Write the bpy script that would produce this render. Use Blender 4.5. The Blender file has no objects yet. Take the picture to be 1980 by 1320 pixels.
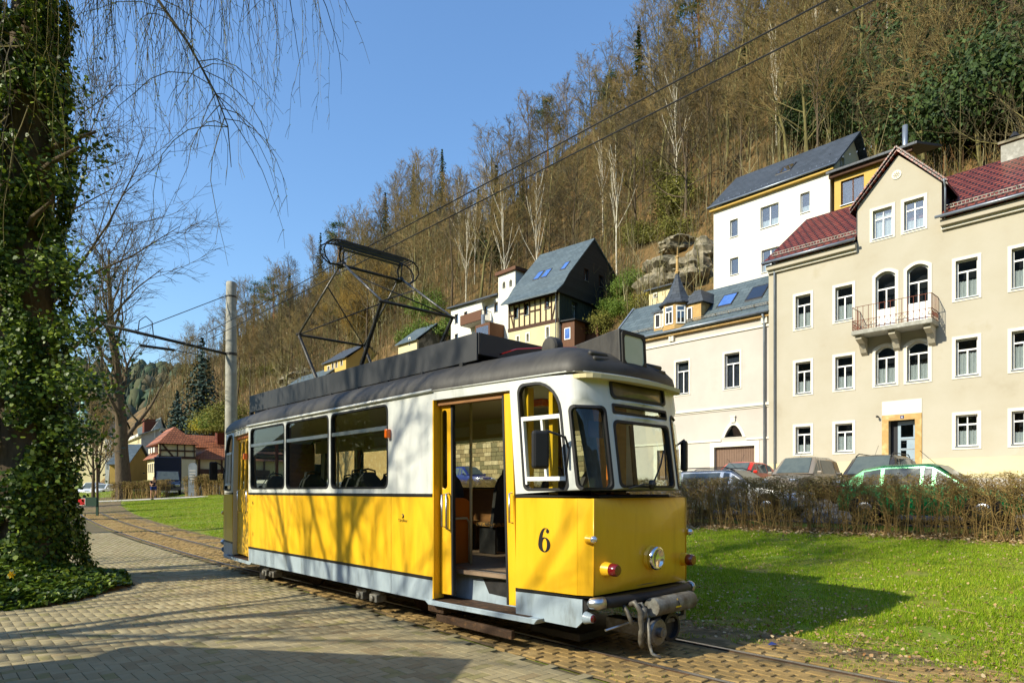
import bpy, math, random
import numpy as np
from mathutils import Vector, Matrix, noise
from mathutils.geometry import delaunay_2d_cdt

random.seed(7)
RNG = np.random.default_rng(7)
SC = bpy.context.scene
COL = SC.collection

# ------------------------------------------------------------------ camera
EYE = 1.64
FPX, HOR = 1240.0, 948.0            # focal length and horizon row of the 1980 x 1320 photograph
cam = bpy.data.cameras.new('camera')
cam.sensor_width = 36.0
cam.lens = 36.0 * FPX / 1980.0
cam.shift_y = (HOR - 660.0) / 1980.0
cam.clip_start = 0.05
cam.clip_end = 5000.0
camo = bpy.data.objects.new('camera', cam)
COL.objects.link(camo)
camo.location = (0, 0, EYE)
camo.rotation_euler = (math.radians(90), 0, 0)
SC.camera = camo

# ------------------------------------------------------------------ valley frame: x runs along the tram towards its front, y across the valley
T0 = (-1.955, 10.0)
DX, DY = (.6816, -.7317), (.7317, .6816)
VANG = math.atan2(DX[1], DX[0])
def V(x, y, z=0.0):
    return (T0[0] + x*DX[0] + y*DY[0], T0[1] + x*DX[1] + y*DY[1], z)
def inV(X, Y):
    a, b = X - T0[0], Y - T0[1]
    return a*DX[0] + b*DX[1], a*DY[0] + b*DY[1]
def pix(X, Y, Z):
    if Y < .1: return (-9999, -9999)
    return 990 + FPX*X/Y, HOR - (Z-EYE)/Y*FPX
class Frame:
    """a vertical plane standing in the world: origin and heading"""
    def __init__(s, ox, oy, ang):
        s.o = (ox, oy); s.a = ang
        s.d = (math.cos(ang), math.sin(ang)); s.n = (-math.sin(ang), math.cos(ang))
    def on(s, px, py, dep=0.0):
        ox, oy = s.o[0] + dep*s.n[0], s.o[1] + dep*s.n[1]
        r = (px-990)/FPX
        t = (r*oy - ox)/(s.d[0] - r*s.d[1]); Y = oy + t*s.d[1]
        return t, EYE - (py-HOR)/FPX*Y
    def w(s, x, y): return (s.o[0]+x*s.d[0]+y*s.n[0], s.o[1]+x*s.d[1]+y*s.n[1])
def VF(y): return Frame(*V(0, y)[:2], VANG)

# ------------------------------------------------------------------ sky, sun, exposure
SUNL = (.40, 1.50)                  # metres a shadow runs along and across the valley for each metre of height
sx = SUNL[0]*DX[0] + SUNL[1]*DY[0]; sy = SUNL[0]*DX[1] + SUNL[1]*DY[1]
SUN_EL = math.atan2(1.0, math.hypot(sx, sy))
to_sun = Vector((-sx, -sy, 1.0)).normalized()
world = bpy.data.worlds.new('World'); SC.world = world; world.use_nodes = True
wn = world.node_tree.nodes; wl = world.node_tree.links
bg = wn['Background']; bg.inputs['Strength'].default_value = 0.148
sky = wn.new('ShaderNodeTexSky'); sky.sky_type = 'NISHITA'; sky.sun_disc = False
sky.sun_elevation = SUN_EL
sky.sun_rotation = math.atan2(to_sun.x, to_sun.y)
sky.altitude = 0; sky.air_density = 1.5; sky.dust_density = 0.8; sky.ozone_density = 8.0
wl.new(sky.outputs['Color'], bg.inputs['Color'])
sd = bpy.data.lights.new('sun', 'SUN'); sd.energy = 4.4; sd.angle = math.radians(.5); sd.color = (1.0, .925, .73)
so = bpy.data.objects.new('sun', sd); COL.objects.link(so)
so.rotation_euler = (-to_sun).to_track_quat('-Z', 'Y').to_euler(); so.location = (-40, -30, 60)
vs = SC.view_settings
vs.view_transform = 'Standard'; vs.look = 'None'; vs.exposure = 0.66; vs.gamma = 1.0; vs.use_curve_mapping = False
SC.render.film_transparent = False
SC.cycles.max_bounces = 6; SC.cycles.diffuse_bounces = 3; SC.cycles.glossy_bounces = 3
SC.cycles.transmission_bounces = 4; SC.cycles.transparent_max_bounces = 14
SC.cycles.caustics_reflective = False; SC.cycles.caustics_refractive = False
SC.cycles.use_denoising = True

# ------------------------------------------------------------------ materials
def lin(r, g, b):
    f = lambda c: (c/12.92 if c <= .04045 else ((c+.055)/1.055)**2.4)
    return (f(r/255), f(g/255), f(b/255))
MATS = {}
def mk(name, cols, rough=.7, scale=4.0, bump=0.0, bscale=40.0, metal=0.0, island=False, spec=.4, coat=0.0,
       transl=0.0, stretch=(1, 1, 1), detail=5.0, rvar=0.0, world_co=False):
    m = bpy.data.materials.new(name); m.use_nodes = True
    nt = m.node_tree; N = nt.nodes; L = nt.links
    p = N['Principled BSDF']
    p.inputs['Roughness'].default_value = rough; p.inputs['Metallic'].default_value = metal
    p.inputs['Specular IOR Level'].default_value = spec
    if coat: p.inputs['Coat Weight'].default_value = coat; p.inputs['Coat Roughness'].default_value = .06
    tc = N.new('ShaderNodeTexCoord'); mp = N.new('ShaderNodeMapping'); mp.inputs['Scale'].default_value = stretch
    if world_co:
        g0 = N.new('ShaderNodeNewGeometry'); L.new(g0.outputs['Position'], mp.inputs['Vector'])
    else:
        L.new(tc.outputs['Object'], mp.inputs['Vector'])
    nz = N.new('ShaderNodeTexNoise'); nz.inputs['Scale'].default_value = scale; nz.inputs['Detail'].default_value = detail
    nz.inputs['Roughness'].default_value = .6
    L.new(mp.outputs['Vector'], nz.inputs['Vector'])
    cr = N.new('ShaderNodeValToRGB'); el = cr.color_ramp.elements
    n = len(cols)
    lo, hi = (.28, .72) if not island else (0.0, 1.0)
    pos = [lo + (hi-lo)*i/max(1, n-1) for i in range(n)]
    el[0].position = pos[0]; el[0].color = (*cols[0], 1)
    if n > 1: el[1].position = pos[-1]; el[1].color = (*cols[-1], 1)
    for i in range(1, n-1):
        e = el.new(pos[i]); e.color = (*cols[i], 1)
    if island:
        ge = N.new('ShaderNodeNewGeometry')
        L.new(ge.outputs['Random Per Island'], cr.inputs['Fac'])
    else:
        L.new(nz.outputs['Fac'], cr.inputs['Fac'])
    colout = cr.outputs['Color']
    if n == 1: el[1].color = (*cols[0], 1)
    L.new(colout, p.inputs['Base Color'])
    if rvar:
        mr = N.new('ShaderNodeMapRange'); mr.inputs['To Min'].default_value = max(.02, rough-rvar); mr.inputs['To Max'].default_value = min(1, rough+rvar)
        L.new(nz.outputs['Fac'], mr.inputs['Value']); L.new(mr.outputs['Result'], p.inputs['Roughness'])
    if bump:
        n2 = N.new('ShaderNodeTexNoise'); n2.inputs['Scale'].default_value = bscale; n2.inputs['Detail'].default_value = 4
        L.new(mp.outputs['Vector'], n2.inputs['Vector'])
        bp = N.new('ShaderNodeBump'); bp.inputs['Strength'].default_value = bump; bp.inputs['Distance'].default_value = .02
        L.new(n2.outputs['Fac'], bp.inputs['Height']); L.new(bp.outputs['Normal'], p.inputs['Normal'])
    if transl:
        tr = N.new('ShaderNodeBsdfTranslucent'); L.new(colout, tr.inputs['Color'])
        mx = N.new('ShaderNodeMixShader'); mx.inputs['Fac'].default_value = transl
        L.new(p.outputs['BSDF'], mx.inputs[1]); L.new(tr.outputs['BSDF'], mx.inputs[2])
        L.new(mx.outputs['Shader'], N['Material Output'].inputs['Surface'])
    MATS[name] = m
    return m
def glassmat(name, tint, refl=.9, rough=.0, fmul=1.0):
    m = bpy.data.materials.new(name); m.use_nodes = True
    nt = m.node_tree; N = nt.nodes; L = nt.links
    N.remove(N['Principled BSDF'])
    t = N.new('ShaderNodeBsdfTransparent'); t.inputs['Color'].default_value = (*tint, 1)
    g = N.new('ShaderNodeBsdfGlossy'); g.inputs['Roughness'].default_value = rough; g.inputs['Color'].default_value = (refl, refl, refl, 1)
    # Schlick reflectance that is the same from both faces of the pane
    ge = N.new('ShaderNodeNewGeometry'); dt = N.new('ShaderNodeVectorMath'); dt.operation = 'DOT_PRODUCT'
    L.new(ge.outputs['Normal'], dt.inputs[0]); L.new(ge.outputs['Incoming'], dt.inputs[1])
    def mth(op, a, b=None, clamp=False):
        q = N.new('ShaderNodeMath'); q.operation = op; q.use_clamp = clamp
        L.new(a, q.inputs[0])
        if b is not None: q.inputs[1].default_value = b
        return q.outputs[0]
    ab = mth('ABSOLUTE', dt.outputs['Value']); inv = N.new('ShaderNodeMath'); inv.operation = 'SUBTRACT'; inv.use_clamp = True; inv.inputs[0].default_value = 1.0; L.new(ab, inv.inputs[1])
    mm = N.new('ShaderNodeMath'); mm.operation = 'MULTIPLY'; mm.inputs[1].default_value = fmul; mm.use_clamp = True
    L.new(mth('ADD', mth('MULTIPLY', mth('POWER', inv.outputs[0], 5.0), .96), .04), mm.inputs[0])
    mx = N.new('ShaderNodeMixShader')
    L.new(mm.outputs[0], mx.inputs['Fac']); L.new(t.outputs[0], mx.inputs[1]); L.new(g.outputs[0], mx.inputs[2])
    L.new(mx.outputs[0], N['Material Output'].inputs['Surface'])
    MATS[name] = m
    return m
def brickmat(name, c1, c2, mortar, w, h, msize=.012, rough=.7, bump=.4, axes='xz', vary=.25, offset=.5):
    """small courses seen from far: roof tiles, slates, boards, far paving"""
    m = bpy.data.materials.new(name); m.use_nodes = True
    nt = m.node_tree; N = nt.nodes; L = nt.links
    p = N['Principled BSDF']; p.inputs['Roughness'].default_value = rough; p.inputs['Specular IOR Level'].default_value = .35
    tc = N.new('ShaderNodeTexCoord'); sp = N.new('ShaderNodeSeparateXYZ'); cb = N.new('ShaderNodeCombineXYZ')
    L.new(tc.outputs['Object'], sp.inputs[0])
    L.new(sp.outputs['XYZ'.index(axes[0].upper())], cb.inputs[0]); L.new(sp.outputs['XYZ'.index(axes[1].upper())], cb.inputs[1])
    b = N.new('ShaderNodeTexBrick'); b.inputs['Scale'].default_value = 1.0
    b.inputs['Brick Width'].default_value = w; b.inputs['Row Height'].default_value = h
    b.inputs['Mortar Size'].default_value = msize; b.inputs['Mortar Smooth'].default_value = .3
    b.inputs['Color1'].default_value = (*c1, 1); b.inputs['Color2'].default_value = (*c2, 1); b.inputs['Mortar'].default_value = (*mortar, 1)
    b.offset = offset
    L.new(cb.outputs[0], b.inputs['Vector'])
    nz = N.new('ShaderNodeTexNoise'); nz.inputs['Scale'].default_value = 1.3; nz.inputs['Detail'].default_value = 6
    L.new(tc.outputs['Object'], nz.inputs['Vector'])
    mr = N.new('ShaderNodeMapRange'); mr.inputs['To Min'].default_value = 1-vary; mr.inputs['To Max'].default_value = 1+vary
    L.new(nz.outputs['Fac'], mr.inputs['Value'])
    mx = N.new('ShaderNodeMix'); mx.data_type = 'RGBA'; mx.blend_type = 'MULTIPLY'; mx.inputs[0].default_value = 1.0
    L.new(b.outputs['Color'], mx.inputs[6]); L.new(mr.outputs['Result'], mx.inputs[7])
    L.new(mx.outputs[2], p.inputs['Base Color'])
    bp = N.new('ShaderNodeBump'); bp.inputs['Strength'].default_value = bump; bp.inputs['Distance'].default_value = .03; bp.invert = True
    L.new(b.outputs['Fac'], bp.inputs['Height']); L.new(bp.outputs['Normal'], p.inputs['Normal'])
    MATS[name] = m
    return m

# tram
mk('yellow_paint', [lin(206, 152, 26), lin(230, 176, 28), lin(234, 182, 34), lin(218, 162, 26)], rough=.34, scale=2.2, spec=.5, coat=.22, bump=.10, bscale=1.3, rvar=.12, stretch=(2.6, 2.6, .35), detail=9)
mk('white_paint', [(.42, .43, .39), (.58, .60, .56), (.62, .63, .59), (.52, .53, .49)], rough=.38, scale=2.0, spec=.5, coat=.18, bump=.05, bscale=2.2, stretch=(2.6, 2.6, .35), detail=9)
mk('skirt_paint', [lin(112, 118, 116), lin(146, 160, 168), lin(156, 170, 178), lin(134, 146, 150)], rough=.45, scale=3.0, coat=.08, stretch=(2, 2, .5), detail=9, bump=.04, bscale=3)
mk('black_trim', [(.012, .012, .012), (.02, .018, .016)], rough=.4, scale=6)
mk('roof_paint', [(.016, .015, .014), (.050, .046, .040), (.026, .024, .022)], rough=.55, scale=2.2, bump=.06, bscale=9, stretch=(3, .6, 1))
mk('fascia_paint', [(.030, .031, .033), (.048, .049, .051)], rough=.5, scale=1.6, bump=.03, bscale=4)
mk('rubber', [(.012, .012, .013)], rough=.6)
mk('brown_lining', [lin(150, 104, 58), lin(124, 84, 46)], rough=.5, scale=3, stretch=(1, 1, 6))
mk('orange_panel', [lin(206, 112, 30), lin(190, 98, 24)], rough=.4, scale=2)
mk('seat_fabric', [(.028, .026, .025), (.05, .046, .042), (.02, .02, .02)], rough=.9, scale=60, bump=.2, bscale=90)
mk('seat_cloth', [lin(60, 48, 36), lin(190, 140, 70), lin(35, 32, 30), lin(150, 120, 90)], rough=.9, scale=26)
mk('tram_floor', [lin(120, 100, 80), lin(146, 124, 100)], rough=.6, scale=4)
mk('chrome', [(.75, .75, .74)], rough=.14, metal=1.0)
mk('alu', [(.62, .63, .63), (.5, .51, .52)], rough=.32, metal=1.0, scale=5)
mk('steel', [(.30, .30, .30), (.20, .19, .18), (.14, .12, .10)], rough=.45, metal=.7, scale=12, bump=.1)
mk('grey_metal', [lin(146, 146, 138), lin(112, 108, 98), lin(76, 66, 54)], rough=.5, metal=.2, scale=9, bump=.08)
mk('dark_metal', [(.02, .02, .02), (.045, .042, .04)], rough=.5, metal=.3, scale=10)
mk('rust_metal', [lin(84, 58, 36), lin(60, 44, 30), lin(110, 78, 48)], rough=.8, metal=.1, scale=14, bump=.2)
mk('rail_top', [(.42, .40, .38), (.30, .27, .24)], rough=.3, metal=.9, scale=8)
mk('amber_lens', [lin(228, 104, 16)], rough=.2, spec=.6, coat=.5)
mk('red_lens', [lin(110, 16, 18)], rough=.18, spec=.6, coat=.6)
mk('brown_lens', [lin(120, 44, 16)], rough=.2, spec=.6, coat=.6)
mk('clear_lens', [(.7, .72, .75)], rough=.12, metal=.85)
mk('display_back', [lin(120, 112, 90), lin(96, 86, 62), lin(70, 62, 48)], rough=.35, scale=3, coat=.6)
mk('number_glass', [lin(190, 200, 178), lin(210, 214, 196)], rough=.2, scale=3, coat=.5)
mk('curtain_grey', [lin(70, 74, 84), lin(96, 100, 110)], rough=.9, scale=6)
mk('blue_plastic', [lin(22, 40, 100)], rough=.4)
mk('warn_yellow', [lin(240, 196, 20)], rough=.5)
glassmat('tram_glass', (.88, .91, .88), refl=.95, fmul=.75)
glassmat('house_glass', (.78, .81, .82), refl=.95, fmul=2.6)
glassmat('car_glass', (.30, .36, .38), refl=.9, fmul=1.4)
# houses
mk('plaster_beige', [lin(162, 153, 132), lin(173, 165, 146), lin(176, 169, 151), lin(179, 172, 155), lin(169, 160, 138)], rough=.9, scale=.4, bump=.12, bscale=60, detail=8, spec=.2)
mk('plaster_pink', [lin(178, 170, 160), lin(185, 177, 167), lin(190, 183, 173), lin(181, 173, 162)], rough=.9, scale=.4, bump=.12, bscale=60, detail=8, spec=.2)
mk('plaster_white', [lin(214, 210, 196), lin(224, 221, 208), lin(202, 197, 182)], rough=.9, scale=.6, bump=.08, bscale=60, spec=.2)
mk('plaster_cream', [lin(204, 190, 146), lin(212, 199, 158)], rough=.9, scale=.6, bump=.08, bscale=60, spec=.2)
mk('plaster_yellow', [lin(200, 168, 92), lin(188, 156, 84)], rough=.9, scale=.8, spec=.2)
mk('plaster_grey', [lin(170, 164, 156), lin(188, 182, 172), lin(150, 144, 136)], rough=.9, scale=.7, spec=.2)
mk('window_white', [lin(240, 240, 236), lin(228, 228, 224)], rough=.5, scale=3)
mk('surround_white', [lin(222, 218, 204), lin(212, 207, 192)], rough=.85, scale=2, spec=.2)
mk('curtain', [lin(214, 220, 216), lin(236, 238, 234), lin(196, 204, 202)], rough=.9, scale=9, stretch=(4, 1, .3))
mk('dark_room', [(.030, .030, .034)], rough=.9)  # near-black colour standing in for unlit interior shade
mk('sandstone', [lin(196, 164, 108), lin(176, 142, 88), lin(210, 184, 132)], rough=.9, scale=2.4, bump=.3, bscale=30)
mk('stone_block', [lin(150, 130, 96), lin(176, 158, 120), lin(110, 96, 70), lin(190, 172, 138)], rough=.9, island=True, bump=.4, bscale=18, scale=5)
mk('stone_grey', [lin(120, 110, 90), lin(84, 80, 62), lin(150, 140, 118), lin(66, 70, 44)], rough=.95, scale=1.1, bump=.7, bscale=3.2, detail=9)
mk('mortar', [lin(96, 86, 68)], rough=.95)
mk('door_blue', [lin(150, 168, 180), lin(134, 152, 166)], rough=.5, scale=2)
mk('timber', [lin(82, 56, 40), lin(66, 44, 32), lin(98, 70, 50)], rough=.85, scale=5, stretch=(1, 1, 4), bump=.15)
mk('board_green', [lin(48, 60, 48), lin(38, 48, 40), lin(60, 70, 56)], rough=.8, scale=4, stretch=(4, 4, .4))
mk('board_brown', [lin(104, 66, 38), lin(84, 52, 30)], rough=.7, scale=4, stretch=(4, 4, .4))
mk('garage_brown', [lin(124, 98, 80), lin(112, 88, 72)], rough=.55, scale=3)
mk('zinc', [lin(150, 158, 166), lin(128, 136, 146)], rough=.4, metal=.6, scale=3)
mk('iron_rust', [lin(120, 62, 40), lin(96, 48, 32)], rough=.8, scale=12)
mk('concrete', [lin(168, 166, 156), lin(146, 144, 134), lin(186, 184, 174)], rough=.9, scale=3, bump=.2, bscale=30)
mk('skylight_blue', [lin(60, 96, 170), lin(90, 128, 196)], rough=.1, spec=.8, coat=.8)
brickmat('tiles_red', lin(142, 64, 46), lin(112, 44, 32), lin(46, 16, 12), .34, .20, msize=.045, rough=.33, bump=1.0)
brickmat('tiles_orange', lin(172, 106, 70), lin(146, 86, 56), lin(78, 46, 30), .30, .26, msize=.03, rough=.7, bump=.9)
brickmat('slate_blue', lin(92, 104, 108), lin(78, 90, 94), lin(50, 58, 60), .5, .24, msize=.012, rough=.5, bump=.4)
brickmat('slate_dark', lin(70, 76, 84), lin(58, 64, 70), lin(34, 38, 42), .4, .22, msize=.012, rough=.55, bump=.4)
brickmat('slate_black', lin(44, 46, 48), lin(36, 38, 40), lin(24, 25, 26), .35, .2, msize=.012, rough=.6, bump=.3)
brickmat('brick_far', lin(170, 168, 160), lin(150, 146, 138), lin(90, 84, 72), .2, .1, msize=.006, rough=.9, bump=.3, axes='xy', vary=.15)
# ground and plants
mk('soil', [lin(110, 92, 60), lin(86, 74, 44), lin(132, 110, 76), lin(84, 86, 42)], rough=.95, scale=3.5, bump=.5, bscale=30, detail=8)
mk('sand_joint', [lin(110, 98, 70), lin(94, 84, 58), lin(86, 84, 50)], rough=.95, scale=2.5, bump=.4, bscale=60)
mk('paver', [lin(160, 148, 114), lin(148, 136, 104), lin(170, 158, 124)], rough=.9, scale=.9, bump=.25, bscale=90, world_co=True, spec=.25)
mk('paver_brown', [lin(150, 134, 101), lin(138, 123, 92), lin(160, 144, 110)], rough=.92, scale=2, bump=.3, bscale=90, world_co=True, spec=.2)
mk('paver_moss', [lin(146, 136, 98), lin(132, 124, 84), lin(156, 146, 108)], rough=.95, scale=3, bump=.3, bscale=90, world_co=True, spec=.2)
mk('paver_dark', [lin(154, 141, 108), lin(142, 130, 98), lin(163, 150, 117)], rough=.9, scale=1.1, bump=.25, bscale=90, world_co=True, spec=.25)
mk('track_block', [lin(160, 132, 84), lin(138, 114, 72), lin(172, 146, 98)], rough=.95, scale=2.0, bump=.35, bscale=70, world_co=True, spec=.2)
mk('asphalt', [lin(92, 90, 88), lin(76, 75, 74)], rough=.95, scale=2, bump=.2, bscale=90)
mk('footway', [lin(190, 184, 172), lin(172, 166, 154)], rough=.95, scale=2)
mk('lawn_ground', [lin(90, 108, 16), lin(110, 130, 24), lin(122, 116, 42), lin(76, 92, 14)], rough=.95, scale=.9, bump=.5, bscale=35, detail=9)
mk('grass_blade', [lin(112, 146, 8), lin(134, 168, 14), lin(156, 182, 28), lin(184, 180, 74), lin(96, 126, 6), lin(124, 156, 12)], rough=.6, island=True, transl=.35, spec=.25)
mk('dry_leaf', [lin(150, 120, 80), lin(186, 158, 114), lin(120, 92, 60), lin(206, 186, 146), lin(160, 110, 62)], rough=.85, island=True, transl=.2, spec=.2)
mk('ivy_leaf', [lin(52, 74, 16), lin(76, 102, 24), lin(40, 60, 16), lin(106, 128, 36), lin(138, 154, 52)], rough=.5, island=True, transl=.22, spec=.3)
mk('bark', [lin(74, 62, 46), lin(96, 82, 62), lin(56, 46, 34)], rough=.95, scale=6, stretch=(1, 1, .25), bump=.6, bscale=14)
mk('bark_olive', [lin(126, 116, 72), lin(100, 94, 52), lin(150, 140, 96)], rough=.95, scale=1.5, stretch=(1, 1, .3), bump=.3, bscale=10)
mk('bark_pale', [lin(196, 186, 160), lin(214, 206, 184), lin(150, 140, 112)], rough=.9, scale=1.5)
mk('bark_pine', [lin(150, 92, 56), lin(120, 74, 46)], rough=.9, scale=2)
mk('twig_brown', [lin(128, 106, 62), lin(104, 90, 50), lin(146, 122, 74), lin(104, 96, 48)], rough=.9, scale=.35, world_co=True)
mk('twig_dark', [lin(100, 86, 56), lin(78, 70, 46), lin(116, 100, 64)], rough=.9, scale=.5, world_co=True)
mk('twig_gold', [lin(166, 134, 60), lin(140, 112, 48), lin(186, 158, 80)], rough=.9, scale=.5, world_co=True)
mk('brush', [lin(126, 108, 64), lin(100, 86, 46), lin(156, 138, 92), lin(84, 80, 40), lin(146, 100, 56), lin(112, 106, 86), lin(70, 62, 40), lin(134, 124, 60)], rough=.95, island=True)
mk('sapling', [lin(140, 130, 88), lin(106, 96, 58), lin(178, 168, 126), lin(80, 72, 44), lin(120, 116, 62)], rough=.95, island=True)
mk('brush_green', [lin(104, 104, 42), lin(128, 124, 52), lin(88, 92, 36)], rough=.9, island=True, transl=.2)
mk('litter', [lin(98, 78, 44), lin(78, 64, 34), lin(118, 92, 52), lin(72, 68, 32)], rough=.95, scale=.30, bump=.8, bscale=2.5, detail=10)
mk('willow_twig', [lin(104, 92, 44), lin(66, 56, 34), lin(132, 122, 54)], rough=.8, island=True)
mk('willow_bud', [lin(176, 190, 60), lin(150, 170, 44)], rough=.7, island=True, transl=.4)
mk('conifer', [lin(44, 64, 22), lin(60, 82, 28), lin(34, 52, 20), lin(78, 96, 34)], rough=.7, island=True, transl=.12)
mk('pine_needle', [lin(58, 86, 36), lin(80, 104, 46), lin(44, 70, 32)], rough=.7, island=True, transl=.15)
mk('shrub_green', [lin(88, 112, 34), lin(116, 138, 46), lin(66, 90, 28)], rough=.7, island=True, transl=.3)
mk('shrub_yellow', [lin(206, 186, 44), lin(178, 168, 40), lin(224, 206, 70)], rough=.7, island=True, transl=.3)
mk('far_slope', [lin(70, 62, 40), lin(52, 56, 34), lin(84, 72, 46), lin(40, 50, 30)], rough=.95, scale=.12, bump=1.0, bscale=.6, detail=9)
mk('far_wood', [lin(44, 62, 44), lin(58, 74, 50), lin(80, 82, 54), lin(36, 52, 40), lin(96, 86, 60)], rough=.9, island=True)
mk('hedge_twig', [lin(142, 116, 66), lin(112, 90, 50), lin(164, 138, 84), lin(88, 70, 40)], rough=.9, island=True)
mk('hedge_leaf', [lin(124, 124, 50), lin(150, 140, 66), lin(110, 92, 50)], rough=.8, island=True, transl=.25)
mk('petal', [lin(250, 206, 24)], rough=.6, transl=.3)
mk('leaf_green', [lin(70, 110, 34)], rough=.5, transl=.3)
mk('skin', [lin(196, 146, 116)], rough=.6)
mk('cloth_navy', [lin(26, 30, 48)], rough=.9)
mk('cloth_blue', [lin(30, 50, 110)], rough=.9)
mk('hair', [lin(50, 38, 28)], rough=.9)
mk('sign_red', [lin(206, 34, 40)], rough=.5)
mk('sign_green', [lin(36, 66, 50)], rough=.6)
mk('pink_print', [lin(206, 26, 110)], rough=.5)
mk('van_navy', [lin(30, 36, 56)], rough=.25, coat=.8)
mk('car_red', [lin(196, 42, 26)], rough=.25, coat=.35)
mk('car_taupe', [lin(150, 138, 122)], rough=.25, coat=.35, metal=.3)
mk('car_dark', [lin(70, 66, 62)], rough=.25, coat=.35, metal=.3)
mk('car_green', [lin(16, 128, 74)], rough=.22, coat=.35, metal=.2)
mk('car_silver', [lin(176, 178, 180)], rough=.25, coat=.35, metal=.6)
mk('car_white', [lin(226, 228, 228)], rough=.3, coat=.35)
mk('car_blue', [lin(40, 50, 110)], rough=.3, coat=.35)
mk('tyre', [(.018, .018, .018)], rough=.85)
mk('copper_green', [lin(150, 190, 178)], rough=.6)
mk('cable', [(.02, .02, .022)], rough=.6)
mk('spruce_blue', [lin(40, 62, 52), lin(54, 76, 62), lin(32, 50, 44)], rough=.7, island=True)

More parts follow.
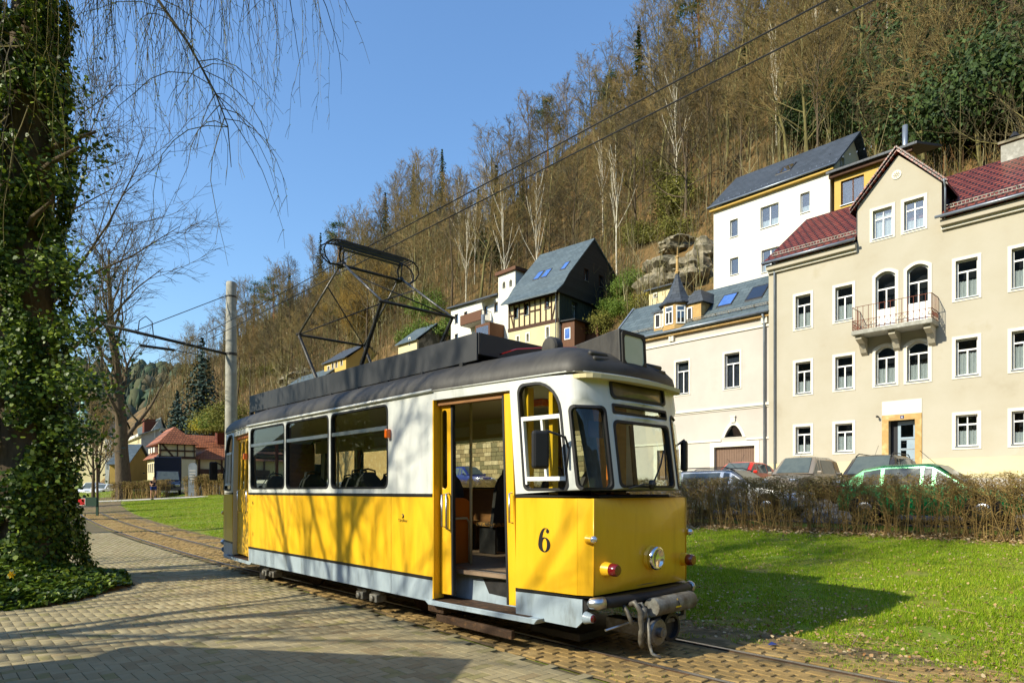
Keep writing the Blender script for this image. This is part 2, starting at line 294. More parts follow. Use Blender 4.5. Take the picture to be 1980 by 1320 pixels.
# ------------------------------------------------------------------ mesh helpers
class MB:
    def __init__(s, off=(0, 0, 0)):
        s.v = []; s.f = []; s.off = off
    def add(s, vs, fs):
        o = len(s.v); s.v += [tuple(v) for v in vs]; s.f += [tuple(i+o for i in f) for f in fs]
        return s
    def box(s, x0, x1, y0, y1, z0, z1):
        return s.add([(x0, y0, z0), (x1, y0, z0), (x1, y1, z0), (x0, y1, z0), (x0, y0, z1), (x1, y0, z1), (x1, y1, z1), (x0, y1, z1)],
                     [(3, 2, 1, 0), (4, 5, 6, 7), (0, 1, 5, 4), (1, 2, 6, 5), (2, 3, 7, 6), (3, 0, 4, 7)])
    def obox(s, c, size, M):
        hx, hy, hz = size[0]/2, size[1]/2, size[2]/2
        P = [Vector(c) + M @ Vector(q) for q in ((-hx, -hy, -hz), (hx, -hy, -hz), (hx, hy, -hz), (-hx, hy, -hz), (-hx, -hy, hz), (hx, -hy, hz), (hx, hy, hz), (-hx, hy, hz))]
        return s.add(P, [(3, 2, 1, 0), (4, 5, 6, 7), (0, 1, 5, 4), (1, 2, 6, 5), (2, 3, 7, 6), (3, 0, 4, 7)])
    def bar(s, a, b, w, h, up=(0, 0, 1)):
        a, b = Vector(a), Vector(b); d = (b-a); L = d.length; d.normalize()
        u = Vector(up)
        if abs(d.dot(u)) > .98: u = Vector((0, 1, 0))
        sd_ = d.cross(u).normalized(); u = sd_.cross(d)
        M = Matrix((d, sd_, u)).transposed()
        return s.obox((a+b)/2, (L, w, h), M)
    def tube(s, pts, rad, n=6, cap=True):
        pts = [Vector(p) for p in pts]; m = len(pts)
        if not hasattr(rad, '__len__'): rad = [rad]*m
        o = len(s.v); up = None
        for i, p in enumerate(pts):
            d = pts[min(i+1, m-1)] - pts[max(i-1, 0)]
            if d.length < 1e-9: d = Vector((0, 0, 1))
            d.normalize()
            if up is None:
                up = Vector((0, 0, 1)) if abs(d.z) < .9 else Vector((1, 0, 0))
            a = d.cross(up)
            if a.length < 1e-6: a = d.cross(Vector((.3, .9, .2)))
            a.normalize(); up = a.cross(d)
            for k in range(n):
                t = 2*math.pi*k/n
                q = p + (a*math.cos(t) + up*math.sin(t))*rad[i]
                s.v.append((q.x, q.y, q.z))
        for i in range(m-1):
            for k in range(n):
                k2 = (k+1) % n
                s.f.append((o+i*n+k, o+i*n+k2, o+(i+1)*n+k2, o+(i+1)*n+k))
        if cap and n > 2:
            s.f.append(tuple(o+k for k in range(n))[::-1]); s.f.append(tuple(o+(m-1)*n+k for k in range(n)))
        return s
    def lathe(s, c, axis, prof, n=16):
        """prof: (distance along axis, radius)"""
        c = Vector(c); ax = Vector(axis).normalized()
        u = Vector((0, 0, 1)) if abs(ax.z) < .9 else Vector((1, 0, 0))
        a = ax.cross(u).normalized(); b = a.cross(ax)
        o = len(s.v)
        for (h, r) in prof:
            for k in range(n):
                t = 2*math.pi*k/n
                q = c + ax*h + (a*math.cos(t)+b*math.sin(t))*max(r, 1e-4); s.v.append(tuple(q))
        for i in range(len(prof)-1):
            for k in range(n):
                k2 = (k+1) % n
                s.f.append((o+i*n+k, o+i*n+k2, o+(i+1)*n+k2, o+(i+1)*n+k))
        s.f.append(tuple(o+k for k in range(n))[::-1]); s.f.append(tuple(o+(len(prof)-1)*n+k for k in range(n)))
        return s
    def plate(s, outer, holes, d0, d1, mapf=None, grid=None):
        """flat or bent sheet with holes: outlines in 2D, d0 outer skin, d1 inner skin"""
        if mapf is None: mapf = lambda x, z, d: (x, d, z)
        pts = []; edges = []
        def loop(L):
            o = len(pts); pts.extend([Vector((p[0], p[1])) for p in L])
            edges.extend([(o+i, o+(i+1) % len(L)) for i in range(len(L))])
        loop(outer)
        for h in holes: loop(h)
        if grid:
            xs, zs = grid
            for gx in xs:
                for gz in zs:
                    if inside((gx, gz), outer) and not any(inside((gx, gz), h) for h in holes) and edist((gx, gz), [outer]+list(holes)) > .012:
                        pts.append(Vector((gx, gz)))
        vo, eo, fo, _, _, _ = delaunay_2d_cdt(pts, edges, [], 0, 1e-6)
        keep = []
        for f in fo:
            c = sum((vo[i] for i in f), Vector((0, 0)))/len(f)
            if inside(c, outer) and not any(inside(c, h) for h in holes): keep.append(f)
        o = len(s.v); n = len(vo)
        s.v += [tuple(mapf(p.x, p.y, d0)) for p in vo] + [tuple(mapf(p.x, p.y, d1)) for p in vo]
        cnt = {}
        for f in keep:
            s.f.append(tuple(o+i for i in f)); s.f.append(tuple(o+n+i for i in reversed(f)))
            for i in range(len(f)):
                a, b = f[i], f[(i+1) % len(f)]
                cnt.setdefault((min(a, b), max(a, b)), []).append((a, b))
        for k, l in cnt.items():
            if len(l) == 1:
                a, b = l[0]; s.f.append((o+b, o+a, o+n+a, o+n+b))
        return s
    def build(s, name, mat, parent=None, smooth=False, bevel=0.0, auto=None):
        me = bpy.data.meshes.new(name)
        ox, oy, oz = s.off
        me.from_pydata([(x-ox, y-oy, z-oz) for x, y, z in s.v], [], s.f)
        if smooth: me.polygons.foreach_set('use_smooth', [True]*len(me.polygons))
        me.materials.append(MATS[mat]); me.update()
        if smooth and auto: me.set_sharp_from_angle(angle=math.radians(auto))
        ob = bpy.data.objects.new(name, me); COL.objects.link(ob)
        if parent is not None: ob.parent = parent
        if bevel:
            b = ob.modifiers.new('edge', 'BEVEL'); b.width = bevel; b.segments = 2; b.limit_method = 'ANGLE'; b.angle_limit = math.radians(50)
        return ob
def inside(p, poly):
    x, y = p[0], p[1]; r = False; j = len(poly)-1
    for i in range(len(poly)):
        xi, yi = poly[i]; xj, yj = poly[j]
        if (yi > y) != (yj > y) and x < (xj-xi)*(y-yi)/(yj-yi)+xi: r = not r
        j = i
    return r
def edist(p, loops):
    best = 9e9
    for L in loops:
        for i in range(len(L)):
            ax, ay = L[i]; bx, by = L[(i+1) % len(L)]
            dx, dy = bx-ax, by-ay; q = dx*dx+dy*dy
            t = 0 if q == 0 else max(0, min(1, ((p[0]-ax)*dx+(p[1]-ay)*dy)/q))
            best = min(best, math.hypot(p[0]-ax-t*dx, p[1]-ay-t*dy))
    return best
def rect(x0, x1, z0, z1): return [(x0, z0), (x1, z0), (x1, z1), (x0, z1)]
def rrect(x0, x1, z0, z1, r, n=4, radii=None):
    R = radii or (r, r, r, r)         # bl, br, tr, tl
    out = []
    for (cx, cz, a0, rr) in ((x0, z0, 180, R[0]), (x1, z0, 270, R[1]), (x1, z1, 0, R[2]), (x0, z1, 90, R[3])):
        sxn = 1 if cx == x0 else -1; szn = 1 if cz == z0 else -1
        ox, oz = cx + sxn*rr, cz + szn*rr
        for k in range(n+1):
            t = math.radians(a0 + 90*k/n); out.append((ox+rr*math.cos(t), oz+rr*math.sin(t)))
    return out
def grow(x0, x1, z0, z1, g): return (x0-g, x1+g, z0-g, z1+g)
def arch(x0, x1, z0, zs, zt, n=8):
    out = [(x0, z0), (x1, z0)]
    for k in range(n+1):
        t = k/n; x = x1+(x0-x1)*t
        out.append((x, zs + (zt-zs)*(1-(2*t-1)**2)))
    return out
def npmesh(name, verts, faces, mat, parent=None, smooth=False):
    verts = np.asarray(verts, dtype=np.float32); faces = np.asarray(faces, dtype=np.int32)
    k = faces.shape[1]; me = bpy.data.meshes.new(name)
    me.vertices.add(len(verts)); me.vertices.foreach_set('co', verts.ravel())
    me.loops.add(faces.size); me.loops.foreach_set('vertex_index', faces.ravel())
    me.polygons.add(len(faces)); me.polygons.foreach_set('loop_start', np.arange(0, faces.size, k, dtype=np.int32))
    me.polygons.foreach_set('loop_total', np.full(len(faces), k, dtype=np.int32))
    if smooth: me.polygons.foreach_set('use_smooth', np.ones(len(faces), dtype=bool))
    me.materials.append(MATS[mat]); me.update(calc_edges=True)
    ob = bpy.data.objects.new(name, me); COL.objects.link(ob)
    if parent is not None: ob.parent = parent
    return ob
def empty(name, loc=(0, 0, 0), rz=0.0):
    o = bpy.data.objects.new(name, None); COL.objects.link(o); o.location = loc; o.rotation_euler = (0, 0, rz); o.empty_display_size = .2
    return o
def tag(o, label=None, cat=None, group=None, kind=None):
    if label: o['label'] = label
    if cat: o['category'] = cat
    if group: o['group'] = group
    if kind: o['kind'] = kind
    return o
def part(name, mesh, parent):
    o = bpy.data.objects.new(name, mesh); COL.objects.link(o); o.parent = parent
    return o
def cards(cen, size, normal=None, k=4, tilt=1.0, aspect=.7, rng=RNG):
    """leaf shaped faces at the given centres; returns verts, faces"""
    n = len(cen); cen = np.asarray(cen, float)
    nv = rng.normal(size=(n, 3)) if normal is None else np.asarray(normal, float) + tilt*rng.normal(size=(n, 3))
    nv /= np.linalg.norm(nv, axis=1, keepdims=True) + 1e-9
    r = rng.normal(size=(n, 3)); a = np.cross(nv, r); a /= np.linalg.norm(a, axis=1, keepdims=True) + 1e-9
    b = np.cross(nv, a); sz = np.asarray(size)*np.ones(n)
    sz = sz[:, None]
    if k == 3: prof = [(-.5, -.4), (.5, -.4), (0, .6)]
    elif k == 4: prof = [(0, -.5), (aspect*.5, 0), (0, .5), (-aspect*.5, 0)]
    else: prof = [(0, -.45), (.5, -.2), (.38, .25), (0, .6), (-.38, .25), (-.5, -.2)]
    kk = len(prof)
    vs = np.stack([cen + a*sz*u + b*sz*w for u, w in prof], axis=1).reshape(-1, 3)
    fs = np.arange(n*kk).reshape(n, kk)
    return vs, fs

def nn(x, y, seed=0.0):
    """smooth pseudo noise on arrays, about -1 to 1"""
    s = np.zeros_like(x)
    for k, (fx, fy, ph) in enumerate(((1.0, .37, .3), (-.61, 1.13, 1.7), (1.71, -1.29, 2.9), (2.3, 1.9, 4.1), (-3.1, 2.7, 5.3))):
        s = s + np.sin(x*fx*1.9+y*fy*1.9+ph+seed*(k+1.3))/(1+.35*k)
    return s/2.3
def text_mesh(name, body, size, mat, parent, loc, rot=(math.pi/2, 0, 0)):
    cu = bpy.data.curves.new(name, 'FONT'); cu.body = body; cu.size = size; cu.align_x = 'CENTER'; cu.extrude = .0006
    t = bpy.data.objects.new(name, cu); COL.objects.link(t)
    bpy.context.view_layer.update()
    me = bpy.data.meshes.new_from_object(t.evaluated_get(bpy.context.evaluated_depsgraph_get()))
    bpy.data.objects.remove(t); me.name = name; me.materials.clear(); me.materials.append(MATS[mat])
    o = bpy.data.objects.new(name, me); COL.objects.link(o); o.parent = parent; o.location = loc; o.rotation_euler = rot
    return o
# ================================================================== THE SETTING
def interp(x, tab):
    if x <= tab[0][0]: return tab[0][1]
    for (a, b), (c, d) in zip(tab, tab[1:]):
        if x <= c: return b + (d-b)*(x-a)/(c-a)
    return tab[-1][1]
RISE = [(-400, 0), (2.2, 0), (6, .22), (11, .60), (12, .78), (17, 1.05), (22, 1.5), (26.5, 2.0), (31, 2.4), (400, 2.4)]
RIDGE = [(-520, 2), (-420, 2), (-330, 4), (-300, 6), (-280, 18), (-255, 38), (-213, 56), (-170, 74), (-147, 84), (-114, 54), (-87, 53), (-71, 74), (-40, 88), (0, 92), (200, 92)]
def bend(x): return 0.0 if x > -6 else .0022*(x+6)**2
def grade(x): return min(.9, .0125*max(0.0, -x-6))
def low(x, y):
    return interp(y, RISE) + grade(x)
def hgt(x, y):
    z = low(x, y)
    if y > 31:
        h = (y-31)*1.12; R = interp(x, RIDGE)
        if h > R*.9: h = R*.9 + R*.1*(1-math.exp(-(h-R*.9)/(R*.1+1e-3)*.6))
        nz = noise.noise(Vector((x*.05, y*.05, 0)))*4 + noise.noise(Vector((x*.2, y*.2, 3)))*1.2
        z += max(0, h + nz*min(1, (y-31)/10))
    return z
def edge(x): return -.82 - .05*max(-6.0, x) + bend(x)      # border between the paving and the track strip
def sheet(name, xs, ys, zf, mat, label=None, kind='structure', yf=None):
    vs = []; fs = []; ny = len(ys)
    for x in xs:
        for y in ys:
            yy = yf(x, y) if yf else y
            vs.append(V(x, yy, zf(x, yy)))
    for i in range(len(xs)-1):
        for j in range(ny-1):
            fs.append((i*ny+j, (i+1)*ny+j, (i+1)*ny+j+1, i*ny+j+1))
    o = npmesh(name, vs, fs, mat, smooth=True); tag(o, kind=kind)
    if label: o['label'] = label
    return o
def span(a, b, n): return [a+(b-a)*i/n for i in range(n+1)]
gx = span(-900, -120, 26)[:-1] + span(-120, -30, 30)[:-1] + span(-30, 14, 44)[:-1] + span(14, 120, 14)
gy = span(-500, -60, 10)[:-1] + span(-60, -10, 12)[:-1] + span(-10, 14, 40)[:-1] + span(14, 40, 18)
sheet('ground', gx, gy, lambda x, y: low(x, y), 'lawn_ground')
hx = span(-520, -120, 50)[:-1] + span(-120, 130, 72)
hy = span(30.5, 130, 60) + span(135, 260, 8)
sheet('hillside', hx, hy, lambda x, y: hgt(x, y) + .02 - (.6 if y < 31 else 0), 'litter')
# street and parking strip between the front hedge and the houses
sheet('street', span(-160, 60, 60), [12.05, 14, 17, 20, 22, 24.2], lambda x, y: low(x, y)+.012, 'asphalt')
sheet('pavement', span(-120, 60, 50), [24.2, 24.21, 26.9], lambda x, y: low(x, y)+(.012 if y < 24.205 else .13), 'footway')
# bed of the paving and of the track strip
pxs = span(-60, -6, 30)[:-1] + span(-6, 9, 15)
sheet('path', pxs, [-11.0, -6, -3.2, -1.0, 0], lambda x, y: low(x, y)+.006, 'sand_joint',
      yf=lambda x, y: (edge(x) if y == 0 else (edge(x)-2.35+(-.1*(y+11)/8 if 0 else 0) + (y+1)*.0 if x < -7 and y < -1.0 else (edge(x)-1.0 if y == -1.0 else y))))
sheet('track_bed', pxs, [0, 1, 2, 3], lambda x, y: low(x, y)+.018, 'soil',
      yf=lambda x, y: edge(x)+.004 + (1.75+bend(x)*.15-edge(x)+bend(x))*y/3)
fv = []
for k in range(25):
    X = -64+2*k
    for Y in (50.2, 52.4):
        fv.append((X, Y+.02*(X+30), low(*inV(X, Y))+.03))
tag(npmesh('footpath', fv, [(2*k, 2*k+2, 2*k+3, 2*k+1) for k in range(24)], 'footway', smooth=True), kind='structure')

TRUNK = (-8.45, 11.1)
TVX, TVY = inV(*TRUNK)
BVX, BVY = inV(-8.5, 10.25)
def bed_r(a): return 2.2 + .16*math.sin(3*a+1) + .08*math.sin(7*a)
def in_bed(x, y):
    d = math.hypot(x-BVX, y-BVY); a = math.atan2(y-BVY, x-BVX)
    return d < bed_r(a)
# paving stones in herringbone bond
def block_mesh(name, lx, ly, h, mat, ch=.006, jit=0.0):
    b = MB(); x, y = lx/2, ly/2
    b.add([(-x, -y, -h), (x, -y, -h), (x, y, -h), (-x, y, -h), (-x, -y, -ch), (x, -y, -ch), (x, y, -ch), (-x, y, -ch),
           (-x+ch, -y+ch, 0), (x-ch, -y+ch, 0), (x-ch, y-ch, 0), (-x+ch, y-ch, 0)],
          [(0, 1, 5, 4), (1, 2, 6, 5), (2, 3, 7, 6), (3, 0, 4, 7), (4, 5, 9, 8), (5, 6, 10, 9), (6, 7, 11, 10), (7, 4, 8, 11), (8, 9, 10, 11)])
    me = bpy.data.meshes.new(name); me.from_pydata(b.v, [], b.f); me.materials.append(MATS[mat]); me.update()
    return me
def lay(parent, name, spots, meshes, nobj, stuffname):
    """nearest pieces as objects of their own, the rest joined"""
    spots.sort(key=lambda s: s[0]); out = {}
    for i, (dist, X, Y, Z, a, k, tx, ty) in enumerate(spots):
        if i < nobj:
            o = part(name, meshes[k], parent); o.location = (X, Y, Z); o.rotation_euler = (tx, ty, a)
        else:
            out.setdefault(meshes[k].materials[0].name, ([], []))
            vs, fs = out[meshes[k].materials[0].name]; o0 = len(vs); c, s_ = math.cos(a), math.sin(a)
            for v in meshes[k].vertices:
                x, y, z = v.co; vs.append((X+c*x-s_*y, Y+s_*x+c*y, Z+z + y*tx - x*ty))
            for p in meshes[k].polygons: fs.append([o0+q for q in p.vertices])
    for mn, (vs, fs) in out.items():
        o = npmesh(stuffname, vs, fs, mn, parent); tag(o, kind='stuff')
path = bpy.data.objects['path']; bed = bpy.data.objects['track_bed']
U = .105; G = .005
PM = [block_mesh('paver', 2*U-G, U-G, .03, 'paver_brown', ch=.0025), block_mesh('paver', 2*U-G, U-G, .03, 'paver_moss', ch=.0025), block_mesh('paver', 2*U-G, U-G, .03, 'paver', ch=.0025), block_mesh('paver', 2*U-G, U-G, .03, 'paver_dark', ch=.0025)]
spots = []
random.seed(3)
for r in range(-90, 20):
    for c in range(-170, 75):
        v = (c-r) % 4
        if v == 0: x, y, a = (c+1)*U, (r+.5)*U, 0.0
        elif v == 3: x, y, a = (c+.5)*U, (r+1)*U, math.pi/2
        else: continue
        e = edge(x)
        if x < -6: y += e-edge(-6)
        if y > e-.07 or y < -9.2 or in_bed(x, y): continue
        if x < -6.5 and y < e-2.4: continue
        X, Y, _ = V(x, y)
        if Y < 3.6: continue
        z = low(x, y)
        px, py = pix(X, Y, z)
        if px < -500 or px > 2200 or py > 1600: continue
        sag = .008*noise.noise(Vector((x*.35, y*.35, 0)))
        spots.append((math.hypot(X, Y) + (9 if px < 0 or px > 1980 or py > 1320 else 0), X, Y, z+.030+sag+random.uniform(-.001, .001), VANG+a, random.choices((0, 1, 2, 3), (.12, .12, .5, .26))[0],
                      random.uniform(-.0015, .0015), random.uniform(-.0015, .0015)))
lay(path, 'paver', spots, PM, 300, 'paver_field')
# concrete lattice blocks of the track strip
TM = [block_mesh('track_block', .178, .112, .05, 'track_block', ch=.006), block_mesh('track_block', .165, .108, .05, 'track_block', ch=.007)]
spots = []
RAILS = (-.38, .66)
for r in range(-16, 34):
    for c in range(-150, 60):
        x = (c + (.5 if r % 2 else 0))*.215; y0 = r*.118 - .6
        y = y0 + bend(x)
        if y < edge(x)+.05 or y0 > 1.62 + .35*noise.noise(Vector((x*1.3, 0, 0))): continue
        if any(abs(y0-q) < .10 for q in RAILS): continue
        if -5.2 < x < 1.5 and y0 > -.1: continue
        X, Y, _ = V(x, y)
        if Y < 4.6: continue
        z = low(x, y); px, py = pix(X, Y, z)
        if px < -60 or px > 2500 or py > 1600: continue
        if y0 > .8 and noise.noise(Vector((x*1.1, y*1.1, 5))) > .05 + .5*(1.5-y0): continue
        spots.append((math.hypot(X, Y) + (9 if px > 1980 or py > 1320 else 0), X, Y, z+.030+random.uniform(-.006, .004), VANG+random.uniform(-.06, .06), random.randrange(2),
                      random.uniform(-.02, .02), random.uniform(-.02, .02)))
lay(bed, 'track_block', spots, TM, 300, 'block_field')
# connecting webs between the blocks, lower than their tops
# rails
track = tag(empty('tram_track', V(5, .14, 0)), 'pair of rusty steel tram rails set in brown lattice blocks', 'tram track')
for q in RAILS:
    xs_ = span(-70, -6, 40)[:-1] + span(-6, 12, 6)
    for nm, w0, w1, z0, z1, mt in (('rail', -.035, .035, -.02, .029, 'rust_metal'), ('rail_head', -.022, .018, .029, .034, 'rail_top')):
        b = MB(off=V(5, .14, 0)); m = len(xs_)
        for x in xs_:
            for (w, z) in ((w0, z0), (w1, z0), (w1, z1), (w0, z1)):
                b.v.append(V(x, q+bend(x)+w, low(x, q)+z))
        for i in range(m-1):
            for k in range(4): b.f.append((i*4+k, (i+1)*4+k, (i+1)*4+(k+1) % 4, i*4+(k+1) % 4))
        b.f.append((3, 2, 1, 0)); b.f.append(tuple((m-1)*4+k for k in range(4)))
        o = b.build(nm, mt, track if nm == 'rail' else last)
        last = o
# kerb along the street behind the hedge

# unseen other flank and bend of the valley, raised to block sky fill light
ov = []; of = []; m = 0
ring_ = [(-800, -330), (-420, -130), (-300, -95), (-180, -80), (-60, -75), (60, -72), (140, -58), (170, -20), (176, 30), (165, 90)]
nx_ = []
for i, (x, y) in enumerate(ring_):
    a = ring_[max(0, i-1)]; b_ = ring_[min(len(ring_)-1, i+1)]; dx, dy = b_[0]-a[0], b_[1]-a[1]; L = math.hypot(dx, dy)
    for k, (d, h) in enumerate(((0, .2), (20, 17), (48, 40), (80, 66), (115, 84), (200, 88))):
        ov.append(V(x+dy/L*d, y-dx/L*d, h+ (3*noise.noise(Vector((x*.03, d*.05, 1))) if k else 0)))
for i in range(len(ring_)-1):
    for k in range(5): of.append((i*6+k, (i+1)*6+k, (i+1)*6+k+1, i*6+k+1))
tag(npmesh('sky_block_hill', ov, of, 'far_slope', smooth=True), kind='structure')
# ================================================================== THE TRAM
OLH = [(2.73, -1.1), (4.64, -.866), (4.72, -.85), (4.78, -.82), (4.82, -.77), (4.85, -.68), (4.88, -.52), (4.905, -.35), (4.92, -.18), (4.925, 0)]
OL = OLH + [(x, -y) for x, y in OLH[-2::-1]]
OT = [0.0]
for a, b in zip(OL, OL[1:]): OT.append(OT[-1]+math.dist(a, b))
TEND = OT[-1]; TC = TEND/2
def outl(t):
    for i in range(len(OL)-1):
        if t <= OT[i+1] or i == len(OL)-2:
            k = (t-OT[i])/(OT[i+1]-OT[i]); a, b = OL[i], OL[i+1]
            x, y = a[0]+(b[0]-a[0])*k, a[1]+(b[1]-a[1])*k
            j0, j1 = max(0, i-(k < .5)), min(len(OL)-1, i+1+(k >= .5))
            dx, dy = OL[j1][0]-OL[j0][0], OL[j1][1]-OL[j0][1]; L = math.hypot(dx, dy)
            return x, y, -dy/L, dx/L           # inward normal
def tlean(z): return 0.0 if z < 1.59 else -.16*((z-1.59)/1.17)**1.1
def endmap(sgn):
    def f(t, z, d):
        x, y, nx, ny = outl(t); w = max(0, min(1, (x-2.73)/1.95))
        return (sgn*(x + tlean(z)*w + nx*d), y + ny*d, z)
    return f
TR = empty('tram', V(0, 0, 0), VANG)
tag(TR, 'old yellow and white tram with grey skirt, dark roof and open front door', 'tram')
TG = [x for x in span(1.9, TEND-1.9, 46)]
ZB, ZK, ZW, ZG = .38, .645, 1.585, 2.77           # skirt bottom, lower line, belt line, gutter
sidemap = lambda x, z, d: (x, -1.1+d, z)
farmap = lambda x, z, d: (x, 1.1-d, z)
WINS = [(-2.64, -1.235), (-1.185, .25), (.31, 1.80)]
WZ = (1.665, 2.715)
def glaze(name, hole, mapf, d, parent, grid=None, mat='tram_glass'):
    b = MB(); b.plate(hole, [], d, d+.006, mapf, grid); return b.build(name, mat, parent, smooth=True, auto=30)
def ring(name, o, i, mapf, d0, d1, parent, mat, grid=None):
    b = MB(); b.plate(o, [i], d0, d1, mapf, grid); return b.build(name, mat, parent)
def saloon_window(x0, x1, mapf, parent, bar=True):
    h = rrect(x0, x1, *WZ, .09); hi = rrect(x0+.024, x1-.024, WZ[0]+.024, WZ[1]-.024, .075)
    w = ring('window', h, hi, mapf, -.006, .05, parent, 'rubber')
    glaze('pane', rrect(x0+.02, x1-.02, WZ[0]+.02, WZ[1]-.02, .07), mapf, .02, w)
    if bar:
        b = MB(); b.plate(rect(x0+.03, x1-.03, 2.395, 2.445), [], -.004, .045, mapf); b.build('transom', 'alu', w)
    return w
# near side wall, three bands of paint
b = MB(); b.plate(rect(-2.73, 2.73, ZW+.02, ZG), [rrect(x0, x1, *WZ, .09) for x0, x1 in WINS], 0, .05, sidemap); b.build('upper_side_panel', 'white_paint', TR)
for xa, xb in ((-2.73, -2.66), (-2.655, 1.865), (1.87, 2.73)):
    b = MB(); b.plate(rect(xa+.001, xb-.001, ZK+.018, ZW-.018), [], 0, .04, sidemap); b.build('lower_side_panel', 'yellow_paint', TR, bevel=.003)
    b = MB(); b.plate(rect(xa+.001, xb-.001, ZB, ZK-.018), [], 0, .04, sidemap); b.build('skirt_panel', 'skirt_paint', TR, bevel=.003)
for nm, z in (('belt_line', ZW), ('lower_line', ZK)):
    b = MB(); b.plate(rect(-2.73, 2.73, z-.0165, z+.0185), [], -.006, .04, sidemap); b.build(nm, 'black_trim', TR)
b = MB(); b.plate(rect(-2.70, 2.72, ZB+.02, ZG-.02), [rrect(x0-.01, x1+.01, WZ[0]-.01, WZ[1]+.01, .09) for x0, x1 in WINS], .056, .09, sidemap); b.build('inner_lining', 'brown_lining', TR)
for x0, x1 in WINS: saloon_window(x0, x1, sidemap, TR)
# far side wall
FWIN = [(-2.64, -1.235), (-1.185, .25), (.31, 1.75), (1.82, 2.64)]
b = MB(); b.plate(rect(-2.73, 2.73, ZB, ZG), [rrect(x0, x1, *WZ, .09) for x0, x1 in FWIN], 0, .05, farmap); b.build('far_side_panel', 'yellow_paint', TR)
b = MB(); b.plate(rect(-2.70, 2.72, ZB+.02, ZG-.02), [rrect(x0-.01, x1+.01, WZ[0]-.01, WZ[1]+.01, .09) for x0, x1 in FWIN], .056, .09, farmap); b.build('inner_lining', 'brown_lining', TR)
for x0, x1 in FWIN: saloon_window(x0, x1, farmap, TR)
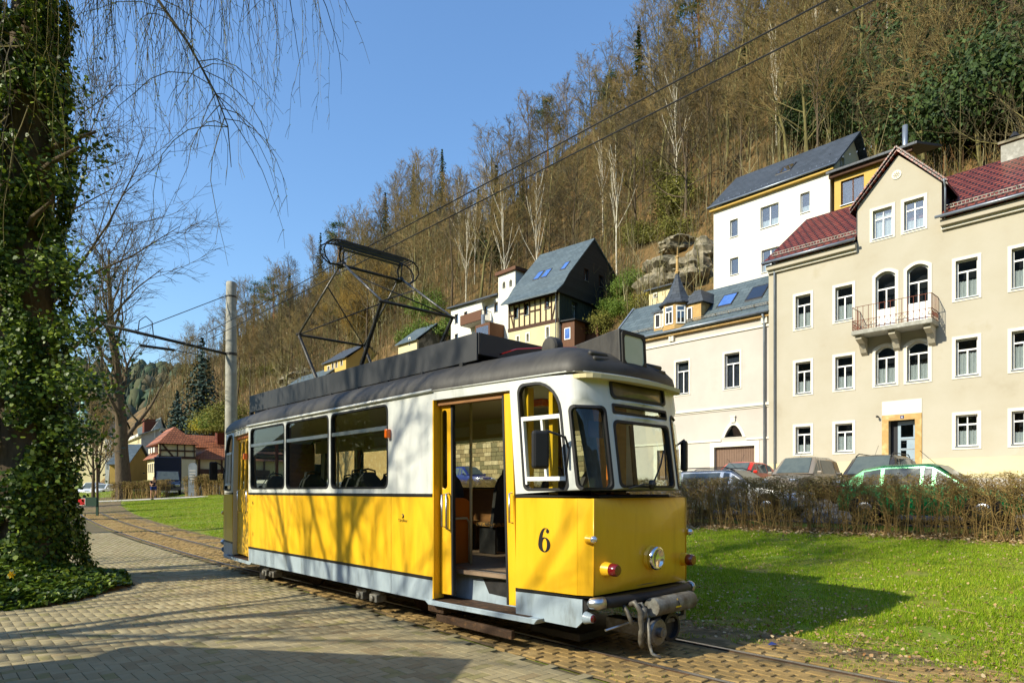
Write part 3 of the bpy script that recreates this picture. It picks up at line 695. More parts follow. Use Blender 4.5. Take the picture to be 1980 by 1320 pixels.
# both ends
CABW = rrect(1.33, 1.885, 1.64, 2.71, .1, n=7, radii=(.06, .06, .30, .10))
QW = rrect(1.965, 2.375, 1.645, 2.45, .06)
WS = rrect(2.445, 3.39, 1.665, 2.325, .06)
VENT = rrect(2.455, 3.38, 2.385, 2.485, .02)
DISP = rrect(2.455, 3.38, 2.535, 2.725, .05)
QW2 = [(TEND-x, z) for x, z in reversed(QW)]
CABW2 = [(TEND-x, z) for x, z in reversed(CABW)]
DOORW2 = rrect(TEND-1.2, TEND-.12, 1.66, 2.71, .09)
D0, D1 = .02, 1.225                               # door opening along the tapered wall
for sg in (1, -1):
    em = endmap(sg); zg = [1.75, 1.95, 2.15, 2.3, 2.36, 2.51, 2.6, 2.74]
    wh = rect(D1, TEND, ZW+.02, ZG)
    b = MB(); b.plate(wh, [CABW, QW, WS, VENT, DISP, QW2, CABW2, DOORW2], 0, .045, em, (TG, zg))
    b.build('upper_end_panel', 'white_paint', TR, smooth=True, auto=40)
    b = MB(); b.plate(rect(0, D1, 2.66, ZG), [], 0, .045, em); b.build('door_header', 'white_paint', TR)
    for ta, tb, nm in ((D1, 1.965, 'corner'), (1.967, 2.125, 'corner'), (2.127, TEND-2.127, 'front'), (TEND-2.125, TEND, 'corner')):
        b = MB(); b.plate(rect(ta, tb, ZK+.018, ZW-.018), [], 0, .04, em, (TG, span(.8, 1.4, 3))); b.build('lower_end_panel', 'yellow_paint', TR, smooth=True, auto=40)
    # narrow bead on the seam
    for tb in (2.126, TEND-2.126):
        b = MB(); b.tube([em(tb, ZK+.02, -.004), em(tb, ZW-.02, -.004)], .007, 6); b.build('seam_bead', 'yellow_paint', TR, smooth=True)
    for ta, tb in ((D1, 2.02), (TEND-2.02, TEND)):
        b = MB(); b.plate(rect(ta, tb, ZB, ZK-.018) if ta > 2 else [(ta, ZB), (tb-.06, ZB-.02), (tb, ZB+.04), (tb, ZK-.018), (ta, ZK-.018)], [], 0, .04, em, (TG, [.5])); b.build('skirt_panel', 'skirt_paint', TR, smooth=True, auto=40)
    b = MB(); b.plate(rect(2.021, TEND-2.021, .50, ZK-.018), [], .01, .05, em, (TG, [.55])); b.build('skirt_panel', 'dark_metal', TR)
    for z in (ZW, ZK):
        b = MB(); b.plate(rect(D1, TEND, z-.0165, z+.0185), [], -.006, .04, em, (TG, [z])); b.build('belt_line', 'black_trim', TR)
    for hole, nm in ((CABW, 'cab_window'), (QW, 'quarter_window'), (WS, 'windscreen'), (QW2, 'quarter_window'), (CABW2, 'cab_window'), (DOORW2, 'cab_window'), (VENT, 'vent_window')):
        cx = sum(p[0] for p in hole)/len(hole); cz = sum(p[1] for p in hole)/len(hole)
        xs_ = [p[0] for p in hole]; zs_ = [p[1] for p in hole]; wx, wz = max(xs_)-min(xs_), max(zs_)-min(zs_)
        inn = [(cx+(x-cx)*(1-.05/wx), cz+(z-cz)*(1-.05/wz)) for x, z in hole]
        w = ring(nm, hole, inn, em, -.008, .05, TR, 'rubber', None)
        glaze('pane', [(cx+(x-cx)*(1-.02/wx), cz+(z-cz)*(1-.02/wz)) for x, z in hole], em, .02, w, (TG, zg))
        if nm == 'cab_window' and hole is CABW:
            b = MB()
            b.plate(rect(1.36, 1.865, 2.335, 2.375), [], .0, .05, em); b.plate(rect(1.36, 1.872, 1.735, 1.775), [], .0, .05, em)
            b.plate(rect(1.352, 1.378, 1.70, 2.375), [], .0, .049, em); b.plate(rect(1.845, 1.865, 1.775, 2.335), [], .0, .049, em); b.plate(rect(1.60, 1.625, 1.775, 2.335), [], .006, .045, em)
            b.build('sliding_frame', 'window_white', w)
    dsp = ring('destination_display', DISP, rrect(2.485, 3.35, 2.56, 2.70, .04), em, -.014, .03, TR, 'rubber')
    b = MB(); b.plate(rrect(2.48, 3.355, 2.555, 2.705, .03), [], .012, .022, em, (TG, [2.62])); b.build('display_glass', 'display_back', dsp)
    # gutter moulding round the end
    b = MB(); b.tube([em(t, ZG-.002, -.008) for t in [0]+[q for q in span(1.9, TEND-1.9, 24)]+[TEND]], .010, 6); b.build('gutter', 'white_paint', TR, smooth=True)
    # lining of the driver's cab
    b = MB(); b.plate(rect(1.27, TEND-1.27, ZB+.05, ZW+.03), [], .06, .08, em, (TG, [1.0])); b.build('cab_lining', 'brown_lining', TR)
for yy in (-1.118, 1.118):
    b = MB(); b.tube([(-2.74, yy, ZG-.002), (2.74, yy, ZG-.002)], .018, 6); b.build('gutter', 'white_paint', TR, smooth=True)
# roof: dome rings drawn in from the plan of the body
plan = [(x, y) for x, y in OL] + [(-x, -y) for x, y in OL]
full = []
for i in range(len(plan)):
    a, b_ = plan[i], plan[(i+1) % len(plan)]; full.append(a)
    if math.dist(a, b_) > 1.0:
        for k in range(1, 8): full.append((a[0]+(b_[0]-a[0])*k/8, a[1]+(b_[1]-a[1])*k/8))
prof = [(-.016, 2.765), (-.018, 2.80), (.0, 2.87), (.06, 2.95), (.15, 3.02), (.30, 3.085), (.5, 3.125), (.75, 3.15), (1.02, 3.16)]
b = MB(); n = len(full)
for ins, z in prof:
    ex = ins*1.15 if ins > 0 else ins
    for x, y in full:
        w = max(0, min(1, (abs(x)-2.73)/1.95)); xx = abs(x)-.165*w
        xx *= (1-ex/4.76); b.v.append((math.copysign(xx, x), y*(1-ins/1.1), z))
for i in range(len(prof)-1):
    for k in range(n): b.f.append((i*n+k, i*n+(k+1) % n, (i+1)*n+(k+1) % n, (i+1)*n+k))
b.f.append(tuple((len(prof)-1)*n+k for k in range(n)))
b.build('roof', 'roof_paint', TR, smooth=True, auto=50)
b = MB(); b.plate([(x*.99, y*.96) for x, y in plan], [], 2.74, 2.70, lambda x, y, d: (x, y, d)); b.build('ceiling', 'plaster_cream', TR)
# fascia boards round the roof equipment
for yy in (-.80, .80):
    b = MB(); b.plate([(-3.45, 3.09), (3.16, 3.09), (3.16, 3.40), (-3.45, 3.40)], [], yy-.012, yy+.012); b.build('fascia_board', 'fascia_paint', TR, bevel=.004)
for sg in (1, -1):
    xe = 3.16 if sg > 0 else -3.45
    b = MB(); b.plate([(-.788, 3.16), (.788, 3.16), (.788, 3.40), (-.788, 3.40)], [], xe-.012, xe+.012, lambda y, z, d: (d, y, z)); b.build('fascia_board', 'fascia_paint', TR, bevel=.004)
b = MB()
for k in range(9):
    x = -3.3+k*.78; b.box(x-.03, x+.03, -.86, -.80, 3.03, 3.085)
b.build('fascia_bracket', 'dark_metal', TR)
b = MB(); b.box(-3.4, 3.1, -.74, .74, 3.165, 3.19); b.build('roof_walk', 'fascia_paint', TR)
b = MB(); b.box(1.7, 2.9, -.5, .5, 3.19, 3.36); b.box(-3.2, -2.2, -.5, .5, 3.19, 3.36); b.build('resistor_box', 'dark_metal', TR, bevel=.01)
# number lamp housings, ventilators
for sg in (1, -1):
    hb = MB()
    xf, zf0, zf1 = 4.70, 2.86, 3.27
    P = [(xf, -.225, zf0), (xf, .225, zf0), (xf-.02, .225, zf1), (xf-.02, -.225, zf1), (xf-.30, -.20, zf0), (xf-.30, .20, zf0), (xf-.85, .13, 3.30-.10), (xf-.85, -.13, 3.30-.10), (xf-.85, -.13, 3.0), (xf-.85, .13, 3.0)]
    hb.add([(sg*p[0], p[1], p[2]) for p in P], [(0, 1, 2, 3), (3, 2, 6, 7), (1, 5, 9, 6, 2), (0, 3, 7, 8, 4), (0, 4, 5, 1), (4, 8, 9, 5), (6, 9, 8, 7)])
    h = hb.build('number_box', 'roof_paint', TR, bevel=.015)
    mp_ = lambda y, z, d, sg=sg: (sg*(xf+.012-d - .02*(z-zf0)/(zf1-zf0)), y, z)
    ring('frame', rrect(-.20, .20, zf0+.03, zf1-.02, .04), rrect(-.165, .165, zf0+.065, zf1-.055, .05), mp_, -.006, .02, h, 'rubber')
    b = MB(); b.plate(rrect(-.17, .17, zf0+.06, zf1-.05, .05), [], .004, .012, mp_); b.build('number_pane', 'number_glass', h)
    # rounded ventilator cowl
    b = MB(); pr = [(-.09, .0)]+[(-.09+.18*k/8, .115) for k in range(9)]+[(.09, 0)]
    pts = [(sg*3.88, -.34, 3.13), (sg*3.88, -.34, 3.17), (sg*3.88, -.34, 3.2)]
    b.lathe((sg*3.95, -.42, 3.155), (0, 1, 0), [(-.07, .02), (-.065, .095), (-.045, .115), (.045, .115), (.065, .095), (.07, .02)], 20)
    b.box(sg*3.95-.12, sg*3.95+.12, -.50, -.34, 3.03, 3.10)
    b.build('ventilator', 'roof_paint', TR, smooth=True, auto=40)
    for yy in (-.47, .47):
        b = MB()
        for k in range(2):
            z = 2.915+.06*k; xx = sg*(4.66-.05*k)
            b.lathe((xx, yy-.13, z), (0, 1, 0), [(0, .005), (.01, .028), (.25, .028), (.26, .005)], 8)
        b.build('louvre', 'roof_paint', TR, smooth=True)
b = MB(); b.tube([(3.2, -.5, 3.19), (3.5, -.52, 3.2), (3.9, -.3, 3.19), (4.1, -.1, 3.18)], .008, 5); b.build('red_cable', 'red_lens', TR)
# pantograph
PX = -.45
pan = MB()
zb, ze, zt, zw = 3.24, 4.28, 5.14, 5.50
for yy in (-.62, .62):
    for q in (-1, 1):
        pan = MB(); pan.tube([(PX+q*.55, yy*.95, zb), (PX+q*1.32, yy, ze)], [.033, .024], 8); pan.build('lower_arm', 'dark_metal', TR, smooth=True, auto=40)
pan = MB()
for yy in (-.62, .62):
    for q in (-1, 1): pan = MB(); pan.tube([(PX+q*1.32, yy, ze), (PX+q*.06, yy*.86, zt)], .017, 6); pan.build('upper_arm', 'steel', TR, smooth=True)
pan = MB()
for q in (-1, 1):
    pan.tube([(PX+q*1.32, -.66, ze), (PX+q*1.32, .66, ze)], .022, 6)
    pan.tube([(PX+q*1.32, -.62, ze), (PX+q*.4, .56, zt-.25)], .011, 5); pan.tube([(PX+q*1.32, .62, ze), (PX+q*.4, -.56, zt-.25)], .011, 5)
    pan.tube([(PX+q*.55, -.75, zb), (PX+q*.55, .75, zb)], .04, 8)
pan.tube([(PX, -.56, zt), (PX, .56, zt)], .022, 6)
for yy in (-.53, .53):
    pan.lathe((PX-.09, yy, zt), (1, 0, 0), [(0, .02), (.02, .045), (.16, .045), (.18, .02)], 8)
    pan.tube([(PX-.02, yy, zt), (PX-.06, yy, zt+.17), (PX+.0, yy*1.02, zw-.07)], .016, 6); pan.tube([(PX+.03, yy, zt), (PX+.07, yy, zt+.18), (PX+.04, yy*1.02, zw-.07)], .012, 6)
pan.build('cross_brace', 'dark_metal', TR, smooth=True)
pan = MB()
for q in (-.10, .0, .10):
    pan.box(PX+q-.016, PX+q+.016, -.60, .60, zw-.035, zw-.005)
pan.box(PX-.02, PX+.02, -.58, .58, zw-.12, zw-.10)
pan.build('contact_strip', 'dark_metal', TR)
for s_ in (-1, 1):
    pan = MB()
    for q in (-.11, .11):
        pts = [(PX+q, s_*.60, zw-.02), (PX+q, s_*.74, zw-.045), (PX+q*.9, s_*.83, zw-.11), (PX+q*.7, s_*.86, zw-.20), (PX+q*.4, s_*.82, zw-.30), (PX+q*.1, s_*.72, zw-.38), (PX, s_*.55, zt+.0)]
        pan.tube(pts, .013, 6)
    for k in range(3):
        yy = s_*(.63+.05*k); pan.tube([(PX-.11, yy, zw-.03-.01*k), (PX+.11, yy, zw-.03-.01*k)], .009, 5)
    pan.build('end_horn', 'dark_metal', TR, smooth=True)

for q in (-1, 1):
    for yy in (-.6, .6):
        b = MB(); b.lathe((PX+q*.55, yy, 3.17), (0, 0, 1), [(0, .05), (.03, .06), (.04, .035), (.06, .06), (.07, .035), (.085, .05)], 10); b.build('insulator', 'brown_lens', TR, smooth=True)
# near side doors: frame pillars, leaves
em = endmap(1); er = endmap(-1)
def strip(nm, m, t0, t1, z0, z1, d0, d1, mat, par, holes=(), bevel=0):
    b = MB(); b.plate(rect(t0, t1, z0, z1), list(holes), d0, d1, m); return b.build(nm, mat, par, bevel=bevel)
strip('door_jamb', em, .0, .018, .42, 2.66, .0, .16, 'yellow_paint', TR)
strip('door_head_rail', em, .02, D1, 2.60, 2.655, .05, .14, 'brown_lining', TR)
dl = strip('door', em, .03, .205, .47, 2.60, .10, .135, 'yellow_paint', TR, [rrect(.052, .135, 1.66, 2.55, .04)], bevel=.004)
strip('door_window', em, .048, .139, 1.65, 2.56, .112, .120, 'car_glass', dl)
strip('edge_rubber', em, .207, .235, .47, 2.60, .095, .14, 'rubber', dl)
b = MB(); b.tube([em(.12, 1.60, .09), em(.12, 1.59, .03), em(.12, 1.24, .03), em(.12, 1.23, .09)], .011, 8); b.tube([em(.17, 1.61, .09), em(.17, 1.60, .05), em(.17, 1.21, .05), em(.17, 1.20, .09)], .011, 8); b.build('handle', 'alu', dl, smooth=True)
dr = strip('door', em, 1.105, 1.222, .47, 2.64, .035, .07, 'yellow_paint', TR, bevel=.004)
strip('edge_rubber', em, 1.078, 1.103, .47, 2.62, .03, .075, 'rubber', dr)
b = MB(); b.tube([em(1.165, 1.62, .03), em(1.165, 1.61, -.03), em(1.165, 1.32, -.03), em(1.165, 1.31, .03)], .010, 8); b.build('handle', 'alu', dr, smooth=True)
strip('door_jamb', em, D1, D1+.016, .42, 2.66, .002, .16, 'yellow_paint', TR)
# rear door, shut, two leaves
strip('door_jamb', er, .0, .018, .42, 2.66, .0, .12, 'yellow_paint', TR)
strip('door_jamb', er, D1-.016, D1, .42, 2.66, .002, .12, 'plaster_cream', TR)
strip('door_head_rail', er, .02, D1, 2.60, 2.655, .05, .12, 'orange_panel', TR)
for ta, tb in ((.03, .31), (.32, .60), (.62, .90), (.91, 1.20)):
    d_ = strip('door', er, ta, tb, .45, 2.60, .08, .11, 'yellow_paint', TR, [rrect(ta+.05, tb-.05, 1.66, 2.55, .05)], bevel=.004)
    strip('door_window', er, ta+.045, tb-.045, 1.65, 2.56, .09, .098, 'tram_glass', d_)
b = MB()
for tt in (.28, .94): b.tube([er(tt, 1.64, .08), er(tt, 1.63, .03), er(tt, 1.27, .03), er(tt, 1.26, .08)], .011, 8)
b.build('handle', 'alu', d_, smooth=True)
# steps: outer tread running straight on, riser and inner floor edge
for sg in (1, -1):
    mm = lambda P, sg=sg: [(sg*x, y, z) for x, y, z in P]
    b = MB()
    b.add(mm([(2.56, -1.11, .40), (4.30, -1.00, .40), (4.30, -.60, .40), (2.56, -.70, .40), (2.66, -1.11, .345), (4.25, -1.00, .345), (4.25, -.60, .345), (2.66, -.70, .345)]),
          [(0, 1, 2, 3), (7, 6, 5, 4), (0, 4, 5, 1), (1, 5, 6, 2), (2, 6, 7, 3), (3, 7, 4, 0)])
    b.build('outer_step', 'skirt_paint', TR, bevel=.006)
    b = MB(); b.add(mm([(2.62, -1.095, .404), (4.16, -.99, .404), (4.16, -.70, .404), (2.62, -.76, .404)]), [(0, 1, 2, 3)]); b.build('step_tread', 'rust_metal', TR)
    b = MB(); b.add(mm([(2.60, -.785, .40), (4.35, -.63, .40), (4.35, -.61, .74), (2.60, -.765, .74)]), [(0, 1, 2, 3)]); b.build('step_riser', 'skirt_paint', TR)
    b = MB(); b.add(mm([(2.75, -.80, .70), (4.02, -.69, .70), (4.02, -.69, .745), (2.75, -.80, .745), (2.75, -.70, .745), (4.02, -.60, .745)]), [(0, 1, 2, 3), (3, 2, 5, 4)]); b.build('step_nosing', 'alu', TR)
b = MB(); b.plate([(x*.985, y*.80 if abs(x) > 2.7 and y < 0 else y*.95) for x, y in plan], [], .742, .70, lambda x, y, d: (x, y, d)); b.build('floor', 'tram_floor', TR)
# interior: seats, partitions, poles
def seat(x, y, face, cloth=False):
    """face +1 looks forward"""
    s_ = MB()
    pr = []
    w = .21
    for k in range(9):
        z = 1.12+.78*k/8; t = k/8; ww = w*(1.0 if t < .62 else math.sqrt(max(0.03, 1-((t-.62)/.40)**2)))
        lx = -face*(.16+.13*t)
        pr.append((lx, ww, z))
    vs_ = []; fs_ = []
    for th in (-.03, .03):
        for lx, ww, z in pr:
            for q in (-1, -.5, 0, .5, 1): vs_.append((x+lx+face*th+face*.02*abs(q), y+ww*q, z))
    n5 = 5; m9 = 9; off = n5*m9
    for i in range(m9-1):
        for k in range(n5-1):
            a = i*n5+k; fs_.append((a, a+1, a+n5+1, a+n5)); fs_.append((off+a+n5, off+a+n5+1, off+a+1, off+a))
        fs_.append((i*n5, (i+1)*n5, off+(i+1)*n5, off+i*n5)); fs_.append((off+i*n5+4, off+(i+1)*n5+4, (i+1)*n5+4, i*n5+4))
    fs_.append(tuple((m9-1)*n5+k for k in range(5))+tuple(off+(m9-1)*n5+k for k in range(4, -1, -1)))
    s_.add(vs_, fs_); st = s_.build('seat', 'seat_fabric', TR, smooth=True, auto=50)
    b = MB(); b.box(x-.2, x+.2, y-.21, y+.21, 1.13, 1.19); b.build('cushion', 'seat_cloth', st, bevel=.02)
    b = MB(); b.box(x-.17, x+.17, y-.16, y-.13, .75, 1.13); b.box(x-.17, x+.17, y+.13, y+.16, .75, 1.13); b.build('stand', 'dark_metal', st)
    b = MB(); zt_ = 1.87; xx = x-face*.28
    b.tube([(xx, y-.13, zt_-.08), (xx, y-.11, zt_+.05), (xx, y, zt_+.075), (xx, y+.11, zt_+.05), (xx, y+.13, zt_-.08)], .014, 6); b.build('grab_handle', 'rubber', st, smooth=True)
for x, f in ((-2.2, 1), (-1.35, -1), (-.75, 1), (.15, -1), (.95, 1), (1.75, -1)):
    seat(x, -.72, f); seat(x, .72, f)
seat(2.75, .62, -1); seat(3.55, .42, -1)
def pole(x, y, z0=.75, z1=2.7, mat='plaster_cream'):
    b = MB(); b.tube([(x, y, z0), (x, y, z1)], .018, 8); b.build('grab_pole', mat, TR, smooth=True)
pole(2.62, -.45); pole(-2.6, -.5); pole(.7, -.3); pole(-1.0, -.3); pole(3.75, .35)
for x in (2.42, -2.42):
    b = MB(); b.plate(rrect(-.95, -.30, .75, 1.55, .12, radii=(.01, .01, .14, .01)), [], x, x+.03, lambda y, z, d: (d, y, z)); p_ = b.build('partition', 'orange_panel', TR)
    b = MB(); b.tube([(x+.06, -.62, 1.30), (x+.06, -.40, 1.30), (x+.06, -.36, 1.24), (x+.06, -.36, .76)], .015, 8); b.build('rail', 'plaster_cream', p_, smooth=True)
for x in (-1.21, .28, 1.79):
    b = MB(); b.box(x-.04, x+.04, 1.02, 1.04, 1.6, 2.7); b.build('window_pillar', 'brown_lining', TR)
b = MB(); b.box(-4.2, 4.2, .86, .90, 2.42, 2.68); b.build('advert_rail', 'plaster_cream', TR)
b = MB()
for k in range(7): b.box(-2.6+.8*k, -2.15+.8*k, .848, .856, 2.47, 2.62)
b.build('advert_card', 'surround_white', TR)
b = MB(); b.box(3.30, 3.50, -.12, .02, 2.62, 2.695); b.build('door_lamp', 'amber_lens', TR, bevel=.01)
b = MB(); b.lathe((3.62, .25, 2.69), (0, 0, -1), [(0, .13), (.03, .12), (.045, .05)], 14); b.build('ceiling_lamp', 'plaster_cream', TR, smooth=True)
# driver's cab: partition posts, desk, curtain, seat, panel
for sg in (1, -1):
    b = MB(); b.box(min(sg*3.98, sg*4.03), max(sg*3.98, sg*4.03), -.86, -.78, .75, 2.68); b.box(min(sg*4.28, sg*4.33), max(sg*4.28, sg*4.33), -.82, -.74, .75, 2.68)
    b.build('cab_post', 'yellow_paint', TR)
    b = MB(); b.box(min(sg*4.0, sg*4.04), max(sg*4.0, sg*4.04), .1, .75, .75, 2.6); b.build('cab_partition', 'brown_lining', TR)
    b = MB(); b.box(min(sg*4.45, sg*4.74), max(sg*4.45, sg*4.74), -.6, .6, 1.40, 1.60); b.build('control_desk', 'blue_plastic', TR, bevel=.02)
    b = MB()
    m_ = 10
    pts0 = [(sg*(4.42+.012*(-1)**k), -.64+.034*k, 0) for k in range(m_)]
    vv = [(x, y, 2.6) for x, y, _ in pts0]+[(x+sg*.1, y*.72-.02, 1.62) for x, y, _ in pts0]
    b.add(vv, [(k, k+1, m_+k+1, m_+k) for k in range(m_-1)]); b.build('cab_curtain', 'curtain_grey', TR)
    b = MB(); b.plate(rrect(-.60, -.36, 2.16, 2.32, .02), [], 4.60, 4.605, lambda y, z, d, sg=sg: (sg*d, y, z)); b.build('sun_visor', 'blue_plastic', TR)
    b = MB(); b.box(min(sg*4.3, sg*4.36), max(sg*4.3, sg*4.36), .05, .1, .75, 2.68); b.build('cab_post', 'orange_panel', TR)
# lamps on the front and rear
for sg in (1, -1):
    e_ = endmap(sg); ax = lambda t, sg=sg: Vector((sg*-outl(t)[2], -outl(t)[3], 0)).normalized()
    fx = Vector((sg, 0, 0))
    for t in (2.26, TEND-2.26):
        c = e_(t, .905, .02); b = MB(); b.lathe(c, fx, [(0, .075), (.05, .068), (.085, .062), (.09, .02)], 18); l_ = b.build('tail_lamp', 'yellow_paint', TR, smooth=True, auto=40)
        b = MB(); b.lathe(Vector(c)+fx*.086, fx, [(0, .060), (.012, .063), (.06, .058), (.075, .048), (.078, .01)], 18); b.build('lens', 'red_lens' if t < TC else 'brown_lens', l_, smooth=True, auto=40)
    for t in (2.07, TEND-2.07):
        c = e_(t, 1.19, .01); b = MB(); b.lathe(c, fx, [(0, .045), (.06, .034), (.062, .01)], 14); l_ = b.build('marker_lamp', 'yellow_paint', TR, smooth=True, auto=40)
        b = MB(); b.lathe(Vector(c)+fx*.058, fx, [(0, .034), (.014, .036), (.022, .034), (.045, .022), (.052, .004)], 14); b.build('lens', 'clear_lens', l_, smooth=True)
    c = e_(TC-.03, .975, .0); b = MB(); b.lathe(c, fx, [(0, .125), (.03, .118), (.04, .11)], 24); l_ = b.build('headlamp', 'yellow_paint', TR, smooth=True, auto=40)
    b = MB(); b.lathe(Vector(c)+fx*.03, fx, [(0, .112), (.035, .118), (.06, .112), (.068, .092), (.055, .085)], 24); b.build('bezel', 'chrome', l_, smooth=True)
    b = MB(); b.lathe(Vector(c)+fx*.055, fx, [(0, .088), (.012, .082), (.022, .05), (.026, .005)], 24); b.build('lens', 'clear_lens', l_, smooth=True)
    for t in (2.055, TEND-2.055):
        c = e_(t, .46, .015); b = MB(); b.lathe(c, fx, [(0, .06), (.07, .042), (.085, .04)], 14); l_ = b.build('reflector', 'skirt_paint', TR, smooth=True, auto=40)
        b = MB(); b.lathe(Vector(c)+fx*.085, fx, [(0, .036), (.006, .034), (.008, .003)], 14); b.build('lens', 'red_lens', l_, smooth=True)
    # bumper bar with rounded metal ends
    b = MB(); b.tube([e_(t, .60, -.045) for t in span(2.16, TEND-2.16, 10)], .055, 8); bu = b.build('bumper', 'rubber', TR, smooth=True)
    for t in (2.14, TEND-2.14):
        s2 = 1 if t > TC else -1
        b = MB(); b.tube([e_(t+s2*q, .60, -.045+.02*(q/.1)) for q in (-.06, 0, .05, .075)], [.062, .062, .048, .01], 10); b.build('bumper_end', 'alu', bu, smooth=True)
    # jumper cable drum, coupler and hoses
    YO = -.15
    fx_ = lambda x, y, z, sg=sg: (sg*(x-.05), y+YO, z)
    b = MB(); b.lathe(fx_(5.16, -.13, .535), (0, 1, 0), [(0, .085), (.01, .09), (.66, .09), (.67, .085)], 18); dr_ = b.build('cable_drum', 'grey_metal', TR, smooth=True, auto=40)
    tri = [(.16, .49), (.31, .49), (.235, .62)]
    mp_ = lambda y, z, d, sg=sg: (sg*(5.11+math.sqrt(max(0, .0905**2-(z-.535)**2))+.002-d), y+YO, z)
    b = MB(); b.plate([(.13, .505), (.25, .505), (.19, .605)], [], 0, .002, mp_); wt = b.build('warning_plate', 'black_trim', dr_)
    b = MB(); b.plate([(.142, .511), (.238, .511), (.19, .592)], [], -.002, .001, mp_); b.build('warning_face', 'warn_yellow', dr_)
    b = MB(); b.plate([(.188, .575), (.196, .55), (.201, .553), (.192, .518), (.196, .54), (.19, .538), (.183, .575)], [], -.004, -.001, mp_); b.build('warning_flash', 'black_trim', dr_)
    b = MB(); b.box(*sorted((sg*4.90, sg*5.05)), -.28, .41, .33, .37); b.box(*sorted((sg*5.01, sg*5.05)), .37, .41, .36, .60); b.box(*sorted((sg*5.01, sg*5.05)), -.35, -.31, .30, .56); b.build('bracket', 'grey_metal', TR)
    b = MB(); b.box(*sorted((sg*4.5, sg*5.07)), -.06+YO, .10+YO, .22, .36); cp = b.build('coupler', 'steel', TR, bevel=.01)
    b = MB(); b.lathe(fx_(5.12, -.02, .285), fx, [(0, .13), (.03, .135), (.05, .12), (.052, .05), (.10, .05), (.102, .01)], 20); b.build('coupler_face', 'steel', cp, smooth=True, auto=40)
    b = MB(); b.lathe(fx_(5.06, .27, .285), fx, [(0, .14), (.06, .145), (.065, .11), (.02, .1), (.02, .01)], 20); b.build('coupler_cup', 'dark_metal', cp, smooth=True, auto=40)
    b = MB(); b.box(*sorted((sg*5.12, sg*5.175)), -.035+YO, .015+YO, .255, .315); b.build('coupler_pin', 'grey_metal', cp)
    for pts, r in (([(5.02, -.30, .56), (5.10, -.32, .60), (5.15, -.30, .52), (5.14, -.27, .36), (5.10, -.22, .22), (5.08, -.18, .16)], .026),
                   ([(5.02, -.24, .55), (5.12, -.24, .58), (5.16, -.22, .48), (5.16, -.19, .30), (5.14, -.17, .20)], .018),
                   ([(5.0, -.36, .56), (5.06, -.38, .52), (5.10, -.36, .40)], .02)):
        b = MB(); b.tube([fx_(*p) for p in pts], r, 8); b.build('brake_hose', 'grey_metal', TR, smooth=True)
    b = MB(); b.lathe(fx_(5.15, -.25, .50), (0, 0, 1), [(-.05, .02), (-.04, .035), (.04, .035), (.05, .02)], 8); b.lathe(fx_(5.15, -.2, .36), (0, 0, 1), [(-.06, .015), (-.05, .03), (.05, .03), (.06, .015)], 8); b.build('valve', 'grey_metal', TR, smooth=True)
    b = MB(); b.tube([fx_(5.18, -.22, .45), fx_(5.20, -.22, .20), fx_(5.21, -.20, .12), fx_(5.29, -.17, .09)], .016, 6); b.build('lever', 'grey_metal', TR, smooth=True)
    b = MB(); b.tube([fx_(4.98, -.60, .36), fx_(5.02, -.22, .40)], .012, 6); b.build('hand_rail', 'alu', TR)
    # wipers
    w0 = e_(TC-.02, 1.70, -.03)
    for t1, z1 in ((TC+.25, 2.05), (TC-.38, 1.66)):
        b = MB(); b.tube([w0, e_((TC-.02+t1)/2, (1.70+z1)/2+.02, -.055), e_(t1, z1, -.03)], .009, 6); wi = b.build('wiper', 'dark_metal', TR)
    b = MB(); b.tube([e_(TC+.25, 1.75, -.02), e_(TC+.30, 2.12, -.02)], .008, 5); b.build('wiper_blade', 'rubber', wi)
    b = MB(); b.lathe(w0, fx, [(-.02, .05), (.0, .05), (.02, .03), (.03, .01)], 10); b.build('wiper_hub', 'dark_metal', wi)
    # mirrors
    for s_, t0 in ((-1, 1.93), (1, TEND-1.93)):
        p0 = Vector(e_(t0, 2.04, -.01)); dy = s_
        mxp = p0 + Vector((sg*.02, dy*.20, .02)) if s_ > 0 else p0 + Vector((sg*-.10, dy*.20, .0))
        b = MB(); b.tube([p0, p0+Vector((0, dy*.05, .10)), mxp+Vector((0, 0, .16)), mxp+Vector((0, dy*.03, .14)), mxp+Vector((0, dy*.03, .0))], .012, 6)
        b.tube([p0, p0+Vector((0, dy*.03, -.18))], .012, 6); ar = b.build('mirror_arm', 'rubber', TR, smooth=True)
        M_ = Matrix.Rotation(math.radians(25*s_*sg), 3, 'Z')
        b = MB(); b.obox(mxp+Vector((sg*-.03, dy*.05, -.02)), (.07, .17, .36), M_); b.build('mirror', 'rubber', ar, bevel=.03)
# side indicator lamps
for x, z in ((-2.80, 2.24), (1.84, 2.34)):
    b = MB(); b.box(x-.03, x+.03, -1.165, -1.10, z-.055, z+.055); b.build('indicator', 'amber_lens', TR, bevel=.012)
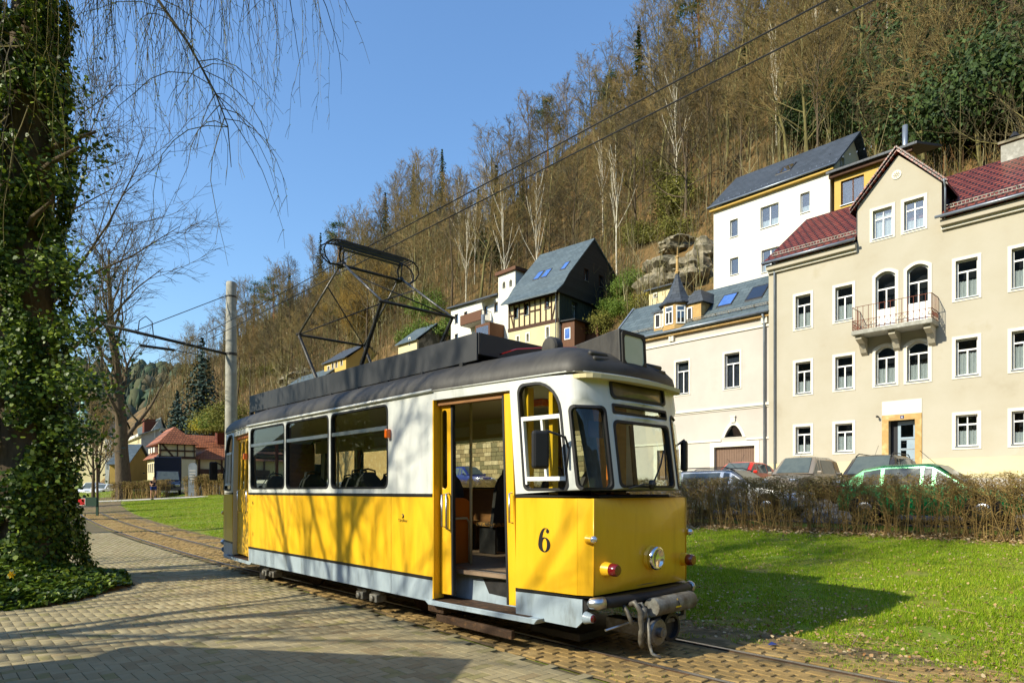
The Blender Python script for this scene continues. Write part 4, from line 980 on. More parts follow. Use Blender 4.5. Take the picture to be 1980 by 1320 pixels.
# figure six and the door button with its caption
def curve_poly(fn, n=40): return [fn(2*math.pi*k/n) for k in range(n)]
c6 = (1.585, 1.16); S6 = .235
outer = curve_poly(lambda a: (c6[0]+.62*S6*.5*math.cos(a), c6[1]-.19*S6+.31*S6*math.sin(a)))
inner = curve_poly(lambda a: (c6[0]+.02*S6+.24*S6*.5*math.cos(a), c6[1]-.19*S6+.265*S6*math.sin(a)))
num = MB(); num.plate(outer, [inner], -.0035, .0, em)
stem = []
for k in range(15):
    t = k/14; a = math.radians(180-95*t); stem.append((c6[0]+.02*S6+.33*S6*math.cos(a)*(1-.06*t), c6[1]-.19*S6+.0+.69*S6*math.sin(a)))
inn = []
for k in range(15):
    t = k/14; a = math.radians(180-95*t); inn.append((c6[0]+.04*S6+.17*S6*math.cos(a)*(1-.2*t)+.02*S6*t, c6[1]-.19*S6+.64*S6*math.sin(a)+.01*S6))
num.plate(stem+inn[::-1], [], -.0025, .0, em)
num.plate(curve_poly(lambda a: (c6[0]+.17*S6+.075*S6*math.cos(a), c6[1]+.37*S6+.085*S6*math.sin(a)), 16), [], -.0045, .0, em)
num.plate([(c6[0]+.04*S6, c6[1]+.50*S6), (c6[0]+.15*S6, c6[1]+.49*S6), (c6[0]+.245*S6, c6[1]+.41*S6), (c6[0]+.235*S6, c6[1]+.36*S6), (c6[0]+.14*S6, c6[1]+.46*S6), (c6[0]+.04*S6, c6[1]+.465*S6)], [], -.0030, .0, em)
num.build('number', 'black_trim', TR)['label'] = 'black numeral 6 in bold serif type'
b = MB(); b.lathe((2.13, -1.10, 1.335), (0, -1, 0), [(0, .026), (.006, .026), (.012, .012)], 14); bt = b.build('door_button', 'black_trim', TR)
b = MB(); b.lathe((2.13, -1.112, 1.335), (0, -1, 0), [(0, .016), (.005, .015), (.006, .002)], 12); b.build('button_cap', 'yellow_paint', bt)
text_mesh('caption', 'Türöffner', .052, 'black_trim', TR, (2.13, -1.1015, 1.265))
# running gear
ug = MB(); ug.box(-4.3, 4.3, -.72, .72, .50, .66); ug.build('underframe', 'dark_metal', TR)
for x in (-1.6, 1.6):
    bx_ = MB(); bx_.box(x-.75, x+.75, -.66, -.60, .30, .46); bx_.box(x-.75, x+.75, .60, .66, .30, .46); bo = bx_.build('bogie_frame', 'dark_metal', TR, bevel=.02)
    for q in (-.0,):
        pass
    for yy in RAILS:
        b = MB(); s_ = 1 if yy > 0 else -1
        b.lathe((x, yy, .36), (0, s_, 0), [(-.06, .12), (-.06, .30), (-.03, .30), (-.02, .33), (.03, .33), (.03, .08), (.07, .08), (.075, .02)], 24); b.build('wheel', 'rust_metal', bo, smooth=True, auto=40)
for x in (-2.25, -1.95, .95, 1.3):
    b = MB(); b.box(x-.09, x+.09, -1.02, -.86, .19, .29); b.lathe((x, -1.02, .24), (0, -1, 0), [(0, .045), (.03, .04), (.035, .01)], 10); b.box(x-.12, x+.12, -.98, -.90, .294, .33); b.build('axle_box', 'grey_metal', TR, bevel=.012)
b = MB(); b.box(2.50, 2.80, -1.0, -.70, .24, .34); b.box(2.62, 3.9, -.97, -.92, .13, .22); b.build('life_guard', 'rust_metal', TR, bevel=.01)
b = MB(); b.box(-3.0, -2.75, -.8, -.5, .05, .36); b.box(3.7, 4.4, -.5, .5, .12, .2); b.build('sand_box', 'dark_metal', TR, bevel=.01)
# ================================================================== HOUSES
class House:
    def __init__(s, name, label, fr, xc, zg, cat='house', group=None):
        s.fr = fr; s.off = (xc, 0, zg)
        X, Y = fr.w(xc, 0)
        s.e = tag(empty(name, (X, Y, zg), fr.a), label, cat, group)
        s.holes = {}
    def mb(s): return MB(off=s.off)
    def box(s, nm, mat, *a, par=None, bevel=0): return s.mb().box(*a).build(nm, mat, par or s.e, bevel=bevel)
    def plate(s, nm, mat, outer, holes, d0, d1, mp=None, par=None, bevel=0):
        return s.mb().plate(outer, holes, d0, d1, mp).build(nm, mat, par or s.e, bevel=bevel)
FRONT = lambda x, z, d: (x, d, z)
def RIGHT(xr): return lambda u, z, d: (xr-d, u, z)
def LEFT(xl): return lambda u, z, d: (xl+d, u, z)
def shape(x0, x1, z0, z1, ar): return arch(x0, x1, z0, z1-ar, z1) if ar else rect(x0, x1, z0, z1)
def window(H, x0, x1, z0, z1, mp=FRONT, key='front', sur=.13, ar=0.0, style='T', curtain=.45, surm='surround_white', frm='window_white', dep=.15, sill=True, glass='house_glass', name='window', cmat='curtain', fw=.06):
    hx0, hx1, hz0, hz1 = x0+sur, x1-sur, z0+sur, z1-sur
    hole = shape(hx0, hx1, hz0, hz1, ar); H.holes.setdefault(key, []).append(hole)
    inn = shape(hx0+fw, hx1-fw, hz0+fw, hz1-fw, ar)
    f = H.mb(); f.plate(shape(hx0+.002, hx1-.002, hz0+.002, hz1-.002, ar), [inn], dep, dep+.06, mp)
    xm = (hx0+hx1)/2; zt = hz0+(hz1-hz0)*.70
    mw = fw*.55
    if style in 'TX':
        f.plate(rect(hx0+fw-.004, hx1-fw+.004, zt-mw, zt+mw), [], dep-.008, dep+.05, mp)
        f.plate(rect(xm-mw*.8, xm+mw*.8, hz0+fw-.004, zt-mw-.002), [], dep-.004, dep+.05, mp)
        if style == 'X': f.plate(rect(xm-mw*.6, xm+mw*.6, zt+mw+.002, hz1-fw+.004), [], dep-.004, dep+.05, mp)
    elif style == '2': f.plate(rect(xm-mw, xm+mw, hz0+fw-.004, hz1-fw+.004), [], dep-.004, dep+.05, mp)
    w = f.build(name, frm, H.e)
    H.plate('pane', glass, shape(hx0+fw*.5, hx1-fw*.5, hz0+fw*.5, hz1-fw*.5, ar), [], dep+.025, dep+.03, mp, w)
    if sur > .02:
        H.plate('surround', surm, shape(x0, x1, z0, z1, ar*1.15), [shape(hx0-.001, hx1+.001, hz0-.001, hz1+.001, ar)], -.028, .03, mp, w)
    if sill: H.plate('sill', 'window_white' if sur < .02 else 'zinc', rect(hx0-.03, hx1+.03, hz0-.035, hz0-.002), [], -.075, dep, mp, w)
    if curtain:
        m = 12; zc = hz0+fw+(hz1-hz0-2*fw)*curtain; vs_ = []
        for k in range(m+1):
            u = hx0+fw*.6+(hx1-hx0-1.2*fw)*k/m; dd = dep+.11+.018*(-1)**k
            vs_ += [mp(u, hz0+.03, dd), mp(u, zc+.02*((k % 2)), dd)]
        c = H.mb(); c.add(vs_, [(2*k, 2*k+2, 2*k+3, 2*k+1) for k in range(m)]); c.build('curtain', cmat, w)
    H.plate('room_shade_sheet', 'dark_room', rect(hx0-.2, hx1+.2, hz0-.2, hz1+.2), [], dep+.40, dep+.42, mp, w)  # near-black sheet paints the shade of the unlit room behind the pane
    return w
def roof2(H, x0, x1, y0, ze, yr, zr, y1, mat, th=.12, ze1=None, nm='roof'):
    """two slopes with the ridge along x"""
    b = H.mb(); ze1 = ze if ze1 is None else ze1
    A = [(y0, ze), (yr, zr), (y1, ze1)]; B = [(y0, ze-th), (yr, zr-th*1.2), (y1, ze1-th)]
    v = []
    for x in (x0, x1): v += [(x, y, z) for y, z in A] + [(x, y, z) for y, z in B]
    b.add(v, [(0, 6, 7, 1), (1, 7, 8, 2), (3, 4, 10, 9), (4, 5, 11, 10), (0, 3, 9, 6), (2, 8, 11, 5), (0, 1, 4, 3), (1, 2, 5, 4), (6, 9, 10, 7), (7, 10, 11, 8)])
    return b.build(nm, mat, H.e)
def gable(H, xpos, y0, y1, zg, ze, yr, zr, mat, side, key):
    H.plate('gable_wall', mat, [(y0, zg), (y1, zg), (y1, ze), (yr, zr), (y0, ze)], H.holes.get(key, []), .0, .22, RIGHT(xpos) if side > 0 else LEFT(xpos))
def pipe(H, x, z0, z1, y=-.10, r=.05, par=None):
    b = H.mb(); b.tube([(x, y, z0), (x, y, z1-.35), (x, y-.03, z1-.2), (x, y-.22, z1)], r, 8); return b.build('downpipe', 'zinc', H.e, smooth=True)
def gutter(H, x0, x1, y, z, r=.065):
    b = H.mb(); b.tube([(x0, y, z), (x1, y, z)], r, 8); return b.build('gutter', 'zinc', H.e, smooth=True)
def snow_guard(H, x0, x1, y, z, rf, h=.18):
    b = H.mb()
    b.bar((x0, y, z+h), (x1, y, z+h), .025, .03); b.bar((x0, y, z+.05), (x1, y, z+.05), .025, .03)
    n = int((x1-x0)/.14)
    for k in range(n+1):
        x = x0+(x1-x0)*k/n; b.box(x-.01, x+.01, y-.01, y+.01, z+.04, z+h)
    for k in range(int((x1-x0)/.75)+1):
        x = x0+.2+.75*k
        if x < x1: b.bar((x, y-.03, z+h), (x, y+.10, z-.0), .05, .02)
    return b.build('snow_guard', 'grey_metal', rf)
def pxwin(H, fr, a, dep=0.0, **k):
    """window from its outline seen in the photograph, on the wall plane of its house"""
    x0, z1 = fr.on(a[0], a[2], dep); x1, z1b = fr.on(a[1], a[2], dep); _, z0 = fr.on((a[0]+a[1])/2, a[3], dep)
    zt = fr.on((a[0]+a[1])/2, a[2], dep)[1]
    return window(H, x0, x1, z0, zt, **k)

# ---- beige house with red roof and central gable
fb = VF(27.0); ZGB = 1.9
A = House('apartment_house', 'beige plastered house with dark red tiled roof, central gable and iron balcony', fb, -.6, ZGB)
cols = [(-5.34, -4.34), (-3.44, -2.41), (1.43, 2.46), (3.33, 4.36)]
for i, (a, b_) in enumerate(cols):
    window(A, a, b_, 3.38, 4.96, curtain=(.3, .55, .5, .35)[i], style='T' if i < 2 else 'X')
    window(A, a, b_, 6.37, 8.17, curtain=.38 if i < 2 else .62)
    window(A, a, b_, 9.64, 11.5, curtain=.46)
for a, b_ in ((-1.68, -.60), (-.40, .69)):
    window(A, a, b_, 6.37, 8.35, ar=.2, curtain=.42)
    w = window(A, a, b_, 8.96, 11.75, ar=.2, curtain=0, sill=False, name='balcony_door')
    A.plate('door_panel', 'window_white', rect(a+.17, b_-.17, 9.12, 9.95), [], .09, .13, par=w)
for a, b_ in ((-1.79, -.74), (-.51, .52)): window(A, a, b_, 13.08, 14.65, curtain=.9 if a < -1 else .35, style='X')
# entrance
A.holes['front'].append(rect(-1.0, .05, 1.92, 4.80))
A.plate('door_surround', 'sandstone', [(-1.27, 1.95), (-1.0, 1.95), (-1.0, 4.80), (.05, 4.80), (.05, 1.95), (.31, 1.95), (.31, 5.06), (-1.27, 5.06)], [], -.05, .22)
A.plate('lintel_panel', 'surround_white', rect(-1.27, .31, 5.064, 5.69), [], -.03, .02)
d = A.plate('door', 'door_blue', rect(-.72, .05, 1.95, 4.76), [rect(-.60, -.40, 2.2+.0, 2.55), rect(-.60, -.40, 2.65, 3.0), rect(-.60, -.38, 3.1, 3.45), rect(-.60, -.36, 3.55, 3.9), rect(-.60, -.1, 4.05, 4.6)], .30, .36)
A.plate('door_pane', 'house_glass', rect(-.62, -.08, 2.15, 4.62), [], .32, .33, par=d)
for z in (2.6, 3.05, 3.5, 3.95): A.plate('door_rib', 'alu', rect(-.62, .04, z-.012, z+.012), [], .285, .30, par=d)
A.plate('handle', 'alu', rect(-.68, -.65, 2.9, 3.2), [], .25, .30, par=d)
A.plate('door_side', 'dark_room', rect(-1.0, -.72, 1.95, 4.8), [], .34, .37)
n_ = A.plate('number_plate', 'blue_plastic', rect(-.52, -.38, 4.86, 5.0), [], -.065, -.05)
text_mesh('numeral', '6', .13, 'window_white', n_, (-.45+.6, -.067, 4.885-ZGB))
b = A.mb(); b.lathe((-1.42, -.02, 5.02), (0, -1, 0), [(0, .03), (.12, .03), (.13, .05), (.22, .05)], 10); b.build('wall_lamp', 'dark_metal', A.e, smooth=True)
wall = [(-6.6, ZGB), (5.4, ZGB), (5.4, 13.3), (1.05, 13.3), (1.05, 14.95), (-.63, 16.72), (-2.32, 14.95), (-2.32, 13.3), (-6.6, 13.3)]
A.plate('wall', 'plaster_beige', wall, A.holes['front'], 0, .25)
A.box('plinth', 'plaster_cream', -6.62, -1.28, -.04, -.001, ZGB, 3.02); A.box('plinth', 'plaster_cream', .32, 5.42, -.04, -.001, ZGB, 3.02)
gable(A, -6.6, .25, 10, ZGB, 13.3, 5.1, 17.1, 'plaster_beige', -1, 'l'); gable(A, 5.4, .25, 10, ZGB, 13.3, 5.1, 17.1, 'plaster_beige', 1, 'r')
A.plate('back_wall', 'plaster_beige', rect(-6.38, 5.18, ZGB, 13.3), [], 9.78, 10)
sl_ = (17.2-13.33)/5.52
roof2(A, -2.36, 1.09, .3, 13.33+.72*sl_, 5.1, 17.2, 10.5, 'tiles_red'); roof2(A, 1.091, 5.6, -.42, 13.33, 5.1, 17.2, 10.5, 'tiles_red')
rf = roof2(A, -6.78, -2.361, -.42, 13.33, 5.1, 17.2, 10.5, 'tiles_red')
for a, b_ in ((-6.6, -2.33), (1.06, 5.4)):
    A.box('cornice', 'surround_white', a, b_, -.14, -.001, 12.82, 12.95); A.box('cornice', 'plaster_beige', a, b_, -.30, -.001, 12.955, 13.2)
    gutter(A, a-.15, b_+.05, -.48, 13.30)
    sg_ = snow_guard(A, a+.1, b_-.1, .18, 13.75, rf)
# gable dormer roof
b = A.mb()
for s_ in (-1, 1):
    xe = -.63+s_*1.95
    P = [(-.63, -.22, 16.98), (xe, -.22, 14.78), (xe, 3.2, 14.78), (-.63, 4.9, 16.98)]
    Q = [(x, y, z-.13) for x, y, z in P]
    b.add(P+Q, [(0, 1, 2, 3), (7, 6, 5, 4), (0, 4, 5, 1), (1, 5, 6, 2), (2, 6, 7, 3), (3, 7, 4, 0)])
b.build('gable_roof', 'tiles_red', A.e)
b = A.mb()
for s_ in (-1, 1):
    for k in range(7):
        t0, t1 = k/7, (k+.96)/7
        p0 = Vector((-.63+s_*1.97*t0, -.23, 17.02-2.22*t0)); p1 = Vector((-.63+s_*1.97*t1, -.23, 17.02-2.22*t1))
        b.bar(p0, p1, .16, .06)
b.build('verge_tile', 'tiles_red', A.e)
for s_ in (-1, 1):
    x = -.63+s_*1.69; A.plate('dormer_cheek', 'slate_black', [(.02, 13.4), (2.6, 14.9), (.02, 14.9)], [], -.06, .0, (lambda xx, s_: (lambda u, z, d: (xx-s_*d*.0+d, u, z)))(x, s_))
b = A.mb(); b.lathe((-.68, -.0, 15.85), (0, -1, 0), [(0, .20), (.03, .20), (.035, .15)], 20); ros = b.build('rosette', 'surround_white', A.e)
for k in range(8):
    b = A.mb(); a = k*math.pi/4; b.bar((-.68+.03*math.cos(a), -.04, 15.85+.03*math.sin(a)), (-.68+.14*math.cos(a), -.04, 15.85+.14*math.sin(a)), .02, .03); b.build('petal', 'plaster_beige', ros)
pipe(A, -6.25, 1.9, 13.25); pipe(A, 1.2, 12.9, 14.9, r=.04)
b = A.mb(); b.box(2.3, 3.2, 4.7, 5.5, 16.6, 17.75); ch = b.build('chimney', 'concrete', rf, bevel=.01)
A.box('chimney_cap', 'stone_grey', 2.2, 3.3, 4.6, 5.6, 17.754, 17.87, par=rf); b = A.mb(); b.lathe((2.75, 5.1, 17.87), (0, 0, 1), [(0, .2), (.2, .16), (.2, .22), (.45, .06)], 10); b.build('chimney_pot', 'dark_metal', rf)
# balcony
bal = A.box('balcony_slab', 'concrete', -2.24, .96, -1.05, -.001, 8.72, 8.92, bevel=.03)
for x in (-2.0, -.64, .72):
    b = A.mb(); b.plate([(0, 8.71), (-.85, 8.71), (-.85, 8.55), (-.45, 8.40), (-.18, 8.02), (0, 7.9)], [], x-.13, x+.13, lambda y, z, d: (d, y-.002, z)); b.build('balcony_bracket', 'plaster_beige', bal)
b = A.mb(); top = 9.98
def railrun(p, q, n):
    for z in (8.97, 9.35, top): b.bar((p[0], p[1], z), (q[0], q[1], z), .025, .02)
    for k in range(n+1):
        x, y = p[0]+(q[0]-p[0])*k/n, p[1]+(q[1]-p[1])*k/n
        b.box(x-.009, x+.009, y-.009, y+.009, 8.92, top)
        if k < n:
            x2, y2 = p[0]+(q[0]-p[0])*(k+1)/n, p[1]+(q[1]-p[1])*(k+1)/n
            b.bar((x, y, 9.0), (x2, y2, 9.33), .012, .012); b.bar((x, y, 9.33), (x2, y2, 9.0), .012, .012)
railrun((-2.2, -1.0), (.92, -1.0), 14); railrun((-2.2, -1.0), (-2.2, -.02), 5); railrun((.92, -1.0), (.92, -.02), 5)
b.build('balcony_railing', 'iron_rust', bal)

# ---- pale pink house with slate roof, turret dormer and garages
fp = VF(27.35); B = House('townhouse', 'pale pink house with grey slate roof, turret dormer and brown garage door', fp, -11.5, 1.9)
for a, b_ in ((-12.48, -11.38), (-9.38, -8.26), (-15.6, -14.5)): window(B, a, b_, 7.16, 9.28, sur=.12, curtain=.9, cmat='curtain_grey')
for a, b_ in ((-10.14, -7.28), (-13.9, -11.9)):
    B.holes['front'].append(rect(a+.25, b_-.25, 1.92, 4.05))
    B.plate('garage_surround', 'surround_white', [(a, 1.95), (a+.25, 1.95), (a+.25, 4.05), (b_-.25, 4.05), (b_-.25, 1.95), (b_, 1.95), (b_, 4.31), (a, 4.31)], [], -.03, .1)
    g = B.plate('garage_door', 'garage_brown', rect(a+.24, b_-.24, 1.95, 4.06), [], .20, .23)
    n = int((b_-a-.5)/.10)
    for k in range(n):
        x = a+.27+(b_-a-.54)*k/n; B.plate('slat', 'garage_brown', rect(x+.012, x+(b_-a-.54)/n-.012, 1.96, 4.04), [], .18, .199, par=g)
hl = arch(-9.28, -8.2, 4.56, 4.56, 5.22, n=14); B.holes['front'].append(hl)
B.plate('arch_surround', 'surround_white', arch(-9.46, -8.02, 4.53, 4.53, 5.44, n=14), [arch(-9.281, -8.199, 4.56, 4.56, 5.221, n=14)], -.03, .1)
fl = B.plate('fanlight', 'timber', arch(-9.28, -8.2, 4.56, 4.56, 5.22, n=14), [arch(-9.2, -8.77, 4.62, 4.62, 5.12, n=8)], .12, .18)
B.plate('pane', 'house_glass', arch(-9.25, -8.22, 4.58, 4.58, 5.2, n=14), [], .10, .11, par=fl)
B.plate('room_shade_sheet', 'dark_room', rect(-9.5, -8.0, 4.4, 5.4), [], .5, .52, par=fl)
b = B.mb(); b.box(-8.86, -8.62, -.10, -.031, 5.36, 5.66); b.box(-8.9, -8.58, -.12, -.031, 5.664, 5.72); b.build('keystone', 'surround_white', B.e)
B.plate('wall', 'plaster_pink', rect(-17, -6.58, 1.9, 10.95), B.holes['front'], 0, .25)
for z0, z1, y in ((6.05, 6.13, -.05), (6.134, 6.27, -.12), (4.36, 4.46, -.06), (10.25, 10.36, -.07)):
    for a, b_ in (((-17, -6.59),) if z0 > 5 else ((-17, -9.47), (-8.01, -6.59))): B.box('cornice', 'surround_white', a, b_, y, -.001, z0, z1)
B.box('cornice', 'sandstone', -17, -6.59, -.22, -.001, 10.75, 10.94)
for x in (-12.6, -6.95):
    B.box('console', 'surround_white', x-.16, x-.02, -.16, -.001, 10.42, 10.74); B.box('console', 'surround_white', x+.02, x+.16, -.16, -.001, 10.42, 10.74)
gable(B, -17, .25, 5, 1.9, 10.95, 2.6, 13.6, 'plaster_pink', -1, 'l')
B.plate('back_wall', 'plaster_pink', rect(-16.7, -6.7, 1.9, 10.95), [], 4.9, 5.1)
rb = roof2(B, -17.2, -6.62, -.30, 10.98, 2.5, 13.75, 5.3, 'slate_blue')
gutter(B, -17.2, -6.6, -.36, 10.97); pipe(B, -6.95, 1.9, 10.85, y=-.12, r=.06)
snow_guard(B, -16.8, -6.8, .05, 11.40, rb, h=.14)
b = B.mb(); b.bar((-17.22, -.3, 11.02), (-17.22, 2.5, 13.82), .12, .05); b.build('verge', 'zinc', rb)
def skylight(H, x0, x1, y0, y1, zf, par, mat='skylight_blue'):
    b = H.mb(); z0, z1 = zf(y0), zf(y1)
    b.add([(x0, y0, z0+.06), (x1, y0, z0+.06), (x1, y1, z1+.06), (x0, y1, z1+.06), (x0, y0, z0), (x1, y0, z0), (x1, y1, z1), (x0, y1, z1)], [(0, 1, 2, 3), (0, 4, 5, 1), (1, 5, 6, 2), (2, 6, 7, 3), (3, 7, 4, 0)])
    s_ = b.build('skylight', 'dark_metal', par); g = .06; b = H.mb(); ky = (y1-y0); q0, q1 = y0+.05*ky+.03, y1-.05*ky-.03
    b.add([(x0+g, q0, zf(q0)+.068), (x1-g, q0, zf(q0)+.068), (x1-g, q1, zf(q1)+.068), (x0+g, q1, zf(q1)+.068)], [(0, 1, 2, 3)]); b.build('pane', mat, s_)
zfB = lambda y: 10.98+(y+.30)*2.77/2.8
skylight(B, -10.2, -9.3, .75, 1.65, zfB, rb); skylight(B, -8.5, -7.5, .75, 1.75, zfB, rb, 'house_glass')
# turret dormer
tz0, tz1 = 11.05, 12.55; cx, cy = -12.55, .45; R8 = .92
oc = [(cx+R8*math.cos(math.radians(22.5+45*k)), cy+R8*math.sin(math.radians(22.5+45*k))) for k in range(8)]
tur = B.mb(); tur.plate(oc, [], tz0, tz1, lambda x, y, d: (x, y, d)); t_ = tur.build('turret', 'orange_panel' if 0 else 'sandstone', B.e)
for k in range(8):
    p, q = Vector((*oc[k], 0)), Vector((*oc[(k+1) % 8], 0)); m_ = (p+q)/2
    if m_.y > cy+.1: continue
    dirv = (q-p).normalized(); nv = Vector((dirv.y, -dirv.x, 0)); nv = nv if (m_-Vector((cx, cy, 0))).dot(nv) > 0 else -nv
    mpk = (lambda m_, dirv, nv: (lambda u, z, d: tuple(m_+dirv*u-nv*d+Vector((0, 0, z)))))(m_, dirv, nv)
    w_ = B.plate('turret_window', 'window_white', rect(-.27, .27, 11.35, 12.40), [rect(-.20, -.025, 11.42, 12.05), rect(.025, .20, 11.42, 12.05), rect(-.20, .20, 12.12, 12.34)], -.04, -.002, mpk)
    B.plate('pane', 'house_glass', rect(-.22, .22, 11.4, 12.36), [], -.016, -.012, mpk, w_); B.plate('room_shade_sheet', 'dark_room', rect(-.22, .22, 11.4, 12.36), [], -.006, -.003, mpk, w_)
b = B.mb(); b.lathe((cx, cy, 0), (0, 0, 1), [(12.55, 1.10), (12.60, 1.12), (12.75, .95), (13.2, .62), (13.9, .30), (14.5, .09), (14.55, .05)], 8); sp_ = b.build('spire', 'slate_dark', t_)
b = B.mb(); b.lathe((cx, cy, 0), (0, 0, 1), [(14.5, .12), (14.62, .16), (14.7, .09), (15.4, .08), (15.5, .13), (15.6, .03), (16.1, .015)], 8); b.build('finial', 'sandstone', t_)
b = B.mb(); b.box(cx-1.35, cx-.75, .0, 1.4, 11.2, 12.35); b.box(cx+.75, cx+1.75, .15, 1.6, 11.2, 12.45); dm = b.build('side_dormer', 'sandstone', B.e)
for xa, xb in ((cx-1.25, cx-.85), (cx+.85, cx+1.2)):
    w_ = B.plate('dormer_window', 'window_white', rect(xa, xb, 11.4, 12.25), [rect(xa+.06, xb-.06, 11.47, 12.18)], -.05, -.01); w_.location.y = .0 if xa < cx else .15
    p_ = B.plate('pane', 'dark_room', rect(xa+.05, xb-.05, 11.46, 12.19), [], -.02, -.012, par=w_)
b = B.mb(); b.add([(cx-1.5, -.12, 12.3), (cx-.6, -.12, 12.3), (cx-.6, 1.5, 12.95), (cx-1.5, 1.5, 12.95), (cx-1.5, -.12, 12.38), (cx-.6, -.12, 12.38), (cx-.6, 1.5, 13.03), (cx-1.5, 1.5, 13.03)], [(4, 5, 6, 7), (0, 4, 7, 3), (1, 2, 6, 5), (0, 1, 5, 4)]); b.build('side_dormer_roof', 'slate_dark', B.e)
b = B.mb(); xr0, xr1 = cx+.6, cx+1.95; b.add([(xr0, .02, 12.42), (xr1, .02, 12.42), (xr1, 1.9, 12.5), (xr0, 1.9, 12.5), (xr0+.5, .5, 13.25), (xr1-.45, .5, 13.25), (xr1-.45, 2.2, 13.3), (xr0+.5, 2.2, 13.3)], [(0, 1, 5, 4), (1, 2, 6, 5), (4, 5, 6, 7), (0, 4, 7, 3), (3, 2, 1, 0)]); b.build('side_dormer_roof', 'slate_dark', B.e)

# ---- white house on the slope, dark roof
fc = VF(38.5); C = House('hillside_house', 'tall white house with dark slate roof on the slope above the red roof', fc, fc.on(1500, 500)[0], 9.0)
xl, ze = fc.on(1380, 407); xr, ze2 = fc.on(1605, 320); ze = (ze+ze2)/2
for a in ((1411, 1427, 424, 458), (1470, 1506, 396, 438), (1547, 1566, 372, 411), (1411, 1428, 498, 531), (1472, 1506, 480, 524)):
    pxwin(C, fc, a, sur=.0 if 0 else .015, style='2' if a[1]-a[0] > 30 else '1', curtain=.35 if a[0] > 1440 else 0, glass='house_glass')
C.plate('wall', 'plaster_white', rect(xl, xr, 9, ze), C.holes['front'], 0, .25)
yr = 4.0; zr = ze+3.6; yb = 8.0
window(C, 1.6, 2.5, ze+.3, ze+1.5, mp=RIGHT(xr), key='r', sur=.05, style='1', curtain=0); window(C, 4.6, 5.5, ze+.3, ze+1.5, mp=RIGHT(xr), key='r', sur=.05, style='1', curtain=0)
gable(C, xr, .25, yb, 9, ze-.1, yr, zr-.15, 'plaster_cream', 1, 'r'); gable(C, xl, .25, yb, 9, ze-.1, yr, zr-.15, 'plaster_white', -1, 'l')
C.plate('back_wall', 'plaster_white', rect(xl+.25, xr-.25, 9, ze-.1), [], yb-.25, yb)
rc = roof2(C, xl-.3, xr+.5, -.35, ze+.02, yr, zr+.12, yb+.35, 'slate_dark'); C.box('fascia', 'plaster_yellow', xl-.2, xr+.3, -.28, -.001, ze-.28, ze-.13); gutter(C, xl-.3, xr+.5, -.42, ze-.02)
zfC = lambda y: ze+.02+(y+.35)*(zr+.12-ze-.02)/(yr+.35)
skylight(C, (xl+xr)/2-.1, (xl+xr)/2+1.0, 1.3, 2.4, zfC, rc, 'house_glass')
b = C.mb()
for k in range(26):
    x = xl+.3+k*.42; b.bar((x, .1, zfC(.1)+.0), (x, .16, zfC(.1)+.12), .03, .03)
b.build('snow_hook', 'zinc', rc)
# side wing with big window
ex0, ex1 = xr+.02, xr+4.6; zx = ze-.5
wn_ = pxwin(C, fc, (1625, 1671, 343, 392), key='x', sur=.02, style='2', frm='board_brown', curtain=0, glass='house_glass')
C.plate('wing_wall', 'plaster_yellow', rect(ex0+.24, ex1, 9, zx), C.holes['x'], .02, .22); C.box('wing_side', 'plaster_yellow', ex1-.2, ex1, .23, 5, 9, zx)
b = C.mb(); b.add([(ex0-.1, -.5, zx-.1), (ex1+.5, -.5, zx-.1), (ex1+.5, 5, zx+1.7), (ex0-.1, 5, zx+1.7), (ex0-.1, -.5, zx+.05), (ex1+.5, -.5, zx+.05), (ex1+.5, 5, zx+1.85), (ex0-.1, 5, zx+1.85)], [(4, 5, 6, 7), (3, 2, 1, 0), (0, 1, 5, 4), (1, 2, 6, 5), (0, 4, 7, 3)]); b.build('wing_roof', 'slate_dark', C.e)
C.box('wing_beam', 'timber', ex0, ex1+.2, -.3, -.05, zx-.34, zx-.12)
xp, zp = fc.on(1750, 243, 3); b = C.mb(); b.tube([(xp, 3, zx), (xp, 3, zp)], .16, 10); b.build('flue', 'zinc', C.e, smooth=True)

# ---- half timbered house with the steep slate roof and dark gable
fd = Frame(*V(-31.5, 39.5)[:2], VANG+math.radians(6)); Dh = House('half_timbered_house', 'half timbered house with steep slate roof and dark slate hung gable', fd, fd.on(1030, 600)[0], 9.5)
xl, _ = fd.on(983, 620); xr, _ = fd.on(1079, 620)
ze = (fd.on(975, 593, -.5)[1]+fd.on(1076, 556, -.5)[1])/2; zbm = (fd.on(983, 640)[1]+fd.on(1074, 615)[1])/2
wid = 11.2; yr = wid/2; zr = fd.on(1141, 463, yr)[1]
for a in ((993, 1002, 593, 616), (1013, 1022, 585, 609), (1052, 1062, 571, 597)): pxwin(Dh, fd, a, sur=.0+.02, style='2', frm='board_green', curtain=.9)
for a in ((997, 1006, 647, 662), (1016, 1025, 642, 662), (1054, 1064, 629, 654)): pxwin(Dh, fd, a, sur=.16, style='1', curtain=0, key='low')
Dh.plate('lower_wall', 'plaster_cream', rect(xl, xr, 9.5, zbm-.15), Dh.holes['low'], 0, .25)
Dh.plate('upper_wall', 'plaster_cream', rect(xl, xr, zbm-.15, ze), Dh.holes['front'], 0.02, .25)
def beam(a, b_, w=.18): 
    b = Dh.mb(); b.bar((a[0], -.0, a[1]), (b_[0], -.0, b_[1]), .09, w, up=(0, 0, 1)); b.build('timber_beam', 'timber', Dh.e)
beam((xl-.05, zbm-.1), (xr+.05, zbm-.1), .34); beam((xl, ze-.12), (xr, ze-.12), .2)
hm = zbm+(ze-zbm)*.52
n = 9
for k in range(n+1):
    x = xl+.1+(xr-xl-.2)*k/n
    beam((x, zbm+.06), (x, ze-.22), .15)
